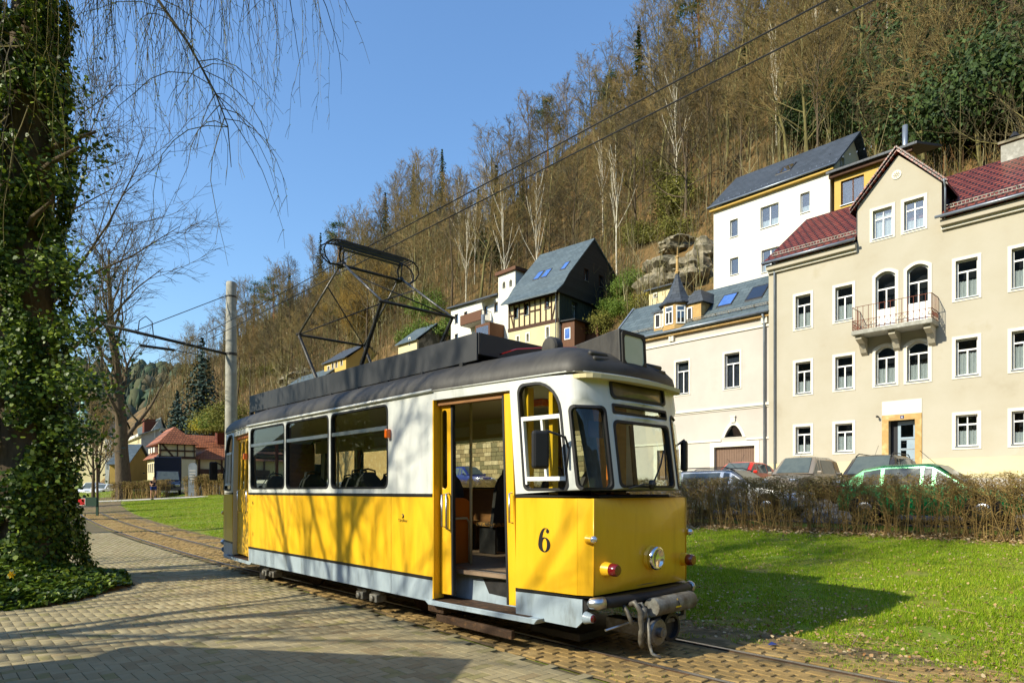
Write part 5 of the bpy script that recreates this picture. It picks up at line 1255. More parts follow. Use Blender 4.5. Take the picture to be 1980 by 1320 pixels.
for k in (0, 2, 4, 5, 7): 
    x0_ = xl+.2+(xr-xl-.2)*k/n; x1_ = xl-.0+(xr-xl-.2)*(k+1)/n; beam((x0_, hm), (x1_, hm), .14)
for a_, b_ in ((.0, .9), (8.1, 9.0)):
    x0_ = xl+.1+(xr-xl-.2)*a_/n; x1_ = xl+.1+(xr-xl-.2)*b_/n
    beam((x0_, ze-.2) if a_ < 1 else (x1_, ze-.2), (x1_, zbm+.1) if a_ < 1 else (x0_, zbm+.1), .12)
# gable side
gm = RIGHT(xr)
window(Dh, 2.2, 3.2, ze-2.1, ze-.3, mp=gm, key='g1', sur=.03, style='X', curtain=.9, frm='board_green', surm='board_green'); window(Dh, 5.8, 7.0, ze-1.8, ze-.3, mp=gm, key='g1', sur=.03, style='2', curtain=.5, frm='board_green', surm='board_green')
Dh.plate('boarded_wall', 'board_green', [(.26, zbm-.4), (wid+1.6, zbm-.4), (wid+1.6, ze), (.26, ze)], Dh.holes['g1'], 0, .2, gm)
for k in range(30):
    u = .3+(wid+1.2)*k/30
    if 2.1 < u < 3.2 or 5.7 < u < 7.0: continue
    Dh.plate('wall_board', 'board_green', rect(u, u+.05, zbm-.38, ze-.02), [], -.025, -.002, gm)
Dh.plate('gable_base', 'plaster_white', rect(.26, wid, 9.5, zbm-.42), [], .02, .2, gm)
zf_ = lambda t: t
window(Dh, yr-1.75, yr-.9, ze+2.0, ze+3.3, mp=RIGHT(xr+.3), key='g2', sur=.06, style='X', curtain=.8, frm='timber', surm='timber'); window(Dh, yr+.9, yr+1.75, ze+2.0, ze+3.3, mp=RIGHT(xr+.3), key='g2', sur=.06, style='X', curtain=0, frm='timber', surm='timber')
flare = [(-.65, ze-.05), (.3, ze+.75), (1.2, ze+1.95)]
WR = wid+2.6
gp = [(y, z) for y, z in flare]+[(yr, zr-.15)]+[(WR-y, z) for y, z in reversed(flare)]
Dh.plate('gable', 'slate_black', gp, Dh.holes['g2'], 0, .2, RIGHT(xr+.3))
b = Dh.mb(); prof_ = [(-.8, ze-.08), (.28, ze+.82), (1.18, ze+2.05), (yr, zr)]; prof_ += [(WR-y, z) for y, z in reversed(prof_[:-1])]
m = len(prof_)
for x in (xl-.35, xr+.42):
    for dz in (0, -.14): b.v += [(x, y, z+dz) for y, z in prof_]
for i in range(m-1):
    b.f += [(i, i+1, 2*m+i+1, 2*m+i)[::-1], (m+i, m+i+1, 3*m+i+1, 3*m+i), (i, m+i, m+i+1, i+1), (2*m+i, 2*m+i+1, 3*m+i+1, 3*m+i)]
b.f += [(0, 2*m, 3*m, m), (m-1, 2*m-1, 4*m-1, 3*m-1)]
rd = b.build('roof', 'slate_blue', Dh.e)
zfD = lambda y: ze+2.05+(y-1.18)*(zr-ze-2.05)/(yr-1.18)
L_ = xr-xl
skylight(Dh, xl+L_*.30, xl+L_*.42, 1.5, 2.6, zfD, rd); skylight(Dh, xl+L_*.46, xl+L_*.58, 1.5, 2.6, zfD, rd); skylight(Dh, xl+L_*.80, xl+L_*.90, 1.9, 2.9, zfD, rd)
Dh.plate('left_gable', 'slate_black', gp, [], 0, .2, LEFT(xl)); Dh.plate('left_wall', 'plaster_cream', rect(.26, wid, 9.5, ze), [], .02, .2, LEFT(xl)); Dh.plate('back_wall', 'plaster_cream', rect(xl+.25, xr-.25, 9.5, ze), [], wid-.2, wid)
pipe(Dh, xr-.15, 9.5, ze+.05, y=-.16)
# porch and conservatory at the gable foot
px0, px1 = xr+.02, xr+2.8
b = Dh.mb(); b.box(px0, px0+1.6, .4, 2.2, 9.5, zbm-.3); po = b.build('porch', 'board_brown', Dh.e)
Dh.plate('porch_window', 'window_white', rect(px0+.45, px0+1.15, zbm-2.0, zbm-.9), [rect(px0+.52, px0+1.08, zbm-1.93, zbm-.97)], .36, .398, par=po); Dh.plate('porch_pane', 'skylight_blue', rect(px0+.5, px0+1.1, zbm-1.95, zbm-.95), [], .375, .385, par=po)
b = Dh.mb(); b.box(px0, px1, 2.6, wid-1.8, 9.5, zbm-.45); co_ = b.build('conservatory', 'board_brown', Dh.e)
gm2 = RIGHT(px1)
for u0 in (3.0, 4.5, 5.7):
    w_ = Dh.plate('conservatory_window', 'board_brown', rect(u0, u0+1.1, zbm-2.1, zbm-.7), [rect(u0+.08, u0+1.02, zbm-2.02, zbm-.78)], -.05, -.001, gm2, co_)
    Dh.plate('pane', 'house_glass', rect(u0+.05, u0+1.05, zbm-2.05, zbm-.75), [], -.03, -.02, gm2, w_)
b = Dh.mb(); b.add([(px0-.01, .2, zbm-.25), (px0+1.8, .2, zbm-.3), (px1+.3, wid-1.6, zbm-.35), (px0-.01, wid-1.6, zbm-.05), (px0-.01, .2, zbm-.12), (px0+1.8, .2, zbm-.2), (px1+.3, wid-1.6, zbm-.25), (px0-.01, wid-1.6, zbm+.05)], [(4, 5, 6, 7), (3, 2, 1, 0), (0, 1, 5, 4), (1, 2, 6, 5), (2, 3, 7, 6)]); b.build('porch_roof', 'slate_black', Dh.e)
# small white annex behind the gable
b = Dh.mb(); b.box(xr-2, xr+1.6, wid+1.9, wid+5.4, 9.5, ze-.2); an = b.build('annex', 'plaster_white', Dh.e)
b = Dh.mb(); b.box(xr-2.2, xr+1.9, wid+1.7, wid+5.6, ze-.196, ze-.03); b.build('annex_roof', 'slate_black', an)
w_ = Dh.plate('annex_window', 'timber', rect(wid+3.2, wid+4.2, ze-2.2, ze-1.0), [rect(wid+3.28, wid+4.12, ze-2.12, ze-1.08)], -.03, -.001, RIGHT(xr+1.6), an); Dh.plate('pane', 'dark_room', rect(wid+3.25, wid+4.15, ze-2.15, ze-1.05), [], -.015, -.008, RIGHT(xr+1.6), w_)

# ---- white flat house with tower and balcony, left of the half timbered one
fe = VF(42.0); Eh = House('white_house', 'white house with square tower and brown balcony beside the half timbered house', fe, fe.on(930, 620)[0], 9.0)
xl, zl = fe.on(872, 598); xm, zm = fe.on(967, 571); xt, zt2 = fe.on(1000, 523)
for a in ((879, 886, 607, 625), (897, 904, 602, 611), (936, 943, 591, 608), (955, 963, 584, 603), (879, 886, 645, 655)): pxwin(Eh, fe, a, sur=.02, style='1', curtain=0, frm='timber')
Eh.plate('wall', 'plaster_white', [(xl, 9), (xm, 9), (xm, zm), (xl, zl)], Eh.holes['front'], 0, .25); Eh.plate('left_wall', 'plaster_white', rect(.25, 6, 9, zl), [], 0, .25, LEFT(xl))
b = Eh.mb(); b.add([(xl-.3, -.4, zl+.02), (xm, -.4, zm+.02), (xm, 6, zm+.6), (xl-.3, 6, zl+.6), (xl-.3, -.4, zl+.2), (xm, -.4, zm+.2), (xm, 6, zm+.8), (xl-.3, 6, zl+.8)], [(4, 5, 6, 7), (3, 2, 1, 0), (0, 1, 5, 4), (0, 4, 7, 3)]); b.build('roof', 'slate_dark', Eh.e)
for a in ((975, 981, 545, 559), (988, 994, 541, 556)): pxwin(Eh, fe, a, sur=.02, style='1', curtain=0, ar=.2, frm='timber', key='t', sill=False)
zt_ = (fe.on(967, 534)[1]+fe.on(1000, 524)[1])/2
Eh.plate('tower_wall', 'plaster_white', rect(xm+.01, xt, 9, zt_), Eh.holes['t'], -.3+.02, .25); Eh.plate('tower_side', 'plaster_white', rect(.25, 4, 9, zt_), [], 0, .25, RIGHT(xt)); Eh.plate('tower_side', 'plaster_white', rect(.25, 4, 9, zt_), [], 0, .25, LEFT(xm+.01))
Eh.box('tower_roof', 'board_brown', xm-.25, xt+.3, -.55, 4.3, zt_+.002, zt_+.35)
x0_, z0_ = fe.on(891, 628, -1.4); x1_, z1_ = fe.on(918, 620, -1.4)
bl = Eh.box('balcony', 'board_brown', x0_, x1_+1.2, -1.5, -1.42, z1_-.1, z1_+1.0); Eh.box('balcony_floor', 'concrete', x0_, x1_+1.2, -1.42, -.002, z1_-.16, z1_-.02, par=bl); Eh.box('balcony_side', 'board_brown', x0_, x0_+.06, -1.42, -.01, z1_, z1_+1.0, par=bl)
b = Eh.mb()
for k in range(8): b.box(x1_+1.16, x1_+1.2, -1.4+.17*k, -1.37+.17*k, z1_, z1_+1.0)
b.box(x1_+1.15, x1_+1.21, -1.42, -.01, z1_+1.0, z1_+1.05); b.build('balcony_bars', 'dark_metal', bl)
b = Eh.mb(); b.add([(x0_+2.0, -1.1, z1_+2.2), (x0_+4.4, -1.1, z1_+2.2), (x0_+4.4, -.02, z1_+2.6), (x0_+2.0, -.02, z1_+2.6)], [(0, 1, 2, 3)]); b.build('awning', 'plaster_pink', Eh.e)
b = Eh.mb(); b.tube([(x0_+4.2, -1.6, 9), (x0_+4.2, -1.6, z1_+.3)], .22, 10); b.build('flue', 'zinc', Eh.e, smooth=True)
Eh.box('conservatory', 'board_brown', x1_+1.3, xm+1.0, -2.4, -.33, 9, z1_-1.0); Eh.box('conservatory_glass', 'house_glass', x1_+1.5, xm+.8, -2.44, -2.41, z1_-3.0, z1_-1.3)

# ---- helper for the plain houses farther off
def plain(name, label, fr, pxl, pxr, pye, zg, depth, rise, wallm, roofm, wins=(), over=.35, group=None, style='2', sidew=(), chim=None, gmat=None):
    xl, z0 = fr.on(pxl, pye[0]); xr, z1 = fr.on(pxr, pye[1]); ze = (z0+z1)/2
    Hh = House(name, label, fr, (xl+xr)/2, zg, group=group)
    for a in wins: pxwin(Hh, fr, a, sur=.10, style=style, curtain=0)
    for (u0, u1, za, zb_) in sidew: window(Hh, u0, u1, za, zb_, mp=RIGHT(xr), key='r', sur=.1, style=style, curtain=0)
    Hh.plate('wall', wallm, rect(xl, xr, zg, ze), Hh.holes.get('front', []), 0, .25)
    zr = ze+rise
    gable(Hh, xr, .25, depth, zg, ze-.1, depth/2, zr-.15, gmat or wallm, 1, 'r'); gable(Hh, xl, .25, depth, zg, ze-.1, depth/2, zr-.15, gmat or wallm, -1, 'l')
    Hh.plate('back_wall', wallm, rect(xl+.25, xr-.25, zg, ze-.1), [], depth-.25, depth)
    rf = roof2(Hh, xl-.3, xr+.3, -over, ze+.02-over*.1, depth/2, zr+.1, depth+over, roofm)
    if chim: 
        for q in chim: Hh.mb().box(xl+(xr-xl)*q-.35, xl+(xr-xl)*q+.35, depth/2-.35, depth/2+.35, zr-.3, zr+1.2).build('chimney', 'iron_rust', rf)
    return Hh, xl, xr, ze, zr
plain('yellow_house', 'small yellow house with slate roof seen over the tram roof', VF(42.5), 627, 669, (706, 688), 11, 7, 2.6, 'plaster_yellow', 'slate_dark', [(633, 638, 707, 716), (641, 646, 700, 713), (648, 653, 697, 711), (658, 663, 694, 707)])
plain('shed', 'grey shed with dark gable among green shrubs above the tram roof', VF(41.5), 770, 806, (668, 655), 11, 6, 2.5, 'plaster_cream', 'slate_blue', [(790, 794, 652, 668)], gmat='stone_grey')
plain('barn', 'low building with pale grey roof left of the yellow house', VF(40.5), 552, 622, (752, 730), 9, 5.5, 2.2, 'plaster_white', 'slate_blue', [])
plain('cottage', 'small cream cottage half hidden by the rear end of the tram', VF(40), 407, 432, (812, 809), 3.0, 6, .9, 'plaster_cream', 'slate_dark', [(411, 415, 822, 836), (418, 422, 821, 835)])
# cabin by the rocks
plain('cabin', 'cream cabin below the rock outcrop behind the turret', VF(41), 1255, 1298, (562, 549), 10, 4, .5, 'plaster_cream', 'slate_dark', [(1263, 1272, 566, 576)])
# houses across the valley floor seen only through the tram windows and in its glass
sh, *_ = plain('sandstone_house', 'sandstone coloured house seen through the tram windows', VF(25.0), 640, 790, (800, 774), 1.6, 8, 2.0, 'sandstone', 'slate_dark', [(652, 668, 836, 872), (690, 706, 832, 870), (718, 732, 828, 868), (742, 758, 824, 866)])
fy = VF(25.5)
Yh = House('neighbour_house', 'ochre house farther up the street, mirrored in the tram windscreen', fy, 13, 1.9)
for x in (8, 10.4, 12.8, 15.2, 17.6):
    for z in (3.4, 6.5, 9.6): window(Yh, x, x+1.1, z, z+1.8, curtain=.4)
Yh.plate('wall', 'plaster_yellow', rect(6.8, 20, 1.9, 12.6), Yh.holes['front'], 0, .25); gable(Yh, 6.8, .25, 9, 1.9, 12.5, 4.6, 16, 'plaster_yellow', -1, 'l'); gable(Yh, 20, .25, 9, 1.9, 12.5, 4.6, 16, 'plaster_yellow', 1, 'r'); roof2(Yh, 6.6, 20.2, -.4, 12.6, 4.6, 16.2, 9.5, 'slate_dark')
# retaining wall of squared stones behind the street
rw = empty('retaining_wall', V(-26, 28.2, 1.8), VANG); tag(rw, 'old squared sandstone retaining wall seen through the open tram door', 'wall')
b = MB(); b.box(-24, 9.4, .05, .6, 0, 4.3); b.build('wall_core', 'mortar', rw)
random.seed(11)
sm = []
for k in range(5):
    b = MB(); b.box(-.5, .5, -.06-.02*random.random(), .1, -.5, .5); me = bpy.data.meshes.new('stone'); me.from_pydata(b.v, [], b.f); me.materials.append(MATS['stone_block']); sm.append(me)
mats_ = []
for k in range(4):
    c = [lin(168, 148, 104), lin(140, 122, 84), lin(186, 168, 126), lin(122, 112, 76)][k]
    mk('stone_%d' % k, [c, tuple(q*.7 for q in c), tuple(min(1, q*1.15) for q in c)], rough=.95, scale=3, bump=.5, bscale=14, world_co=True); sm[k].materials[0] = MATS['stone_%d' % k]
z = .02; cnt_ = 0
for row in range(12):
    h = random.choice((.32, .36, .4)); x = -9.0-random.random()*.4
    while x < 9.2 and z+h < 4.4:
        w = random.uniform(.45, .95)
        o = part('stone', random.choice(sm[:4]), rw); o.location = (x+w/2, 0, z+h/2); o.scale = (w-.03, 1, h-.03); cnt_ += 1
        x += w
    z += h
b = MB(); b.box(-24, 9.5, -.12, .7, 4.302, 4.45); b.build('coping', 'concrete', rw)

# ---- far houses on the left
fh = Frame(-41.5, 76.0, math.radians(38)); HZ = .9
Hh = House('half_timbered_inn', 'half timbered house with steep orange tiled roof behind the dark van', fh, 0, HZ)
def inn(px, py, dep=0): return fh.on(px, py, dep)
xl, z_e = inn(307, 884); xr, _ = inn(342, 884)
xr = inn(378, 884)[0]
zz = lambda py: inn(340, py)[1]
zb1, zt1 = zz(856), zz(824)
Hh.plate('lower_wall', 'plaster_cream', rect(xl, xr, HZ, zz(884)), [], 0, .25); Hh.plate('upper_wall', 'plaster_cream', rect(xl, xr, zz(884), zz(855)), [], .02, .25)
for a, b_, w in (((xl, zz(884)), (xr, zz(884)), .3), ((xl, zz(857)), (xr, zz(857)), .3), ((xl, zz(871)), (xr, zz(871)), .2), ((xl+.15, zz(884)), (xl+.15, zz(857)), .25), ((xr-.15, zz(884)), (xr-.15, zz(857)), .25), (((xl+xr)/2, zz(884)), ((xl+xr)/2, zz(857)), .25), (((xl*.3+xr*.7), zz(884)), ((xl*.3+xr*.7), zz(857)), .2), ((xl+.3, zz(858)), (xl+(xr-xl)*.4, zz(884)), .2)):
    b = Hh.mb(); b.bar((a[0], 0, a[1]), (b_[0], 0, b_[1]), .1, w); b.build('timber_beam', 'timber', Hh.e)
dpt = 8.0; zr = zz(824)
lm = LEFT(xl)
for k in range(5): window(Hh, 1.0+1.35*k, 1.9+1.35*k, zz(912), zz(893), mp=lm, key='l', sur=.08, style='1', curtain=0)
Hh.plate('left_wall', 'plaster_cream', rect(.26, dpt, HZ, zz(886)), Hh.holes['l'], 0, .25, lm)
b = Hh.mb(); zeh = zz(884)
xm = (xl+xr)/2
# hipped steep roof: skirt on the left, tall hip above
b.add([(xl-.5, -.3, zz(886)), (xl-.5, dpt+.3, zz(886)), (xl+1.3, dpt, zz(856)), (xl+1.3, 0, zz(856))], [(0, 1, 2, 3)[::-1]])
b.add([(xl-.2, -.5, zz(858)), (xr+.4, -.5, zz(858)), (xr+.4, dpt+.4, zz(858)), (xl-.2, dpt+.4, zz(858)), (xm, 1.6, zz(822)), (xm, dpt-1, zz(822))], [(0, 1, 4), (1, 2, 5, 4), (2, 3, 5), (3, 0, 4, 5), (3, 2, 1, 0)])
rf = b.build('roof', 'tiles_orange', Hh.e)
for k in range(3):
    b = Hh.mb(); b.box(xl-.2, xl+.6, 1.6+1.7*k, 2.5+1.7*k, zz(874), zz(864)); b.build('dormer', 'surround_white', rf)
# wing to the right with two tiled roofs
xw0, xw1 = inn(342, 880, 1)[0], inn(428, 880, 1)[0]
Hh.box('wing', 'plaster_cream', xr+.05, xr+11, .8, 7, HZ, zz(886))
b = Hh.mb(); z_a, z_b = zz(886), zz(862); b.add([(xr-.3, .2, z_a), (xr+11.5, .2, z_a), (xr+11.5, 4, z_b+.2), (xr+2.5, 4, z_b+.2), (xr+11.5, 7.6, z_a), (xr-.3, 7.6, z_a)], [(0, 1, 2, 3), (2, 4, 5, 3), (0, 3, 5), (5, 4, 1, 0)]); b.build('wing_roof', 'tiles_orange', Hh.e)
b = Hh.mb(); z_a, z_b = zz(857), zz(826); b.add([(xr+.6, 6, z_a), (xr+12, 6, z_a), (xr+12, 10, z_b), (xr+.6, 10, z_b), (xr+12, 14, z_a), (xr+.6, 14, z_a)], [(0, 1, 2, 3), (2, 4, 5, 3), (0, 3, 5), (5, 4, 1, 0), (1, 4, 2)]); b.build('back_roof', 'tiles_orange', Hh.e)
Hh.box('back_wall', 'plaster_pink', xr+1, xr+11.5, 6.4, 13.5, HZ, zz(857)-.05); Hh.box('chimney', 'iron_rust', xr+4.2, xr+5.4, 7.2, 8.4, z_a, z_b+.6, par=rf)
for k in range(4): Hh.box('terrace_post', 'timber', xr+.4+2.6*k, xr+.6+2.6*k, .3, .5, HZ, zz(886))
Hh.box('terrace_rail', 'timber', xr+.4, xr+9, .3, .4, zz(918), zz(905)); Hh.box('terrace_deck', 'timber', xr+.4, xr+9, .2, .8, zz(923), zz(919))
# grey three storey house
fg = Frame(-66.0, 108.0, math.radians(38)); Gh = House('stone_house', 'grey three storey town house with lit window front behind the bare tree', fg, 0, 1.0)
xl, _ = fg.on(273, 850); xr, _ = fg.on(322, 850); zz = lambda py: fg.on(285, py)[1]; dpt = 26
lm = LEFT(xl)
for r, (pa, pb) in enumerate(((936, 914), (906, 888), (878, 856))):
    for k in range(6): window(Gh, 1.2+4.1*k, 3.6+4.1*k, zz(pa), zz(pb), mp=lm, key='l', sur=.35, style='2', curtain=.5)
Gh.plate('wall', 'plaster_grey', [(xl, 1), (xr, 1), (xr, zz(842)), ((xl+xr)/2+1, zz(806)), (xl+1.5, zz(832)), (xl, zz(838))], [], 0, .3)
w_ = window(Gh, (xl+xr)/2, (xl+xr)/2+3, zz(846), zz(826), sur=.2, style='X', curtain=0, key='zz')
Gh.plate('window_front', 'plaster_cream', rect(.3, dpt, 1, zz(842)), Gh.holes['l'], 0, .3, lm)
for py in (842, 882, 910): Gh.plate('cornice', 'surround_white', rect(-.2, dpt, zz(py)-.2, zz(py)+.3), [], -.5, -.01, lm)
b = Gh.mb(); b.add([(xl-.5, -.5, zz(842)), (xl-.5, dpt, zz(842)), (xl+3.0, dpt, zz(826)), (xl+3.0, -.5, zz(826)), ((xl+xr)/2+1, -.5, zz(805)), ((xl+xr)/2+1, dpt, zz(805)), (xr+.5, -.5, zz(842)), (xr+.5, dpt, zz(842))], [(0, 3, 2, 1), (3, 4, 5, 2), (4, 6, 7, 5)]); rf = b.build('roof', 'slate_blue', Gh.e)
for q in (6, 8, 10): Gh.box('chimney', 'iron_rust', xl+2.5, xl+4, q*1.5, q*1.5+1.2, zz(830), zz(814), par=rf)
Gh.box('chimney', 'iron_rust', xr-3, xr-1.2, 3, 5, zz(836), zz(806), par=rf)
# ochre house with yellow front and pale tall house beyond
plain('ochre_house', 'low ochre house front beside the bare tree trunk', Frame(-60, 88, math.radians(12)), 212, 246, (898, 895), 1.0, 10, 3.0, 'plaster_yellow', 'slate_blue', [])
Ph, *_ = plain('pale_house', 'tall pale house front between the ivy tree and the bare tree', Frame(-95, 140, math.radians(16)), 203, 226, (846, 842), 1.0, 14, 4, 'plaster_white', 'slate_dark', [(205, 209, 858, 876), (212, 216, 858, 876), (219, 223, 858, 876), (205, 209, 888, 906), (212, 216, 888, 906), (219, 223, 888, 906)], style='1')
plain('hall', 'long grey roofed building between the tiled house and the hill', Frame(-62, 128, math.radians(6)), 352, 412, (826, 824), 1.0, 10, 2.0, 'plaster_cream', 'slate_blue', [])
# church with green copper spire
ch_ = empty('church', (-119, 178, 1.5)); ch_.scale = (.68, .68, .68); tag(ch_, 'white church tower with slender pale green copper spire', 'church')
b = MB(); b.box(-3, 3, -3, 3, 0, 26); b.build('tower', 'plaster_white', ch_)
b = MB(); b.lathe((0, 0, 0), (0, 0, 1), [(26, 4.2), (27.5, 3.6), (29, 2.3), (31, 2.1), (31.5, 2.6), (32.4, 1.6), (33.5, .9), (43, .15), (43.4, .5), (44, .1), (46, .05)], 10); b.build('spire', 'copper_green', ch_, smooth=True, auto=40)
b = MB(); b.box(-2, 14, -5, 5, 0, 15); b.add([(-2, -5.5, 15), (14, -5.5, 15), (14, 0, 21), (-2, 0, 21), (14, 5.5, 15), (-2, 5.5, 15)], [(0, 1, 2, 3), (2, 4, 5, 3), (1, 4, 2), (0, 3, 5)]); b.build('nave', 'plaster_cream', ch_)
# ================================================================== PLANTS
def rot_to(d):
    d = Vector(d).normalized(); u = Vector((0, 0, 1)) if abs(d.z) < .95 else Vector((1, 0, 0))
    a = d.cross(u).normalized(); b = a.cross(d); return a, b
def bare_tree(seed, H, r0, spread=.55, limbs=14, sub=6, twigs=4, fine=3, first=.35, up=.25, nseg=7, crook=.12, limb_len=.42, tw_r=.012):
    """tapered trunk with limbs in one mesh, twigs of the crown in another"""
    R = random.Random(seed); tr, cr = MB(), MB()
    def grow(p, d, L, r, segs, n, mb, ck, trop, rend):
        pts = [Vector(p)]; rad = [r]; d = Vector(d).normalized()
        for i in range(segs):
            d = (d + Vector((R.gauss(0, ck), R.gauss(0, ck), R.gauss(0, ck)*.6 + trop))).normalized()
            pts.append(pts[-1] + d*(L/segs)); rad.append(r + (rend-r)*((i+1)/segs)**.85)
        mb.tube(pts, rad, n, cap=False); return pts, rad
    def at(pts, rad, t):
        f = t*(len(pts)-1); i = min(int(f), len(pts)-2); k = f-i
        return pts[i].lerp(pts[i+1], k), (pts[i+1]-pts[i]).normalized(), rad[i]+(rad[i+1]-rad[i])*k
    P, Rr = grow((0, 0, -.4), (R.gauss(0, .03), R.gauss(0, .03), 1), H, r0, nseg, 7, tr, crook*.35, .05, r0*.10)
    for k in range(limbs):
        t = first + (1-first)*((k+R.random()*.6)/limbs)**.9
        p, d, r = at(P, Rr, min(t, .99)); a, b = rot_to(d); ph = k*2.4+R.random()*.7
        ang = spread*(1.25-.55*t)+R.gauss(0, .1)
        dd = d*math.cos(ang) + (a*math.cos(ph)+b*math.sin(ph))*math.sin(ang)
        L = H*limb_len*(1.15-.75*t)*R.uniform(.75, 1.2)
        P1, R1 = grow(p, dd, L, max(tw_r*1.6, r*.52), 5, 5, tr, crook, up*.35, tw_r*1.2)
        for j in range(sub):
            t1 = .25+.75*(j+R.random()*.8)/sub; p1, d1, r1 = at(P1, R1, min(t1, .99)); a1, b1 = rot_to(d1); ph1 = R.random()*6.28; g1 = R.uniform(.4, .95)
            dd1 = d1*math.cos(g1)+(a1*math.cos(ph1)+b1*math.sin(ph1))*math.sin(g1)
            L1 = L*R.uniform(.35, .6)*(1.15-.5*t1)
            P2, R2 = grow(p1, dd1, L1, max(tw_r, r1*.6), 4, 3, cr, crook*1.3, up*.3, tw_r*.7)
            for q in range(twigs):
                t2 = .2+.8*(q+R.random())/twigs; p2, d2, r2 = at(P2, R2, min(t2, .99)); a2, b2 = rot_to(d2); ph2 = R.random()*6.28; g2 = R.uniform(.35, .9)
                dd2 = d2*math.cos(g2)+(a2*math.cos(ph2)+b2*math.sin(ph2))*math.sin(g2)
                P3, R3 = grow(p2, dd2, L1*R.uniform(.35, .6), tw_r*.8, 2, 3, cr, crook*1.5, up*.25, tw_r*.45)
                for w in range(fine):
                    p3, d3, r3 = at(P3, R3, R.uniform(.2, .95)); a3, b3 = rot_to(d3); ph3 = R.random()*6.28; g3 = R.uniform(.4, .8)
                    dd3 = d3*math.cos(g3)+(a3*math.cos(ph3)+b3*math.sin(ph3))*math.sin(g3)
                    grow(p3, dd3, L1*R.uniform(.15, .3), tw_r*.55, 1, 3, cr, crook, up*.2, tw_r*.35)
    return tr, cr
def mesh_of(mb, name, mat, smooth=True):
    me = bpy.data.meshes.new(name); me.from_pydata(mb.v, [], mb.f)
    if smooth: me.polygons.foreach_set('use_smooth', [True]*len(me.polygons))
    me.materials.append(MATS[mat]); me.update(); return me
def np_mesh_data(name, vs_, fs_, mat):
    o = npmesh(name, vs_, fs_, mat); me = o.data; bpy.data.objects.remove(o); return me
def conifer(seed, H, R0, tiers, mat='conifer', droop=.35, card=.42, trunkm='bark', dens=1.0, base=.06):
    rg = np.random.default_rng(seed); tr = MB(); tr.tube([(0, 0, -.4), (0, 0, H*.5), (0, 0, H)], [H*.014+.05, H*.009+.03, .02], 6, cap=False)
    C, Nn, S = [], [], []
    for i in range(tiers):
        t = i/(tiers-1); z = H*(base+(1-base)*t**.95); rr = R0*(1-t)**.85*rg.uniform(.8, 1.15)+.12
        nb = max(5, int(11*(1-t)+5))
        for k in range(nb):
            a = 6.283*(k+rg.random())/nb; L = rr*rg.uniform(.7, 1.15); m = max(3, int(L/card*2.6*dens))
            for q in range(m):
                f = (q+rg.random())/m; x = L*f; C.append((math.cos(a)*x+rg.normal(0, .10*L), math.sin(a)*x+rg.normal(0, .10*L), z-droop*x*f+rg.normal(0, .06)+.1*L*math.sin(f*3)))
                Nn.append((math.cos(a)*.5, math.sin(a)*.5, 1.0)); S.append(card*rg.uniform(.6, 1.2)*(1.15-.4*f))
    vs_, fs_ = cards(C, np.array(S), Nn, k=4, tilt=.45, aspect=.5, rng=rg)
    return tr, vs_, fs_
def clumps(seed, n, rad, nclump, size, k=4, shell=.6, flat=.6, aspect=.6):
    rg = np.random.default_rng(seed); rad = np.array(rad, float)
    cc = rg.normal(size=(nclump, 3)); cc /= np.linalg.norm(cc, axis=1, keepdims=True); cc *= rg.uniform(shell, 1, (nclump, 1))*rad; cc[:, 2] = np.abs(cc[:, 2])*.9+rad[2]*.12
    idx = rg.integers(0, nclump, n); cs = rg.uniform(.22, .42, nclump)
    P = cc[idx] + rg.normal(size=(n, 3))*(cs[idx, None]*rad*np.array([1, 1, flat]))
    P[:, 2] = np.maximum(P[:, 2], .05)
    nv = P-cc[idx]+np.array([0, 0, .15]); nv /= np.linalg.norm(nv, axis=1, keepdims=True)+1e-6
    return cards(P, size*rg.uniform(.6, 1.3, n), nv, k=k, tilt=.7, aspect=aspect, rng=rg)
def place(kind, meshes, loc, sc=1.0, rz=0.0, label=None, cat='tree', group=None, names=('trunk', 'crown')):
    e = empty(kind, loc, rz); e.scale = (sc, sc, sc)
    for nm, me in zip(names, meshes): part(nm, me, e)
    tag(e, label, cat, group); return e

# ---- the wood on the slope
VAR = []
for i, kw in enumerate((dict(H=16, r0=.25, spread=.85, limbs=16, first=.28, up=.12, limb_len=.46), dict(H=19, r0=.28, spread=.7, limbs=16, first=.40, up=.15), dict(H=14, r0=.20, spread=.95, limbs=15, first=.25, up=.1, limb_len=.5),
                        dict(H=18, r0=.20, spread=.55, limbs=13, first=.48, up=.25), dict(H=12, r0=.15, spread=.75, limbs=14, first=.2, up=.2, limb_len=.5), dict(H=20, r0=.33, spread=.9, limbs=18, first=.32, up=.12, limb_len=.45))):
    tr, cr = bare_tree(100+i, sub=6, twigs=5, fine=3, tw_r=.026, crook=.16, **kw)
    VAR.append((mesh_of(tr, 'trunk', 'bark_olive' if i % 3 else 'bark'), mesh_of(cr, 'crown', 'twig_brown' if i % 2 else 'twig_dark')))
tr, cr = bare_tree(140, 16, .13, spread=.38, limbs=16, first=.35, up=.3, sub=4, twigs=4, fine=2, tw_r=.022, crook=.06); BIRCH = (mesh_of(tr, 'trunk', 'bark_pale'), mesh_of(cr, 'crown', 'twig_brown'))
CON = []
for i in range(3):
    tr, vs_, fs_ = conifer(200+i, 16+3*i, 3.0+.5*i, 26, card=.9, dens=.8); CON.append((mesh_of(tr, 'trunk', 'bark'), np_mesh_data('crown', vs_, fs_, 'conifer')))
PINE = []
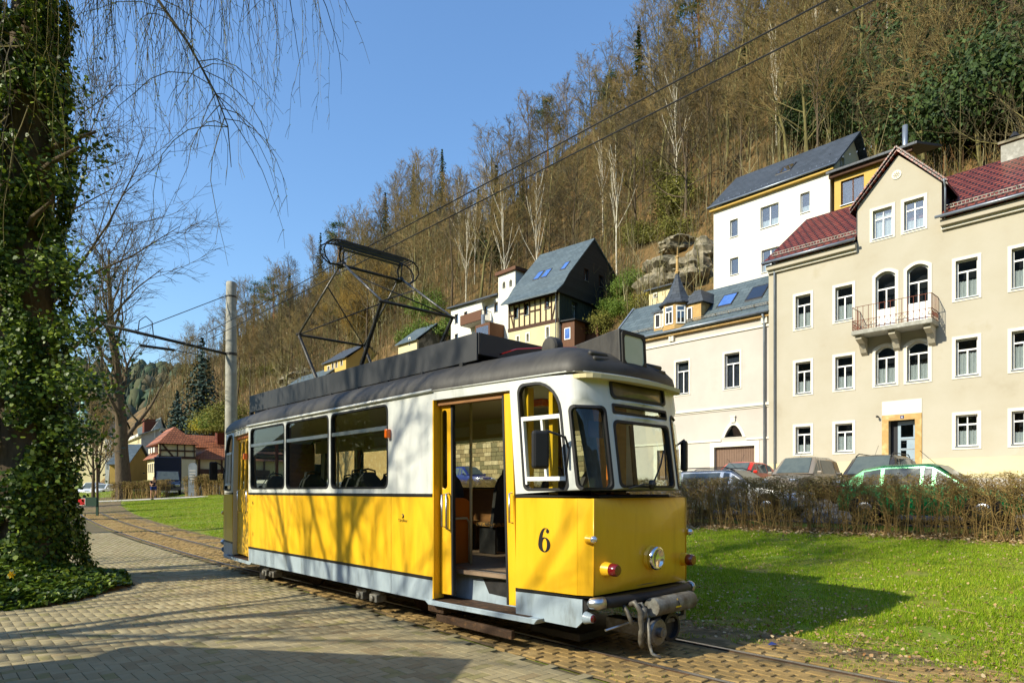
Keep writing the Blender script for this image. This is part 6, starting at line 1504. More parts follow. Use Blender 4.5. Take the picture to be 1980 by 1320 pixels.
for i in range(2):
    tr = MB(); R_ = random.Random(300+i); tr.tube([(0, 0, -.4), (.2, 0, 8), (.1, .3, 15), (.3, .2, 19)], [.28, .22, .15, .06], 7, cap=False)
    P = []
    for k in range(16):
        z = 10+9*k/16; a = R_.random()*6.28; L = R_.uniform(1.5, 3.6)*(1.2-.5*k/16); e_ = (.2+L*math.cos(a), .2+L*math.sin(a), z+R_.uniform(.2, 1.0)); tr.tube([(.2, .15, z), e_], [.07, .03], 4, cap=False); P.append(e_)
    P.append((.3, .2, 19.2)); rg = np.random.default_rng(310+i); cc = np.array(P); idx = rg.integers(0, len(cc), 2600); Q = cc[idx]+rg.normal(size=(2600, 3))*np.array([.75, .75, .42])
    vs_, fs_ = cards(Q, .5*rg.uniform(.6, 1.3, 2600), np.tile([0, 0, 1.], (2600, 1)), k=4, tilt=.7, aspect=.35, rng=rg); PINE.append((mesh_of(tr, 'trunk', 'bark_pine'), np_mesh_data('crown', vs_, fs_, 'pine_needle')))
SHR = {}
for nm, mt, n_ in (('green', 'shrub_green', 3600), ('dark', 'conifer', 11000), ('yellow', 'shrub_yellow', 1800), ('olive', 'brush_green', 3600)):
    vs_, fs_ = clumps({'green': 1, 'dark': 2, 'yellow': 3, 'olive': 4}[nm], n_, (1.5, 1.5, 1.7), 22 if nm == 'dark' else 16, .13 if nm == 'dark' else .19, aspect=.5); SHR[nm] = np_mesh_data('foliage', vs_, fs_, mt)
st = MB()
for k in range(7): a = k*.9; st.tube([(0, 0, -.2), (.4*math.cos(a), .4*math.sin(a), .9), (.8*math.cos(a), .8*math.sin(a), 1.7)], [.05, .03, .012], 4, cap=False)
STEM = mesh_of(st, 'stem', 'bark')
HGX = np.arange(-524, 134, 2.0); HGY = np.arange(30, 262, 1.0)
HG = np.array([[hgt(x, y) for y in HGY] for x in HGX])
def hgrid(x, y):
    i = np.clip((x-HGX[0])/2.0, 0, len(HGX)-1.001); j = np.clip(y-HGY[0], 0, len(HGY)-1.001); i0 = i.astype(int); j0 = j.astype(int); u = i-i0; v = j-j0
    return HG[i0, j0]*(1-u)*(1-v)+HG[i0+1, j0]*u*(1-v)+HG[i0, j0+1]*(1-u)*v+HG[i0+1, j0+1]*u*v
YS = np.arange(25, 420, .6)
def hillpos(px, py):
    """where the ray through a picture point meets the slope"""
    r = (px-990)/FPX; e = (HOR-py)/FPX
    a_, b_ = r*YS-T0[0], YS-T0[1]; x, y = a_*DX[0]+b_*DX[1], a_*DY[0]+b_*DY[1]
    hit = (y > 31.5) & (hgrid(x, y) >= EYE+e*YS)
    k = int(np.argmax(hit))
    if not hit[k]: return None
    return r*YS[k], YS[k], hgt(x[k], y[k])
random.seed(21)
FOREST = 'bare trees of the wooded hillside'
HP = [(xl_, z_) for xl_, z_ in ()]
def hidden_by_house(px, py):
    for (a, b_, t) in ((1378, 1990, 420), (980, 1200, 600), (1460, 1990, 560)):
        if a < px < b_ and py > t: return True
    return False
cnt = 0; tries = 0; placed = []
while cnt < 285 and tries < 20000:
    tries += 1
    px = random.uniform(300, 2050); py = random.uniform(-260, 800)
    h = hillpos(px, py)
    if h is None: continue
    X, Y, Z = h; x, y = inV(X, Y)
    if Y > 330 or x > 40: continue
    if hidden_by_house(px, py): continue
    if px > 1690 and 90 < py < 330 and random.random() < .8: continue
    if py > 480 and px > 1200: continue
    if 600 < px < 1230 and y < 48: continue
    dmin = 2.2+Y*.012
    if any((X-a)**2+(Y-b_)**2 < dmin**2 for a, b_ in placed): continue
    placed.append((X, Y)); v = random.randrange(6); sc = random.uniform(.6, 1.02)*(1.0 if Y > 70 else .9)
    top = Y > 130 and px < 1300
    if random.random() < .07 and Y < 160:
        place('birch_tree', BIRCH, (X, Y, Z-.3), sc, random.random()*6.28, 'white stemmed birch %s %s' % (('low on the slope' if py > 380 else 'half way up the slope' if py > 60 else 'on the ridge'), next(t for q, t in ((760, 'behind the pantograph'), (980, 'above the white tower house'), (1200, 'above the half timbered house'), (1400, 'above the rock outcrop'), (1650, 'above the white hillside house'), (9999, 'above the red roofed house')) if px < q)), 'tree', 'birches on the hillside')
    else:
        where = next(t for q, t in ((560, 'beside the concrete mast'), (760, 'behind the pantograph'), (980, 'above the white tower house'), (1200, 'above the half timbered house'), (1400, 'above the rock outcrop'), (1650, 'above the white hillside house'), (9999, 'above the red roofed house')) if px < q)
        tier = 'on the ridge' if top or py < 60 else ('half way up the slope' if py < 380 else 'low on the slope')
        lb = ('stout', 'tall', 'broad', 'slender', 'small', 'big')[v]+' bare tree '+tier+' '+where
        place('bare_tree', VAR[v], (X, Y, Z-.3), sc, random.random()*6.28, lb, 'tree', 'bare trees '+tier+' '+where)
    cnt += 1
# conifers standing out of the wood, spotted one by one
for i, (px, py, k, sc, lb) in enumerate(((1310, 120, 'p', 1.05, 'tall pine with orange trunk at the top of the ridge'), (1352, 150, 'p', .95, 'second tall pine right of the one at the ridge top'), (1130, 262, 'p', .7, 'rounded dark pine on the skyline below the notch'), (1085, 290, 'c', .7, 'small pointed conifer on the skyline'),
                                        (925, 505, 'c', .6, 'dark spruce behind the white tower house'), (960, 520, 'c', .7, 'taller dark spruce beside the white tower house'), (745, 470, 'c', .9, 'spruce on the skyline above the pantograph'), (855, 400, 'c', .9, 'spruce wrapped among bare trees mid ridge'), (655, 560, 'p', .95, 'pine half way along the far skyline'), (490, 660, 'p', .9, 'pine at the lower end of the ridge beside the pole'), (700, 480, 'p', .8, 'pine crown behind the pantograph bow'),
                                        (1235, 250, 'c', .8, 'dark conifer left of the leaning bare trees'), (1190, 300, 'p', .7, 'pine among bare trees below the wires'), (560, 640, 'c', .8, 'conifer low on the far ridge'), (1270, 60, 'p', 1.0, 'leaning pine left of the tallest pine'), (1395, 90, 'p', .8, 'pine right of the tallest pines by the wires'), (1165, 240, 'c', .7, 'pointed spruce below the notch in the ridge'), (1060, 330, 'p', .7, 'low pine crown under the skyline'), (910, 330, 'p', .8, 'pine behind the tallest bare trees of the ridge'), (800, 420, 'c', .8, 'dark spruce above the pantograph'), (620, 570, 'c', .8, 'spruce on the far skyline left of the pantograph'), (530, 640, 'p', .8, 'pine just right of the mast top'), (1440, 240, 'c', .5, 'young spruce above the white hillside house'), (1010, 440, 'c', .5, 'young spruce above the slate roof'))):
    h = hillpos(px, py)
    if h: place('pine_tree' if k == 'p' else 'spruce_tree', (PINE if k == 'p' else CON)[i % (2 if k == 'p' else 3)], (h[0], h[1], h[2]-.3), sc, i*1.3, lb, 'tree', 'conifers on the hillside')
# evergreen shrubs on the slope
SP = []
for k in range(30): SP.append((random.uniform(1700, 1990), random.uniform(130, 290), 'dark', random.uniform(1.5, 3.2)))
for k in range(10): SP.append((random.uniform(1560, 1700), random.uniform(215, 285), 'dark', random.uniform(1.3, 2.2)))
for k in range(9): SP.append((random.uniform(1220, 1330), random.uniform(330, 480), 'olive', random.uniform(.9, 1.5)))
for k in range(7): SP.append((random.uniform(1195, 1240), random.uniform(540, 575), 'green', random.uniform(.6, 1.0)))
for k in range(10): SP.append((random.uniform(745, 870), random.uniform(590, 660), 'green', random.uniform(.9, 1.5)))
for k in range(6): SP.append((random.uniform(660, 750), random.uniform(560, 650), 'olive', random.uniform(1.2, 2.0)))
for k in range(12): SP.append((random.uniform(1150, 1245), random.uniform(585, 650), random.choice(('olive', 'green')), random.uniform(.5, 1.0)))
for k in range(4): SP.append((random.uniform(1235, 1275), random.uniform(575, 600), 'yellow', random.uniform(.5, .8)))
for k in range(3): SP.append((random.uniform(1470, 1500), random.uniform(518, 530), 'yellow', random.uniform(.4, .6)))
for k in range(6): SP.append((random.uniform(470, 560), random.uniform(690, 750), 'olive', random.uniform(1, 2.0)))
LB = {'dark': 'dark evergreen shrub on the slope above the right hand houses', 'olive': 'olive twiggy shrub on the wooded slope', 'green': 'bright green ivy shrub on the slope', 'yellow': 'yellow flowering bush beside the upper houses'}
for px, py, k, sc in SP:
    h = hillpos(px, py)
    if not h: continue
    e = empty('shrub', (h[0], h[1], h[2]-.3), random.random()*6.28); e.scale = (sc, sc, sc*random.uniform(.9, 1.3)); part('foliage', SHR[k], e); part('stem', STEM, e)
    lb = LB[k]
    if k == 'dark': lb = ('large' if sc > 1.6 else 'small')+' dark evergreen shrub '+('behind the metal flue' if px < 1790 else 'left of the chimney' if px < 1870 else 'at the right edge')+(' high on the slope' if py < 225 else ' just above the roofs')
    if k == 'olive': lb = ('large' if sc > 1.3 else 'small')+' olive twiggy shrub '+('above the rock outcrop' if px > 1000 else 'behind the pantograph' if px > 600 else 'right of the concrete mast')+(' higher up' if py < 400 or (px < 1000 and py < 610) else ' lower down')
    tag(e, lb, 'shrub', lb.replace('shrub', 'shrubs'))
# golden hazel thickets
tr, cr = bare_tree(171, 6.5, .10, spread=.5, limbs=16, first=.05, up=.5, sub=6, twigs=5, fine=3, tw_r=.018, limb_len=.8); HAZ = (mesh_of(tr, 'trunk', 'bark_olive'), mesh_of(cr, 'crown', 'twig_gold'))
for i in range(12):
    h = hillpos(random.uniform(600, 760), random.uniform(590, 690))
    if h: place('hazel_bush', HAZ, (h[0], h[1], h[2]-.3), random.uniform(.9, 1.5), i, 'golden brown catkin hazel thicket behind the pantograph', 'shrub', 'golden hazels behind the pantograph')
# undergrowth: thousands of thin upright stems and dry bracken that read as one mass
def brush(name, n, mat, hmin, hmax, wid, region, label, lean=.25, seed=5):
    R_ = random.Random(seed); vs_ = []; fs_ = []; k = 0; t = 0
    while k < n and t < n*6:
        t += 1
        h = None
        x = R_.uniform(*region[0]); y = region[1][0] + (region[1][1]-region[1][0])*R_.random()**1.3
        X, Y, _ = V(x, y)
        if Y < 20: continue
        Z = hgt(x, y); px, py = pix(X, Y, Z)
        if not (290 < px < 2040 and -150 < py < 830) or R_.random() > 55.0/Y: continue
        if hidden_by_house(px, py+12) and y < 45: continue
        if 610 < px < 1215 and y < 44.5: continue
        if px > 1690 and 60 < py < 310 and R_.random() < .85: continue
        if 1235 < px < 1385 and 470 < py < 590: continue
        L = R_.uniform(hmin, hmax); a = R_.uniform(0, 6.28); l = R_.gauss(0, lean); w = wid*R_.uniform(.6, 1.3)*max(1, Y/90)
        dx, dy = math.cos(a)*l, math.sin(a)*l
        p0 = Vector((X, Y, Z-.1)); p1 = p0+Vector((dx*.35*L, dy*.35*L, L*.5)); p2 = p0+Vector((dx*L, dy*L, L))
        for (q0, q1, w0, w1) in ((p0, p1, w, w*.75), (p1, p2, w*.75, w*.3)):
            o = len(vs_)
            for (q, ww) in ((q0, w0), (q1, w1)):
                for c in range(3): vs_.append((q.x+ww*math.cos(2.09*c), q.y+ww*math.sin(2.09*c), q.z))
            for c in range(3): fs_.append((o+c, o+(c+1) % 3, o+3+(c+1) % 3, o+3+c))
        for s_ in range(3):
            f = R_.uniform(.35, .9); q0 = p0.lerp(p2, f); b_ = R_.uniform(0, 6.28); q1 = q0+Vector((math.cos(b_)*.3*L*.5, math.sin(b_)*.3*L*.5, L*R_.uniform(.1, .3)))
            o = len(vs_); ww = w*.4
            vs_ += [(q0.x-ww, q0.y, q0.z), (q0.x+ww, q0.y, q0.z), (q1.x+ww*.4, q1.y, q1.z), (q1.x-ww*.4, q1.y, q1.z)]; fs_.append((o, o+1, o+2, o+3))
        k += 1
    o = npmesh(name, vs_, fs_, mat); tag(o, label, kind='stuff'); return o
brush('undergrowth', 20000, 'brush', 1.2, 4.6, .030, ((-260, 45), (31.5, 120)), 'thin brown saplings and dry brush covering the slope')
brush('saplings', 3000, 'sapling', 4.0, 11.0, .042, ((-260, 45), (32, 122)), 'tall thin pale stemmed saplings crowding the slope', lean=.10, seed=16)
brush('bramble', 3500, 'brush_green', .6, 2.2, .03, ((-160, 30), (31.5, 75)), 'low olive green bramble on the slope', lean=.6, seed=6)
# rock outcrop behind the turret
def boulder(seed, r):
    bm = MB(); n, m = 30, 26; R_ = random.Random(seed); off = Vector((R_.random()*50, 0, 0))
    for i in range(m+1):
        for j in range(n):
            th = math.pi*i/m; ph = 2*math.pi*j/n; d = Vector((math.sin(th)*math.cos(ph), math.sin(th)*math.sin(ph), math.cos(th)))
            c = 1/max(abs(d.x)*.9, abs(d.y)*.9, abs(d.z), .62); k = min(c, 1.25)*(.86+.32*noise.noise(d*1.6+off)+.14*noise.noise(d*4+off)); q = d*k
            st_ = 1+.10*math.copysign(min(1, abs(math.sin(q.z*7+seed))*3), math.sin(q.z*7+seed))+.16*noise.noise(d*7+off)
            bm.v.append((q.x*r[0]*st_, q.y*r[1]*st_, q.z*r[2]))
    for i in range(m):
        for j in range(n): bm.f.append((i*n+j, (i+1)*n+j, (i+1)*n+(j+1) % n, i*n+(j+1) % n))
    return bm
for i, (px, py, r, lb) in enumerate(((1288, 560, (2.6, 2.0, 2.2), 'large layered sandstone rock left of the white house'), (1330, 545, (2.4, 2.0, 1.6), 'mossy sandstone rock nearest the white house wall'), (1362, 530, (1.8, 1.6, 2.4), 'upright sandstone block against the white house'), (1310, 490, (1.6, 1.4, 1.0), 'smaller rock above the layered outcrop'), (590, 735, (3, 2.4, 2.0), 'pale rock face low on the far slope'), (560, 745, (2.6, 2, 1.6), 'smaller pale rock at the foot of the far slope'))):
    h = hillpos(px, py)
    if h:
        o = boulder(40+i, r).build('rock', 'stone_grey', None, smooth=True, auto=28); o.location = (h[0], h[1], h[2]+.3); tag(o, lb, 'rock', 'rocks on the slope'); o.rotation_euler.z = i

# ---- closing hill and its conifers at the far end of the valley
fhx = span(-560, -60, 50); vs_ = []; fs_ = []
def fz(X, Y): 
    t = max(0, min(1, (Y-230)/150)); return 1.0+ t*(74+12*math.sin(X*.013+1)+6*noise.noise(Vector((X*.02, Y*.02, 0))))
fys = span(225, 480, 22)
for X in fhx:
    for Y in fys: vs_.append((X, Y, fz(X, Y)))
m = len(fys)
for i in range(len(fhx)-1):
    for j in range(m-1): fs_.append((i*m+j, (i+1)*m+j, (i+1)*m+j+1, i*m+j+1))
tag(npmesh('far_hill', vs_, fs_, 'litter', smooth=True), kind='structure')
R_ = random.Random(77); vs_ = []; fs_ = []
for k in range(3600):
    X = R_.uniform(-430, -110); Y = R_.uniform(228, 400)
    px, py = pix(X, Y, fz(X, Y))
    if not (60 < px < 520): continue
    H_ = R_.uniform(9, 19); r_ = H_*R_.uniform(.14, .24) if R_.random() < .7 else H_*R_.uniform(.25, .34); z = fz(X, Y)-1; con = r_ < H_*.24
    o = len(vs_); rings = ((.12, .8), (.22, 1), (.4, .72), (.42, .82), (.62, .45), (.64, .55), (.85, .18), (1.0, .02)) if con else ((.2, .3), (.35, .8), (.55, 1), (.75, .85), (.92, .5), (1, .1))
    for (t, q) in rings:
        for c in range(6): a = c*1.047+k; f = r_*q*R_.uniform(.7, 1.25); vs_.append((X+f*math.cos(a), Y+f*math.sin(a), z+H_*t+R_.uniform(-.3, .3)))
    for i in range(len(rings)-1):
        for c in range(6): fs_.append((o+i*6+c, o+i*6+(c+1) % 6, o+(i+1)*6+(c+1) % 6, o+(i+1)*6+c))
tag(npmesh('far_wood', vs_, fs_, 'far_wood'), 'dark mixed wood covering the hill that closes the valley', kind='stuff')
# two spruces and near garden greenery by the pole
for px, py_b, Y, H_, R0, lb in ((391, 800, 96, 19.5, 6.0, 'tall blue green spruce left of the concrete pole'), (343, 812, 120, 13, 4.6, 'shorter dark spruce left of the tall one')):
    X = (px-990)/FPX*Y; zt_ = EYE+(HOR-(655 if H_ > 15 else 757))/FPX*Y
    tr, vs_, fs_ = conifer(int(px), H_, R0, 36, card=.75, dens=1.3, mat='spruce_blue', droop=.5); place('spruce_tree', (mesh_of(tr, 'trunk', 'bark'), np_mesh_data('crown', vs_, fs_, 'spruce_blue')), (X, Y, zt_-H_), 1, 0, lb, 'tree')
for i, (px, py, Y, k, sc) in enumerate(((412, 806, 85, 'olive', 1.5), (378, 818, 130, 'olive', 2.2), (425, 800, 80, 'green', 1.3), (398, 812, 84, 'yellow', 1.0), (440, 795, 72, 'olive', 1.4))):
    X = (px-990)/FPX*Y; z = EYE+(HOR-py)/FPX*Y-sc*1.4; e = empty('shrub', (X, Y, z)); e.scale = (sc,)*3; part('foliage', SHR[k], e); part('stem', STEM, e); tag(e, 'garden shrub on the rise behind the concrete pole', 'shrub', 'garden shrubs behind the pole')

# ---- bare tree beyond the lawn, and a finer one behind the ivy trunk
tr, cr = bare_tree(411, 21, .68, spread=.62, limbs=20, first=.22, up=.38, sub=7, twigs=5, fine=3, crook=.17, limb_len=.42, tw_r=.022, nseg=9)
place('bare_tree', (mesh_of(tr, 'trunk', 'bark'), mesh_of(cr, 'crown', 'twig_dark')), (-32.4, 53.5, low(*inV(-32.4, 53.5))), 1, 0, 'big bare tree with crooked limbs standing on the far lawn', 'tree')
tr, cr = bare_tree(433, 15, .28, spread=.85, limbs=20, first=.25, up=.22, sub=8, twigs=6, fine=4, crook=.12, limb_len=.5, tw_r=.011, nseg=8)
place('bare_tree', (mesh_of(tr, 'trunk', 'bark'), mesh_of(cr, 'crown', 'twig_dark')), (-16.3, 21.5, .1), 1, 0, 'finely twigged bare tree directly behind the ivy trunk', 'tree')
tr, cr = bare_tree(437, 9, .12, spread=.5, limbs=14, first=.25, up=.3, sub=5, twigs=4, fine=2, tw_r=.014)
place('young_tree', (mesh_of(tr, 'trunk', 'bark'), mesh_of(cr, 'crown', 'twig_brown')), (-36.2, 56, low(*inV(-36, 56))), 1, 0, 'slender young tree left of the big bare tree', 'tree')
tr, cr = bare_tree(451, 10, .2, spread=.6, limbs=15, first=.2, up=.3, sub=6, twigs=5, fine=2, tw_r=.02)
SM = (mesh_of(tr, 'trunk', 'bark'), mesh_of(cr, 'crown', 'twig_brown'))
for i, (px, Y, sc) in enumerate(((190, 84, 1.1), (212, 110, 1.2), (180, 60, .9), (310, 125, 1.3), (455, 95, 1.0), (470, 110, 1.2), (425, 120, 1.3))):
    X = (px-990)/FPX*Y; place('bare_tree', SM, (X, Y, low(*inV(X, Y))), sc, i, 'small bare tree in the town beyond the lawn', 'tree', 'small bare trees beyond the lawn')

# ---- ivy covered willow in the left foreground
wt = empty('ivy_willow', (TRUNK[0], TRUNK[1], 0)); tag(wt, 'large willow trunk wrapped in ivy with hanging twigs, beside the paving', 'tree')
tm = MB(); R_ = random.Random(5)
tm.tube([(0, 0, -.2), (0, 0, .5), (.03, 0, 2), (-.05, .05, 4), (-.05, .1, 6.5), (.1, .1, 9), (.2, 0, 11)], [.85, .62, .5, .46, .42, .36, .28], 14)
limbs_ = []
for (z0, pts) in ((8.6, [(1.2, -.9, 9.8), (2.6, -1.6, 10.2), (3.9, -2.2, 9.6), (4.8, -2.5, 8.4)]), (9.0, [(.8, -1.8, 10.2), (1.8, -3.6, 10.8), (3.2, -4.6, 10.2), (4.4, -5.0, 9.2)]), (9.4, [(-.5, -1.5, 10.5), (-1.2, -3.4, 11), (-1.5, -5, 10.2), (-1.4, -5.8, 9.0)]),
                  (10, [(1.5, .8, 11.4), (3.3, 1.2, 11.8), (4.8, 1.0, 11), (5.6, .7, 9.8)]), (9.5, [(-1.5, .5, 11), (-3.4, .4, 11.5), (-5, .2, 10.6)]), (10.5, [(.6, -1, 12), (1.8, -2.2, 12.6), (3.6, -3, 12), (5, -3.6, 10.9), (5.6, -4, 9.6)])):
    pts = [(p_[0]*.58, p_[1], p_[2]+2.2) for p_ in pts]; P = [(0, 0, z0+1.6)]+pts; tm.tube(P, [.13*(1-.88*i/(len(P)-1))+.012 for i in range(len(P))], 7); limbs_.append(P)
for (z0, a, L) in ((3.4, -.4, .5), (6.9, -.5, 1.1), (7.4, -.2, .9), (6.0, -.7, .8)):
    tm.tube([(0, 0, z0), (math.cos(a)*L*.9, math.sin(a)*L, z0+.15), (math.cos(a)*(L+.55), math.sin(a)*(L+.4), z0+.3)], [.07, .05, .02], 5)
tm.build('trunk', 'bark', wt, smooth=True)
# ivy leaves on the trunk
rg = np.random.default_rng(8)
n = 80000; z = rg.uniform(.0, 10.2, n)**1.0; a = rg.uniform(0, 6.283, n)
kp = nn(np.cos(a)*1.5, z*1.1+np.sin(a)*1.5, 3.0)+.5*nn(a*2.2, z*2.6, 7.0) > -.28
z, a = z[kp], a[kp]; n = len(z)
rad = np.interp(z, [0, .5, 1.2, 2.5, 4, 6, 8, 10.2], [1.25, .88, .72, .66, .64, .66, .62, .56])
lump = np.array([noise.noise(Vector((math.cos(q)*1.6, math.sin(q)*1.6, w*.9))) for q, w in zip(a, z)])
rad = rad*(1+.42*lump) + rg.normal(0, .05, n) - np.abs(rg.normal(0, .05, n))
P = np.stack([rad*np.cos(a), rad*np.sin(a), z], 1); Nn = np.stack([np.cos(a), np.sin(a), np.full(n, .45)], 1)
ex = []; en = []
for (z0, a0, L, m_) in ((5.3, -.5, 1.5, 900), (3.4, -.35, 1.75, 1100), (6.8, -.5, 1.3, 500), (4.3, -.3, 1.6, 800), (2.6, -.3, 1.5, 700), (7.6, -.1, 1.2, 500), (1.9, -.4, 1.0, 400), (8.4, -.4, 1.2, 500)):
    c = np.array([math.cos(a0)*L*.75, math.sin(a0)*L*.75, z0]); q = rg.normal(size=(m_, 3))*np.array([.30, .30, .20])+c; ex.append(q); en.append(np.tile([.4, -.5, .8], (m_, 1)))
P = np.concatenate([P]+ex); Nn = np.concatenate([Nn]+en)
vs_, fs_ = cards(P, .054*rg.uniform(.45, 1.6, len(P)), Nn, k=6, tilt=.6, rng=rg); npmesh('ivy', vs_, fs_, 'ivy_leaf', wt)['kind'] = 'stuff'
# ivy on the ground bed
n = 19000; r_ = 2.45*np.sqrt(rg.uniform(0, 1, n)); a = rg.uniform(0, 6.283, n)
lx = BVX+r_*np.cos(a); ly = BVY+r_*np.sin(a); keep = np.array([in_bed(q, w) for q, w in zip(lx, ly)]); lx, ly, r_ = lx[keep], ly[keep], r_[keep]
hz = .10+.38*np.clip(1-(r_-.6)/1.7, 0, 1)+np.array([.10*noise.noise(Vector((q*1.7, w*1.7, 2))) for q, w in zip(lx, ly)])
wx = T0[0]+lx*DX[0]+ly*DY[0]; wy = T0[1]+lx*DX[1]+ly*DY[1]
P = np.stack([wx, wy, hz*rg.uniform(.55, 1.05, len(lx))], 1); vs_, fs_ = cards(P, .075*rg.uniform(.6, 1.3, len(P)), np.tile([-.15, -.1, 1.], (len(P), 1)), k=6, tilt=.55, rng=rg)
tag(npmesh('ivy_bed', vs_, fs_, 'ivy_leaf'), 'low dark ivy covering the bed round the willow trunk', kind='stuff')
b = MB(); m = 40
b.v.append((*V(BVX, BVY)[:2], .34))
for k in range(m):
    a_ = 2*math.pi*k/m; d_ = bed_r(a_); b.v.append((*V(BVX+d_*.55*math.cos(a_), BVY+d_*.55*math.sin(a_))[:2], .20)); 
for k in range(m):
    a_ = 2*math.pi*k/m; d_ = bed_r(a_); b.v.append((*V(BVX+d_*math.cos(a_), BVY+d_*math.sin(a_))[:2], .02))
for k in range(m): b.f += [(0, 1+k, 1+(k+1) % m), (1+k, 1+m+k, 1+m+(k+1) % m, 1+(k+1) % m)]
o = b.build('tree_bed', 'soil', None, smooth=True); tag(o, kind='structure')
# hanging willow twigs
tw = MB(); bud = []; R_ = random.Random(15)
def strand(p, L, drift, r=.0085, far=False):
    wpx = pix(TRUNK[0]+p[0], TRUNK[1]+p[1], p[2])[0]
    if wpx > 500 and not far: return None
    pts = [Vector(p)]; d = Vector((drift[0], drift[1], R_.uniform(-.1, .35))); n_ = max(5, int(L/.28))
    for i in range(n_):
        d = (d*.80+Vector((R_.gauss(0, .10), R_.gauss(0, .10), -.26))).normalized(); pts.append(pts[-1]+d*(L/n_))
    tw.tube(pts, [r*(1-.72*i/n_) for i in range(n_+1)], 3, cap=False)
    for i in range(2, n_):
        if R_.random() < .7:
            q = pts[i]; a_ = R_.random()*6.28; e_ = q+Vector((math.cos(a_)*.10, math.sin(a_)*.10, -R_.uniform(.05, .25)))*R_.uniform(.6, 1.6); tw.tube([q, q.lerp(e_, .5)+Vector((0, 0, .02)), e_], [r*.5, r*.45, r*.25], 3, cap=False)
            if R_.random() < .5: bud.append(tuple(e_))
        if R_.random() < .6: bud.append(tuple(pts[i]+Vector((R_.gauss(0, .01), R_.gauss(0, .01), 0))))
    return pts
for P in limbs_:
    pts = [Vector(p) for p in P]
    for k in range(30):
        f = R_.uniform(.3, 1)*(len(pts)-1); i = min(int(f), len(pts)-2); q = pts[i].lerp(pts[i+1], f-i)
        a_ = R_.random()*6.28; e_ = q+Vector((math.cos(a_)*R_.uniform(.5, 1.4), math.sin(a_)*R_.uniform(.5, 1.4), R_.uniform(-.1, .7)))
        mid = q.lerp(e_, .5)+Vector((0, 0, .2)); tw.tube([q, mid, e_], [.018, .014, .010], 4, cap=False)
        for s_ in range(5): strand(q.lerp(e_, R_.uniform(.35, 1)), R_.uniform(2.6, 5.6), (math.cos(a_)*.6+R_.gauss(0, .3), math.sin(a_)*.6+R_.gauss(0, .3)))
# spray of strands close to the left edge and the arching twig in the middle
for k in range(34): strand((R_.uniform(1.0, 1.75), R_.uniform(-2.7, -2.0), R_.uniform(6.6, 8.9)), R_.uniform(1.4, 3.0), (R_.gauss(0, .3), R_.gauss(0, .3)), .009)
arc = [(2.2, -1.2, 10.0), (3.0, -1.5, 9.2), (3.7, -1.7, 8.2), (4.15, -1.8, 7.4), (4.35, -1.85, 6.9), (4.4, -1.85, 6.3)]
tw.tube(arc, [.035, .028, .02, .013, .009, .005], 5)
for k in range(26):
    f = R_.uniform(.1, 1)*(len(arc)-1); i = min(int(f), len(arc)-2); strand(Vector(arc[i]).lerp(Vector(arc[i+1]), f-i), R_.uniform(.9, 2.6), (R_.gauss(.1, .4), R_.gauss(0, .4)))
for k in range(6): strand((5.35+R_.uniform(-.3, .4), -1.7+R_.gauss(0, .2), 9.3+R_.uniform(-.2, .2)), R_.uniform(1.0, 1.9), (R_.gauss(0, .3), R_.gauss(0, .2)), .008, True)
tw.build('hanging_twigs', 'willow_twig', wt)['kind'] = 'stuff'
vs_, fs_ = cards(np.array(bud), .035, None, k=4, aspect=.45, rng=rg); npmesh('buds', vs_, fs_, 'willow_bud', wt)['kind'] = 'stuff'
# tree standing behind the camera's left shoulder: its branches throw the streaks on the tram and paving
tr, cr = bare_tree(512, 13, .30, spread=.75, limbs=18, first=.28, up=.2, sub=7, twigs=5, fine=2, crook=.12, limb_len=.5, tw_r=.015)
place('bare_tree', (mesh_of(tr, 'trunk', 'bark'), mesh_of(cr, 'crown', 'twig_dark')), (-13.4, 2.6, 0), 1, 1.0, 'bare tree outside the view whose shadow streaks the paving', 'tree')
tr, cr = bare_tree(517, 12, .26, spread=.7, limbs=16, first=.30, up=.2, sub=6, twigs=4, fine=1, crook=.12, limb_len=.5, tw_r=.016)
place('bare_tree', (mesh_of(tr, 'trunk', 'bark'), mesh_of(cr, 'crown', 'twig_dark')), (-16.5, 7.6, 0), 1, 2.2, 'bare tree outside the view left of the ivy willow', 'tree')

for i, (X, Y) in enumerate(((-28, 26), (-34, 31), (-40, 38), (-48, 44), (-58, 50), (-68, 60))):  # unseen row added so the tram windows mirror dark trees
    place('spruce_tree', CON[i % 3], (X, Y, .3), .55+.05*(i % 3), i*1.1, 'dark spruce added outside the view to darken the tram window reflections', 'tree', 'spruces outside the view')
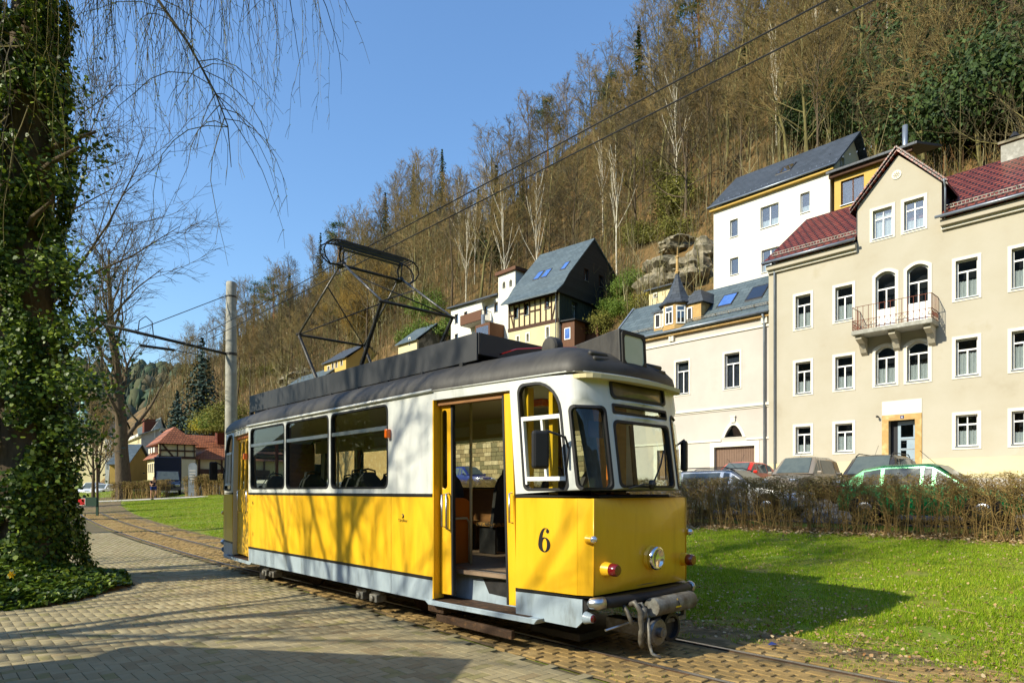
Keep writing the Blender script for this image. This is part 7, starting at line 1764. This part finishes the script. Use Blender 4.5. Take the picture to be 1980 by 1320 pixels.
# ---- hedge in front of the parked cars
def hedge(name, label, p, q, h, dens, depth=.7, seed=3, tw_=1.0):
    """p, q: ends of the row in the valley frame"""
    off = V(*p, low(*p)); e = empty(name, off); tag(e, label, 'hedge'); R_ = random.Random(seed); s_ = MB(off=off); t_ = MB(off=off); L = []
    ln = math.dist(p, q); ux, uy = (q[0]-p[0])/ln, (q[1]-p[1])/ln
    for k in range(int(ln*dens)):
        f = R_.uniform(0, ln); w = R_.uniform(-depth/2, depth/2); x, yy = p[0]+ux*f-uy*w, p[1]+uy*f+ux*w; X, Y, _ = V(x, yy); Z = low(x, yy); H_ = h*R_.uniform(.80, 1.02)
        dx, dy = R_.gauss(0, .15), R_.gauss(0, .12)
        p0 = Vector((X, Y, Z)); p1 = p0+Vector((dx*.5+R_.gauss(0, .05), dy*.5+R_.gauss(0, .04), H_*.45)); p2 = p0+Vector((dx*1.2, dy, H_))
        r = .0085*tw_*R_.choice((.6, .8, 1, 1.5))
        s_.tube([p0, p1, p2], [r, r*.75, r*.3], 3, cap=False)
        for g in range(16):
            f = R_.uniform(.12, 1) if g < 6 else R_.uniform(.64, 1); b_ = p0.lerp(p1, f/.5) if f < .5 else p1.lerp(p2, (f-.5)/.5); a_ = R_.random()*6.28; l_ = R_.uniform(.10, .32)
            e_ = b_+Vector((math.cos(a_)*l_, math.sin(a_)*l_, R_.uniform(.02, .24))); e_.z = min(e_.z, Z+h*R_.uniform(.96, 1.01)); t_.tube([b_, b_.lerp(e_, .5)+Vector((R_.gauss(0, .02), R_.gauss(0, .02), .01)), e_], [.0045*tw_, .0035*tw_, .002*tw_], 3, cap=False)
            if R_.random() < .42: L.append(tuple(e_-Vector(off)))
            if R_.random() < .15: L.append(tuple(b_.lerp(e_, .5)-Vector(off)))
    s_.build('stems', 'hedge_twig', e)['kind'] = 'stuff'; t_.build('twigs', 'hedge_twig', e)['kind'] = 'stuff'
    rg_ = np.random.default_rng(seed); vs_, fs_ = cards(np.array(L), .036*tw_*rg_.uniform(.6, 1.3, len(L)), None, k=4, rng=rg_); npmesh('leaves', vs_, fs_, 'hedge_leaf', e)['kind'] = 'stuff'
    return e
hedge('hedge', 'bare clipped hedge with dry leaves in front of the parked cars', (-17, 11.15), (13, 11.15), 1.37, 66)
hedge('hedge', 'far clipped brown hedge between the bare tree and the van', inV(-33.0, 53.6), inV(-28.6, 52.8), 1.5, 60, depth=1.3, seed=4, tw_=2.4)
hedge('hedge', 'far clipped brown hedge just left of the tram tail', inV(-26.6, 52.8), inV(-22.0, 51.0), 1.7, 60, depth=1.3, seed=5, tw_=2.4)
# ---- grass blades
RX, RZ = [q[0] for q in RISE], [q[1] for q in RISE]
def lowv(x, y): return np.interp(y, RX, RZ)+np.minimum(.9, .0125*np.maximum(0, -x-6))
def bendv(x): return np.where(x > -6, 0, .0022*(x+6)**2)
def edgev(x): return -.82-.05*np.maximum(-6.0, x)+bendv(x)
def visv(x, y):
    X = T0[0]+x*DX[0]+y*DY[0]; Y = T0[1]+x*DX[1]+y*DY[1]; Yc = np.maximum(Y, .1)
    px = 990+FPX*X/Yc; py = HOR-(lowv(x, y)-EYE)/Yc*FPX; return (Y > 3) & (px > -300) & (px < 2500) & (py < 1500)
def grass(name, n, xr_, yr_, hmin, hmax, w, label, mask, seed=9):
    rg_ = np.random.default_rng(seed); x = rg_.uniform(*xr_, n); y = rg_.uniform(*yr_, n)
    k = visv(x, y) & mask(x, y, rg_); x, y = x[k], y[k]; n = len(x)
    z = lowv(x, y); wx = T0[0]+x*DX[0]+y*DY[0]; wy = T0[1]+x*DX[1]+y*DY[1]
    tuft = .8+.45*nn(x*.9, y*.9)+.4*nn(x*4, y*4, 1.0)
    H_ = rg_.uniform(hmin, hmax, n)*np.clip(tuft, .3, 1.6); a = rg_.uniform(0, 6.283, n); l = rg_.uniform(.1, .9, n)*H_; d = rg_.uniform(0, 6.283, n); ww = w*rg_.uniform(.6, 1.4, n)
    b0 = np.stack([wx-np.cos(a)*ww, wy-np.sin(a)*ww, z], 1); b1 = np.stack([wx+np.cos(a)*ww, wy+np.sin(a)*ww, z], 1); t = np.stack([wx+np.cos(d)*l, wy+np.sin(d)*l, z+H_], 1)
    vs_ = np.stack([b0, b1, t], 1).reshape(-1, 3); o = npmesh(name, vs_, np.arange(3*n).reshape(n, 3), 'grass_blade'); tag(o, label, kind='stuff'); return o
grass('lawn_grass', 560000, (-6, 14), (.75, 11.1), .025, .07, .0045, 'short green grass of the lawn right of the tram',
      lambda x, y, g: ((y > 2.1) | (nn(x*1.1, y*1.5, 5.0)+.5*nn(x*5, y*5, 2.2) > -1.0+1.0*(1.9-y))) & ((y > 1.2) | (x > 2.5)) & ((y < 10.4) | (g.random(len(x)) < .35)) & (nn(x*1.4, y*1.4, 2.0) > -.85))
grass('far_lawn_grass', 190000, (-47, -5), (-.3, 12.5), .03, .07, .009, 'sunlit green grass of the lawn left of the tram',
      lambda x, y, g: (y > 1.9+bendv(x)*1.15+.3*nn(x*.6, x*0)) & ~((x > -6) & (y > 1)))
grass('verge_grass', 150000, (-40, 8), (-1.2, 4.5), .02, .05, .004, 'grass tufts between the lattice blocks of the track',
      lambda x, y, g: (y > edgev(x)+.05) & (nn(x*1.6, y*2.2, 9.0) > np.where(x < -6, -.05, .35)) & (y < 2.4+bendv(x)) & ~((x > -5.3) & (x < 2.0) & (y > -.6)), seed=12)
grass('far_grass', 60000, (-120, -47), (-60, 16), .05, .12, .03, 'sunlit grass beyond the footpath', lambda x, y, g: x < 999, seed=14)
# ---- dry leaves under the hedge and over the lawn
rg = np.random.default_rng(19); x = rg.uniform(-14, 9.5, 9000); y = 11.0-np.abs(rg.normal(0, .42, 9000))+.35
xa = rg.uniform(-4, 10, 5200); ya = 1.0+9.6*rg.uniform(0, 1, 5200); xb = rg.uniform(3, 9.5, 2600); yb = 1.2+np.abs(rg.normal(0, 1.6, 2600))
x = np.concatenate([x, xa, xb]); y = np.concatenate([y, ya, yb]); k = visv(x, y); x, y = x[k], y[k]
z = lowv(x, y)+rg.uniform(.02, .06, len(x)); P = np.stack([T0[0]+x*DX[0]+y*DY[0], T0[1]+x*DX[1]+y*DY[1], z], 1)
sz = np.where(np.arange(len(x)) < k[:9000].sum(), .065, .032)*rg.uniform(.5, 1.3, len(x)); vs_, fs_ = cards(P, sz, np.tile([0, 0, 1.], (len(x), 1)), k=6, tilt=.45, rng=rg)
tag(npmesh('fallen_leaves', vs_, fs_, 'dry_leaf'), 'dry brown leaves along the hedge foot and over the lawn', kind='stuff')
# twigs lying on the grass and path
for i, (x, y, a_, L) in enumerate(((7.6, 3.2, .4, .7), (8.1, 2.6, 2.0, .5), (6.2, 1.7, .9, .6), (6.8, 4.0, 2.5, .4), (-5.2, -2.2, .6, .8))):
    X, Y, _ = V(x, y); z = low(x, y)+.05; b = MB(off=(X, Y, z)); b.tube([(X, Y, z), (X+L*.5*math.cos(a_), Y+L*.5*math.sin(a_), z+.03), (X+L*math.cos(a_+.2), Y+L*math.sin(a_+.2), z)], [.007, .006, .003], 5)
    b.tube([(X+L*.4*math.cos(a_), Y+L*.4*math.sin(a_), z+.02), (X+L*.6*math.cos(a_+.7), Y+L*.6*math.sin(a_+.7), z+.03)], [.004, .002], 4)
    o = b.build('twig', 'dry_leaf' if i < 4 else 'bark'); o.location = (X, Y, z); tag(o, 'broken pale twig lying on the lawn' if i < 4 else 'dark twig lying on the paving beside the ivy bed', 'twig', 'broken twigs on the lawn' if i < 4 else None)
# ================================================================== SMALLER THINGS
# ---- cars: x forward
def car(name, label, x, y, head, L=4.1, W=1.72, Hc=1.46, paint='car_red', kind='hatch', rails=False, group=None, z=None):
    X, Y, _ = V(x, y); z = low(x, y)+.015 if z is None else z
    e = empty(name, (X, Y, z), VANG+head); tag(e, label, 'car', group)
    hw = W/2; f = L/2
    belt = .93; zh = .86
    st = [(-f, .80, .36, .62), (-f+.06, .90, .28, .82), (-f+.45, .97, .22, belt), (-f*.35, 1.0, .20, belt), (f*.28, 1.0, .20, belt-.01), (f*.40, .99, .20, zh+.04), (f-.75, .97, .22, zh-.04), (f-.15, .90, .26, .72), (f, .80, .36, .56)]
    b = MB()
    for (sx_, w, z0, z1) in st:
        w *= hw; b.v += [(sx_, -w*.92, z0), (sx_, -w, z0+.14), (sx_, -w, (z0+z1)/2+.08), (sx_, -w*.93, z1), (sx_, 0, z1+.03), (sx_, w*.93, z1), (sx_, w, (z0+z1)/2+.08), (sx_, w, z0+.14), (sx_, w*.92, z0)]
    m = 9
    for i in range(len(st)-1):
        for k in range(m-1): b.f.append((i*m+k, (i+1)*m+k, (i+1)*m+k+1, i*m+k+1))
        b.f.append((i*m+m-1, (i+1)*m+m-1, (i+1)*m, i*m))
    b.f.append(tuple(range(m))); b.f.append(tuple((len(st)-1)*m+k for k in range(m-1, -1, -1)))
    body = b.build('body', paint, e, smooth=True, auto=35)
    rr = -f+.28 if kind == 'estate' else -f+.62
    cs = [(-f+.10 if kind != 'sedan' else -f+.7, .92, .90, belt-.02, belt), (rr, .93, .76, belt-.03, Hc-.10), (rr+.45, .93, .74, belt-.03, Hc-.015), (0.0, .93, .73, belt-.03, Hc), (f*.10, .93, .74, belt-.03, Hc-.03), (f*.42, .93, .90, belt-.05, belt-.0)]
    b = MB()
    for (sx_, wb, wt_, z0, z1) in cs:
        wb *= hw; wt_ *= hw; b.v += [(sx_, -wb, z0), (sx_, -(wb*.12+wt_*.88), z0+(z1-z0)*.88), (sx_, -wt_*.86, z1), (sx_, 0, z1+.025*(z1 > belt+.1)), (sx_, wt_*.86, z1), (sx_, (wb*.12+wt_*.88), z0+(z1-z0)*.88), (sx_, wb, z0)]
    m = 7
    for i in range(len(cs)-1):
        for k in range(m-1): b.f.append((i*m+k, (i+1)*m+k, (i+1)*m+k+1, i*m+k+1))
    cab = b.build('roof', paint, e, smooth=True, auto=40); V_ = b.v
    def pane(nm, i, ks, inset=.06, o=.008, sy=0):
        P = [Vector(V_[i*m+ks[0]]), Vector(V_[(i+1)*m+ks[0]]), Vector(V_[(i+1)*m+ks[1]]), Vector(V_[i*m+ks[1]])]
        c = sum(P, Vector())/4; nrm = (P[1]-P[0]).cross(P[3]-P[0])
        if nrm.length < 1e-6: nrm = (P[2]-P[1]).cross(P[3]-P[2])
        nrm.normalize(); nrm = nrm if nrm.dot(c-Vector((0, 0, .6))) > 0 else -nrm
        Q = [c+(p-c)*(1-inset*2)+nrm*o for p in P]; bb = MB(); bb.add(Q+[q-nrm*.004 for q in Q], [(0, 1, 2, 3), (7, 6, 5, 4), (0, 4, 5, 1), (1, 5, 6, 2), (2, 6, 7, 3), (3, 7, 4, 0)]); return bb.build(nm, 'car_window', cab)
    pane('windscreen', 4, (2, 4), .04, .03); pane('rear_window', 0, (2, 4), .05, .03)
    for ks in ((0, 1), (5, 6)):
        for i in (1, 2, 3, 4): pane('side_window', i, ks, .07 if i < 4 else .12)
    for sx_ in (-f+.72, f-.78):
        for s_ in (-1, 1):
            b = MB(); b.lathe((sx_, s_*(hw-.16), .31), (0, s_, 0), [(0, .31), (.15, .31), (.18, .28), (.175, .2), (.15, .19)], 20); w = b.build('wheel', 'tyre', e, smooth=True, auto=35)
            b = MB(); b.lathe((sx_, s_*(hw+.0), .31), (0, s_, 0), [(0, .2), (.012, .19), (.0, .12), (.018, .05), (.02, .01)], 16); b.build('rim', 'alu', w, smooth=True)
            b = MB(); b.lathe((sx_, s_*(hw-.10), .34), (0, s_, 0), [(0, .37), (.095, .37)], 20); b.build('wheel_arch', 'tyre', body)
    for s_ in (-1, 1):
        b = MB(); b.box(f-.16, f-.02, s_*hw*.62-.16, s_*hw*.62+.16, .60, .72); b.build('headlight', 'clear_lens', body, bevel=.03)
        b = MB(); b.box(-f+.0, -f+.10, s_*hw*.76-.07, s_*hw*.76+.07, .66, .92); b.build('taillight', 'red_lens', body, bevel=.02)
        b = MB(); b.box(f*.30-.05, f*.30+.06, s_*(hw+.08)-.09, s_*(hw+.08)+.09, .92, 1.04); b.build('wing_mirror', paint, body, bevel=.03)
        if rails: b = MB(); b.tube([(rr+.1, s_*hw*.62, Hc-.04), (rr+.3, s_*hw*.62, Hc+.06), (f*.0, s_*hw*.62, Hc+.07), (f*.14, s_*hw*.62, Hc-.04)], .018, 6); b.build('roof_rail', 'dark_metal', cab, smooth=True)
    b = MB(); b.box(f-.03, f+.02, -.26, .26, .42, .52); b.build('number_plate', 'surround_white', body)
    b = MB(); b.tube([(f*.05, 0, Hc), (f*.0-.25, 0, Hc+.35)], .006, 4); b.build('aerial', 'dark_metal', cab)
    return e
mk('car_window', [(.05, .065, .07), (.10, .12, .11), (.03, .04, .045)], rough=.05, scale=1.2, spec=.5)
def at_px(px, y):
    fr = VF(y); return fr.on(px, 900)[0]
car('parked_car', 'green hatchback parked right behind the bare hedge', at_px(1800, 12.95), 13.0, 0.0, L=3.95, W=1.68, Hc=1.44, paint='car_green')
car('parked_car', 'silver estate car behind the hedge next to the tram front', at_px(1420, 13.1), 13.1, 0.0, L=4.4, W=1.72, Hc=1.42, paint='car_silver', kind='estate', rails=True)
car('parked_car', 'red car parked nose out before the brown garage door', at_px(1432, 21.5), 21.6, -math.pi/2, L=3.9, Hc=1.42, paint='car_red')
car('parked_car', 'taupe compact van parked nose out left of the entrance', at_px(1545, 20.0), 20.2, -math.pi/2, L=4.1, W=1.75, Hc=1.60, paint='car_taupe', kind='estate')
car('parked_car', 'dark estate car with roof rails parked before the blue door', at_px(1690, 18.6), 18.8, -math.pi/2, L=4.3, W=1.76, Hc=1.62, paint='car_dark', kind='estate', rails=True)
car('parked_car', 'dark blue car seen through the open tram door', at_px(905, 22), 22, 0.0, paint='car_blue', Hc=1.5)
car('parked_car', 'white car parked beyond the lawn beside the bare tree', *inV(-48.5, 76.0), math.radians(-40), paint='car_white', z=.95)
car('parked_car', 'white van like car standing left of the other white car', *inV(-52.5, 80.0), math.radians(-40), paint='car_white', Hc=1.7, kind='estate', z=.95)
# ---- dark van with a tall box and pink side print
vx, vy = -31.0, 57.8
vn = empty('van', (vx, vy, low(*inV(vx, vy))+.02), math.radians(-62)); tag(vn, 'dark blue van with tall black box and pink printed side', 'van')
b = MB(); b.add([(2.9, -1, .35), (2.9, 1, .35), (2.95, 1, .95), (2.95, -1, .95), (2.2, -.95, 1.2), (2.2, .95, 1.2), (1.5, -.85, 2.05), (1.5, .85, 2.05), (.6, -.85, 2.1), (.6, .85, 2.1), (.6, -1, .35), (.6, 1, .35)], [(0, 1, 2, 3), (3, 2, 5, 4), (4, 5, 7, 6), (6, 7, 9, 8), (0, 3, 4, 6, 8, 10), (1, 11, 9, 7, 5, 2), (8, 9, 11, 10)]); cb_ = b.build('cab', 'van_navy', vn, bevel=.05)
b = MB(); b.add([(2.17, -.86, 1.26), (2.17, .86, 1.26), (1.56, .78, 2.0), (1.56, -.78, 2.0)], [(0, 1, 2, 3)]); o = b.build('windscreen', 'car_window', cb_); o.location.x = .03; o.location.z = .03
for s_ in (-1, 1):
    b = MB(); b.add([(2.1, s_*.99, 1.2), (.8, s_*.99, 1.2), (.8, s_*.90, 1.95), (1.5, s_*.90, 1.95)], [(0, 1, 2, 3)]); b.build('side_window', 'car_window', cb_)
    b = MB(); b.box(2.9, 2.98, s_*.72-.2, s_*.72+.2, .72, .92); b.build('headlight', 'clear_lens', cb_, bevel=.03)
    for wx_ in (2.1, -1.6):
        b = MB(); b.lathe((wx_, s_*.82, .34), (0, s_, 0), [(0, .34), (.18, .34), (.2, .3), (.18, .2)], 18); w = b.build('wheel', 'tyre', vn, smooth=True, auto=35); b = MB(); b.lathe((wx_, s_*1.0, .34), (0, s_, 0), [(0, .2), (.012, .1), (.015, .01)], 12); b.build('rim', 'alu', w)
b = MB(); b.box(2.94, 2.97, -.6, .6, .55, .75); b.box(2.95, 2.99, -.27, .27, .42, .53); b.build('grille', 'dark_metal', cb_)
b = MB(); b.box(-3.0, .55, -1.08, 1.08, .6, 3.35); bxo = b.build('cargo_box', 'van_navy', vn, bevel=.03)
b = MB(); b.box(-2.9, .5, -1.095, -1.083, .55, 1.75); b.build('side_print', 'pink_print', bxo)
b = MB()
for (u0, u1, z0_, z1_) in ((-2.4, -1.6, 1.35, 1.5), (-1.45, -.7, 1.35, 1.5), (-2.4, -1.2, 1.1, 1.2), (-1.0, -.2, 1.1, 1.2)): b.box(u0, u1, -1.10, -1.096, z0_, z1_)
b.build('print_text', 'surround_white', bxo)
# ---- runner on the footpath
jx, jy = -28.2, 50.4; jz = low(*inV(jx, jy))+.03
pe = empty('person', (jx, jy, jz), math.radians(-28)); tag(pe, 'person in dark shirt and blue shorts running along the footpath', 'person')
def skin_fig(name, pts, edges, radii, mat, parent, sub=2):
    me = bpy.data.meshes.new(name); me.from_pydata(pts, edges, []); me.materials.append(MATS[mat]); o = bpy.data.objects.new(name, me); COL.objects.link(o); o.parent = parent
    sm_ = o.modifiers.new('skin', 'SKIN'); sm_.use_smooth_shade = True
    for i, r in enumerate(radii): me.skin_vertices[0].data[i].radius = (r, r) if not hasattr(r, '__len__') else r
    me.skin_vertices[0].data[0].use_root = True
    m_ = o.modifiers.new('sub', 'SUBSURF'); m_.levels = sub; m_.render_levels = sub; return o
PJ = [(0, 0, .98), (.02, 0, 1.2), (.06, 0, 1.42), (.08, 0, 1.52), (.11, 0, 1.62), (.12, 0, 1.74), (.05, .19, 1.42), (-.14, .24, 1.2), (.10, .20, 1.08), (.05, -.19, 1.42), (-.02, -.25, 1.17), (.22, -.18, 1.2),
      (.02, .10, .93), (.22, .11, .60), (.02, .10, .24), (.10, .10, .16), (.0, -.10, .93), (-.08, -.10, .52), (-.12, -.10, .09), (.04, -.10, .05), (.30, -.17, 1.24), (.18, .19, 1.10)]
EJ = [(0, 1), (1, 2), (2, 3), (3, 4), (4, 5), (2, 6), (6, 7), (7, 8), (2, 9), (9, 10), (10, 11), (0, 12), (12, 13), (13, 14), (14, 15), (0, 16), (16, 17), (17, 18), (18, 19), (11, 20), (8, 21)]
RJ = [.14, .125, .145, .055, .085, .09, .06, .042, .033, .06, .042, .033, .095, .062, .042, .04, .095, .062, .042, .04, .03, .03]
skin_fig('body', PJ, EJ, RJ, 'skin', pe)
skin_fig('shirt', [PJ[0], PJ[1], PJ[2], PJ[6], (-.05, .225, 1.30), PJ[9], (.02, -.22, 1.30)], [(0, 1), (1, 2), (2, 3), (3, 4), (2, 5), (5, 6)], [.16, .145, .165, .085, .065, .085, .065], 'cloth_navy', pe)
skin_fig('shorts', [(0, 0, 1.0), PJ[12], (.14, .11, .72), PJ[16], (-.05, -.10, .70)], [(0, 1), (1, 2), (0, 3), (3, 4)], [.165, .12, .10, .12, .10], 'cloth_blue', pe)
skin_fig('hair', [(.10, 0, 1.70), (.09, 0, 1.77)], [(0, 1)], [.10, .09], 'hair', pe)
for i in (15, 19):
    x_, y_, z_ = PJ[i]; b = MB(); b.box(x_-.15, x_+.12, y_-.05, y_+.05, z_-.05, z_+.05); b.build('shoe', 'black_trim', pe, bevel=.03)
# ---- concrete mast with bracket arm, feed wires
ml = V(-11.7, 1.75, low(-11.7, 1.75)); ms = empty('catenary_mast', ml, VANG); tag(ms, 'round concrete mast with bracket arm behind the tram tail', 'mast')
b = MB(); b.lathe((0, 0, 0), (0, 0, 1), [(0, .20), (4, .175), (7.95, .145), (7.98, .13)], 18); b.build('pole', 'concrete', ms, smooth=True, auto=40)
b = MB(); b.tube([(0, -.1, 5.75), (0, -3.3, 6.08)], .045, 8); b.build('bracket_arm', 'dark_metal', ms, smooth=True)
b = MB(); b.tube([(0, -.12, 7.55), (0, -2.6, 6.05)], .012, 5); b.build('stay_wire', 'cable', ms)
b = MB(); b.lathe((0, 0, 7.5), (0, 0, 1), [(0, .158), (.05, .158)], 14); b.lathe((0, 0, 5.72), (0, 0, 1), [(0, .172), (.08, .172)], 14); b.build('clamp', 'dark_metal', ms)
b = MB(); b.tube([(0, -2.15, 5.95), (.05, -2.2, 6.35), (0, -2.35, 6.5), (-.05, -2.5, 6.35), (0, -2.55, 5.95)], .014, 6); b.tube([(0, -.9, 5.8), (0, -.9, 5.62), (0, -2.9, 5.7), (0, -2.9, 6.0)], .012, 5); b.box(-.05, .05, -2.5, -1.6, 5.62, 5.68); b.build('wire_holder', 'dark_metal', ms)
b = MB(); b.tube([(-.12, 0, 5.6), (-.16, -.04, 5.2), (-.15, .0, 4.6)], .02, 6); b.build('feed_cable', 'cable', ms)
for k, (yy, lb) in enumerate(((-.03, 'upper of the two contact wires above the tram'), (.16, 'lower of the two contact wires above the tram'))):
    w = MB(off=V(0, yy, 5.5)); pts = []
    for x in span(-90, -11.7, 24)[:-1]+span(-11.7, 30, 10):
        zz_ = 5.57-.06*k+ (grade(x) if x < -6 else 0)*.9 - .0*x; pts.append(V(x, yy+bend(x), zz_))
    w.tube(pts, .008, 5); o = w.build('contact_wire', 'cable'); o.location = V(0, yy, 5.5); tag(o, lb, 'wire', 'contact wires')
# ---- sign at the end of the track
sp0 = V(-30.5, -1.6); sx0, sy0 = (165-990)/FPX*33.5, 33.5; sg = empty('track_sign', (sx0, sy0, low(*inV(sx0, sy0))), .05); tag(sg, 'low green board with red square beside the ivy trunk', 'sign')
b = MB(); b.box(.55, .66, -.04, .04, 0, .95); b.build('post', 'sign_green', sg); b = MB(); b.box(-.7, .6, -.07, -.042, .52, .98); bd = b.build('board', 'sign_green', sg); b = MB(); b.box(-.35, .02, -.085, -.072, .58, .90); b.build('red_plate', 'sign_red', bd)
b = MB(); b.plate(rect(-.38, .05, .55, .93), [rect(-.35, .02, .58, .90)], -.083, -.0715); b.build('plate_border', 'surround_white', bd)
# ---- info board and lamps by the inn
X, Y = (373-990)/FPX*52, 52.0; ib = empty('info_board', (X, Y, low(*inV(X, Y)))); tag(ib, 'tall pale rounded board at the end of the far hedge', 'sign'); b = MB(); b.plate(rrect(-.35, .35, .1, 2.75, .3, radii=(.02, .02, .3, .3)), [], -.05, .05); b.build('board', 'zinc', ib)
b = MB()
for k in range(5): b.box(-.25, .25, -.06, -.051, 1.2+.22*k, 1.28+.22*k)
b.build('lettering', 'plaster_grey', ib)
# ---- daffodil in the ivy bed
dx_, dy_ = (24-990)/FPX*9.15, 9.15
df = empty('daffodil', (dx_, dy_, .12)); tag(df, 'single yellow daffodil in the ivy bed', 'flower'); b = MB(); b.tube([(0, 0, 0), (.01, 0, .2), (.03, -.03, .33)], .006, 5); b.build('stem', 'leaf_green', df)
b = MB()
for k in range(6):
    a = k*1.047; c, s_ = math.cos(a), math.sin(a); b.add([(.03, -.05, .33), (.03+c*.035-s_*.015, -.06, .33+s_*.035+c*.015), (.03+c*.065, -.05, .33+s_*.065), (.03+c*.035+s_*.015, -.06, .33+s_*.035-c*.015)], [(0, 1, 2, 3)])
b.lathe((.03, -.05, .33), (0, -1, 0), [(0, .015), (.03, .02), (.04, .026)], 8); b.build('bloom', 'petal', df)
b = MB()
for k in range(9): a = k*.7; b.add([(.02*math.cos(a), .02*math.sin(a), 0), (.02*math.cos(a)+.012, .02*math.sin(a), 0), (.09*math.cos(a), .09*math.sin(a), .26)], [(0, 1, 2)])
b.build('leaves', 'leaf_green', df)
# ---- blue scrap on the track bed
X, Y, _ = V(*inV(*((1495-990)/FPX*6.62, 6.62))); b = MB(); b.add([(-.05, -.01, .05), (.02, -.03, .06), (.06, .02, .05), (.0, .04, .075), (-.04, .03, .05)], [(0, 1, 3), (1, 2, 3), (0, 3, 4)]); o = b.build('litter_scrap', 'cloth_blue'); o.location = (X, Y, low(*inV(X, Y))); tag(o, 'crumpled blue scrap lying beside the rail', 'litter')
# ---- added hut, unseen, shaped so its roof edge shades the near paving
KV = (-5.6, 2.9); kx, ky = V(1.7, -6.5)[:2]
kk = empty('shade_hut', (V(2.4, -7.3)[0], V(2.4, -7.3)[1], 0), VANG+math.radians(38)); tag(kk, 'added wooden hut outside the view, stands in for the unknown caster of the paving shadow', 'shade_hut')
b = MB(); b.box(-1.7, 1.35, -1.6, 1.05, 0, 2.45); b.build('walls', 'board_brown', kk); b = MB(); b.box(-1.9, 1.55, -1.8, 1.25, 2.453, 2.62); b.build('roof', 'slate_dark', kk)
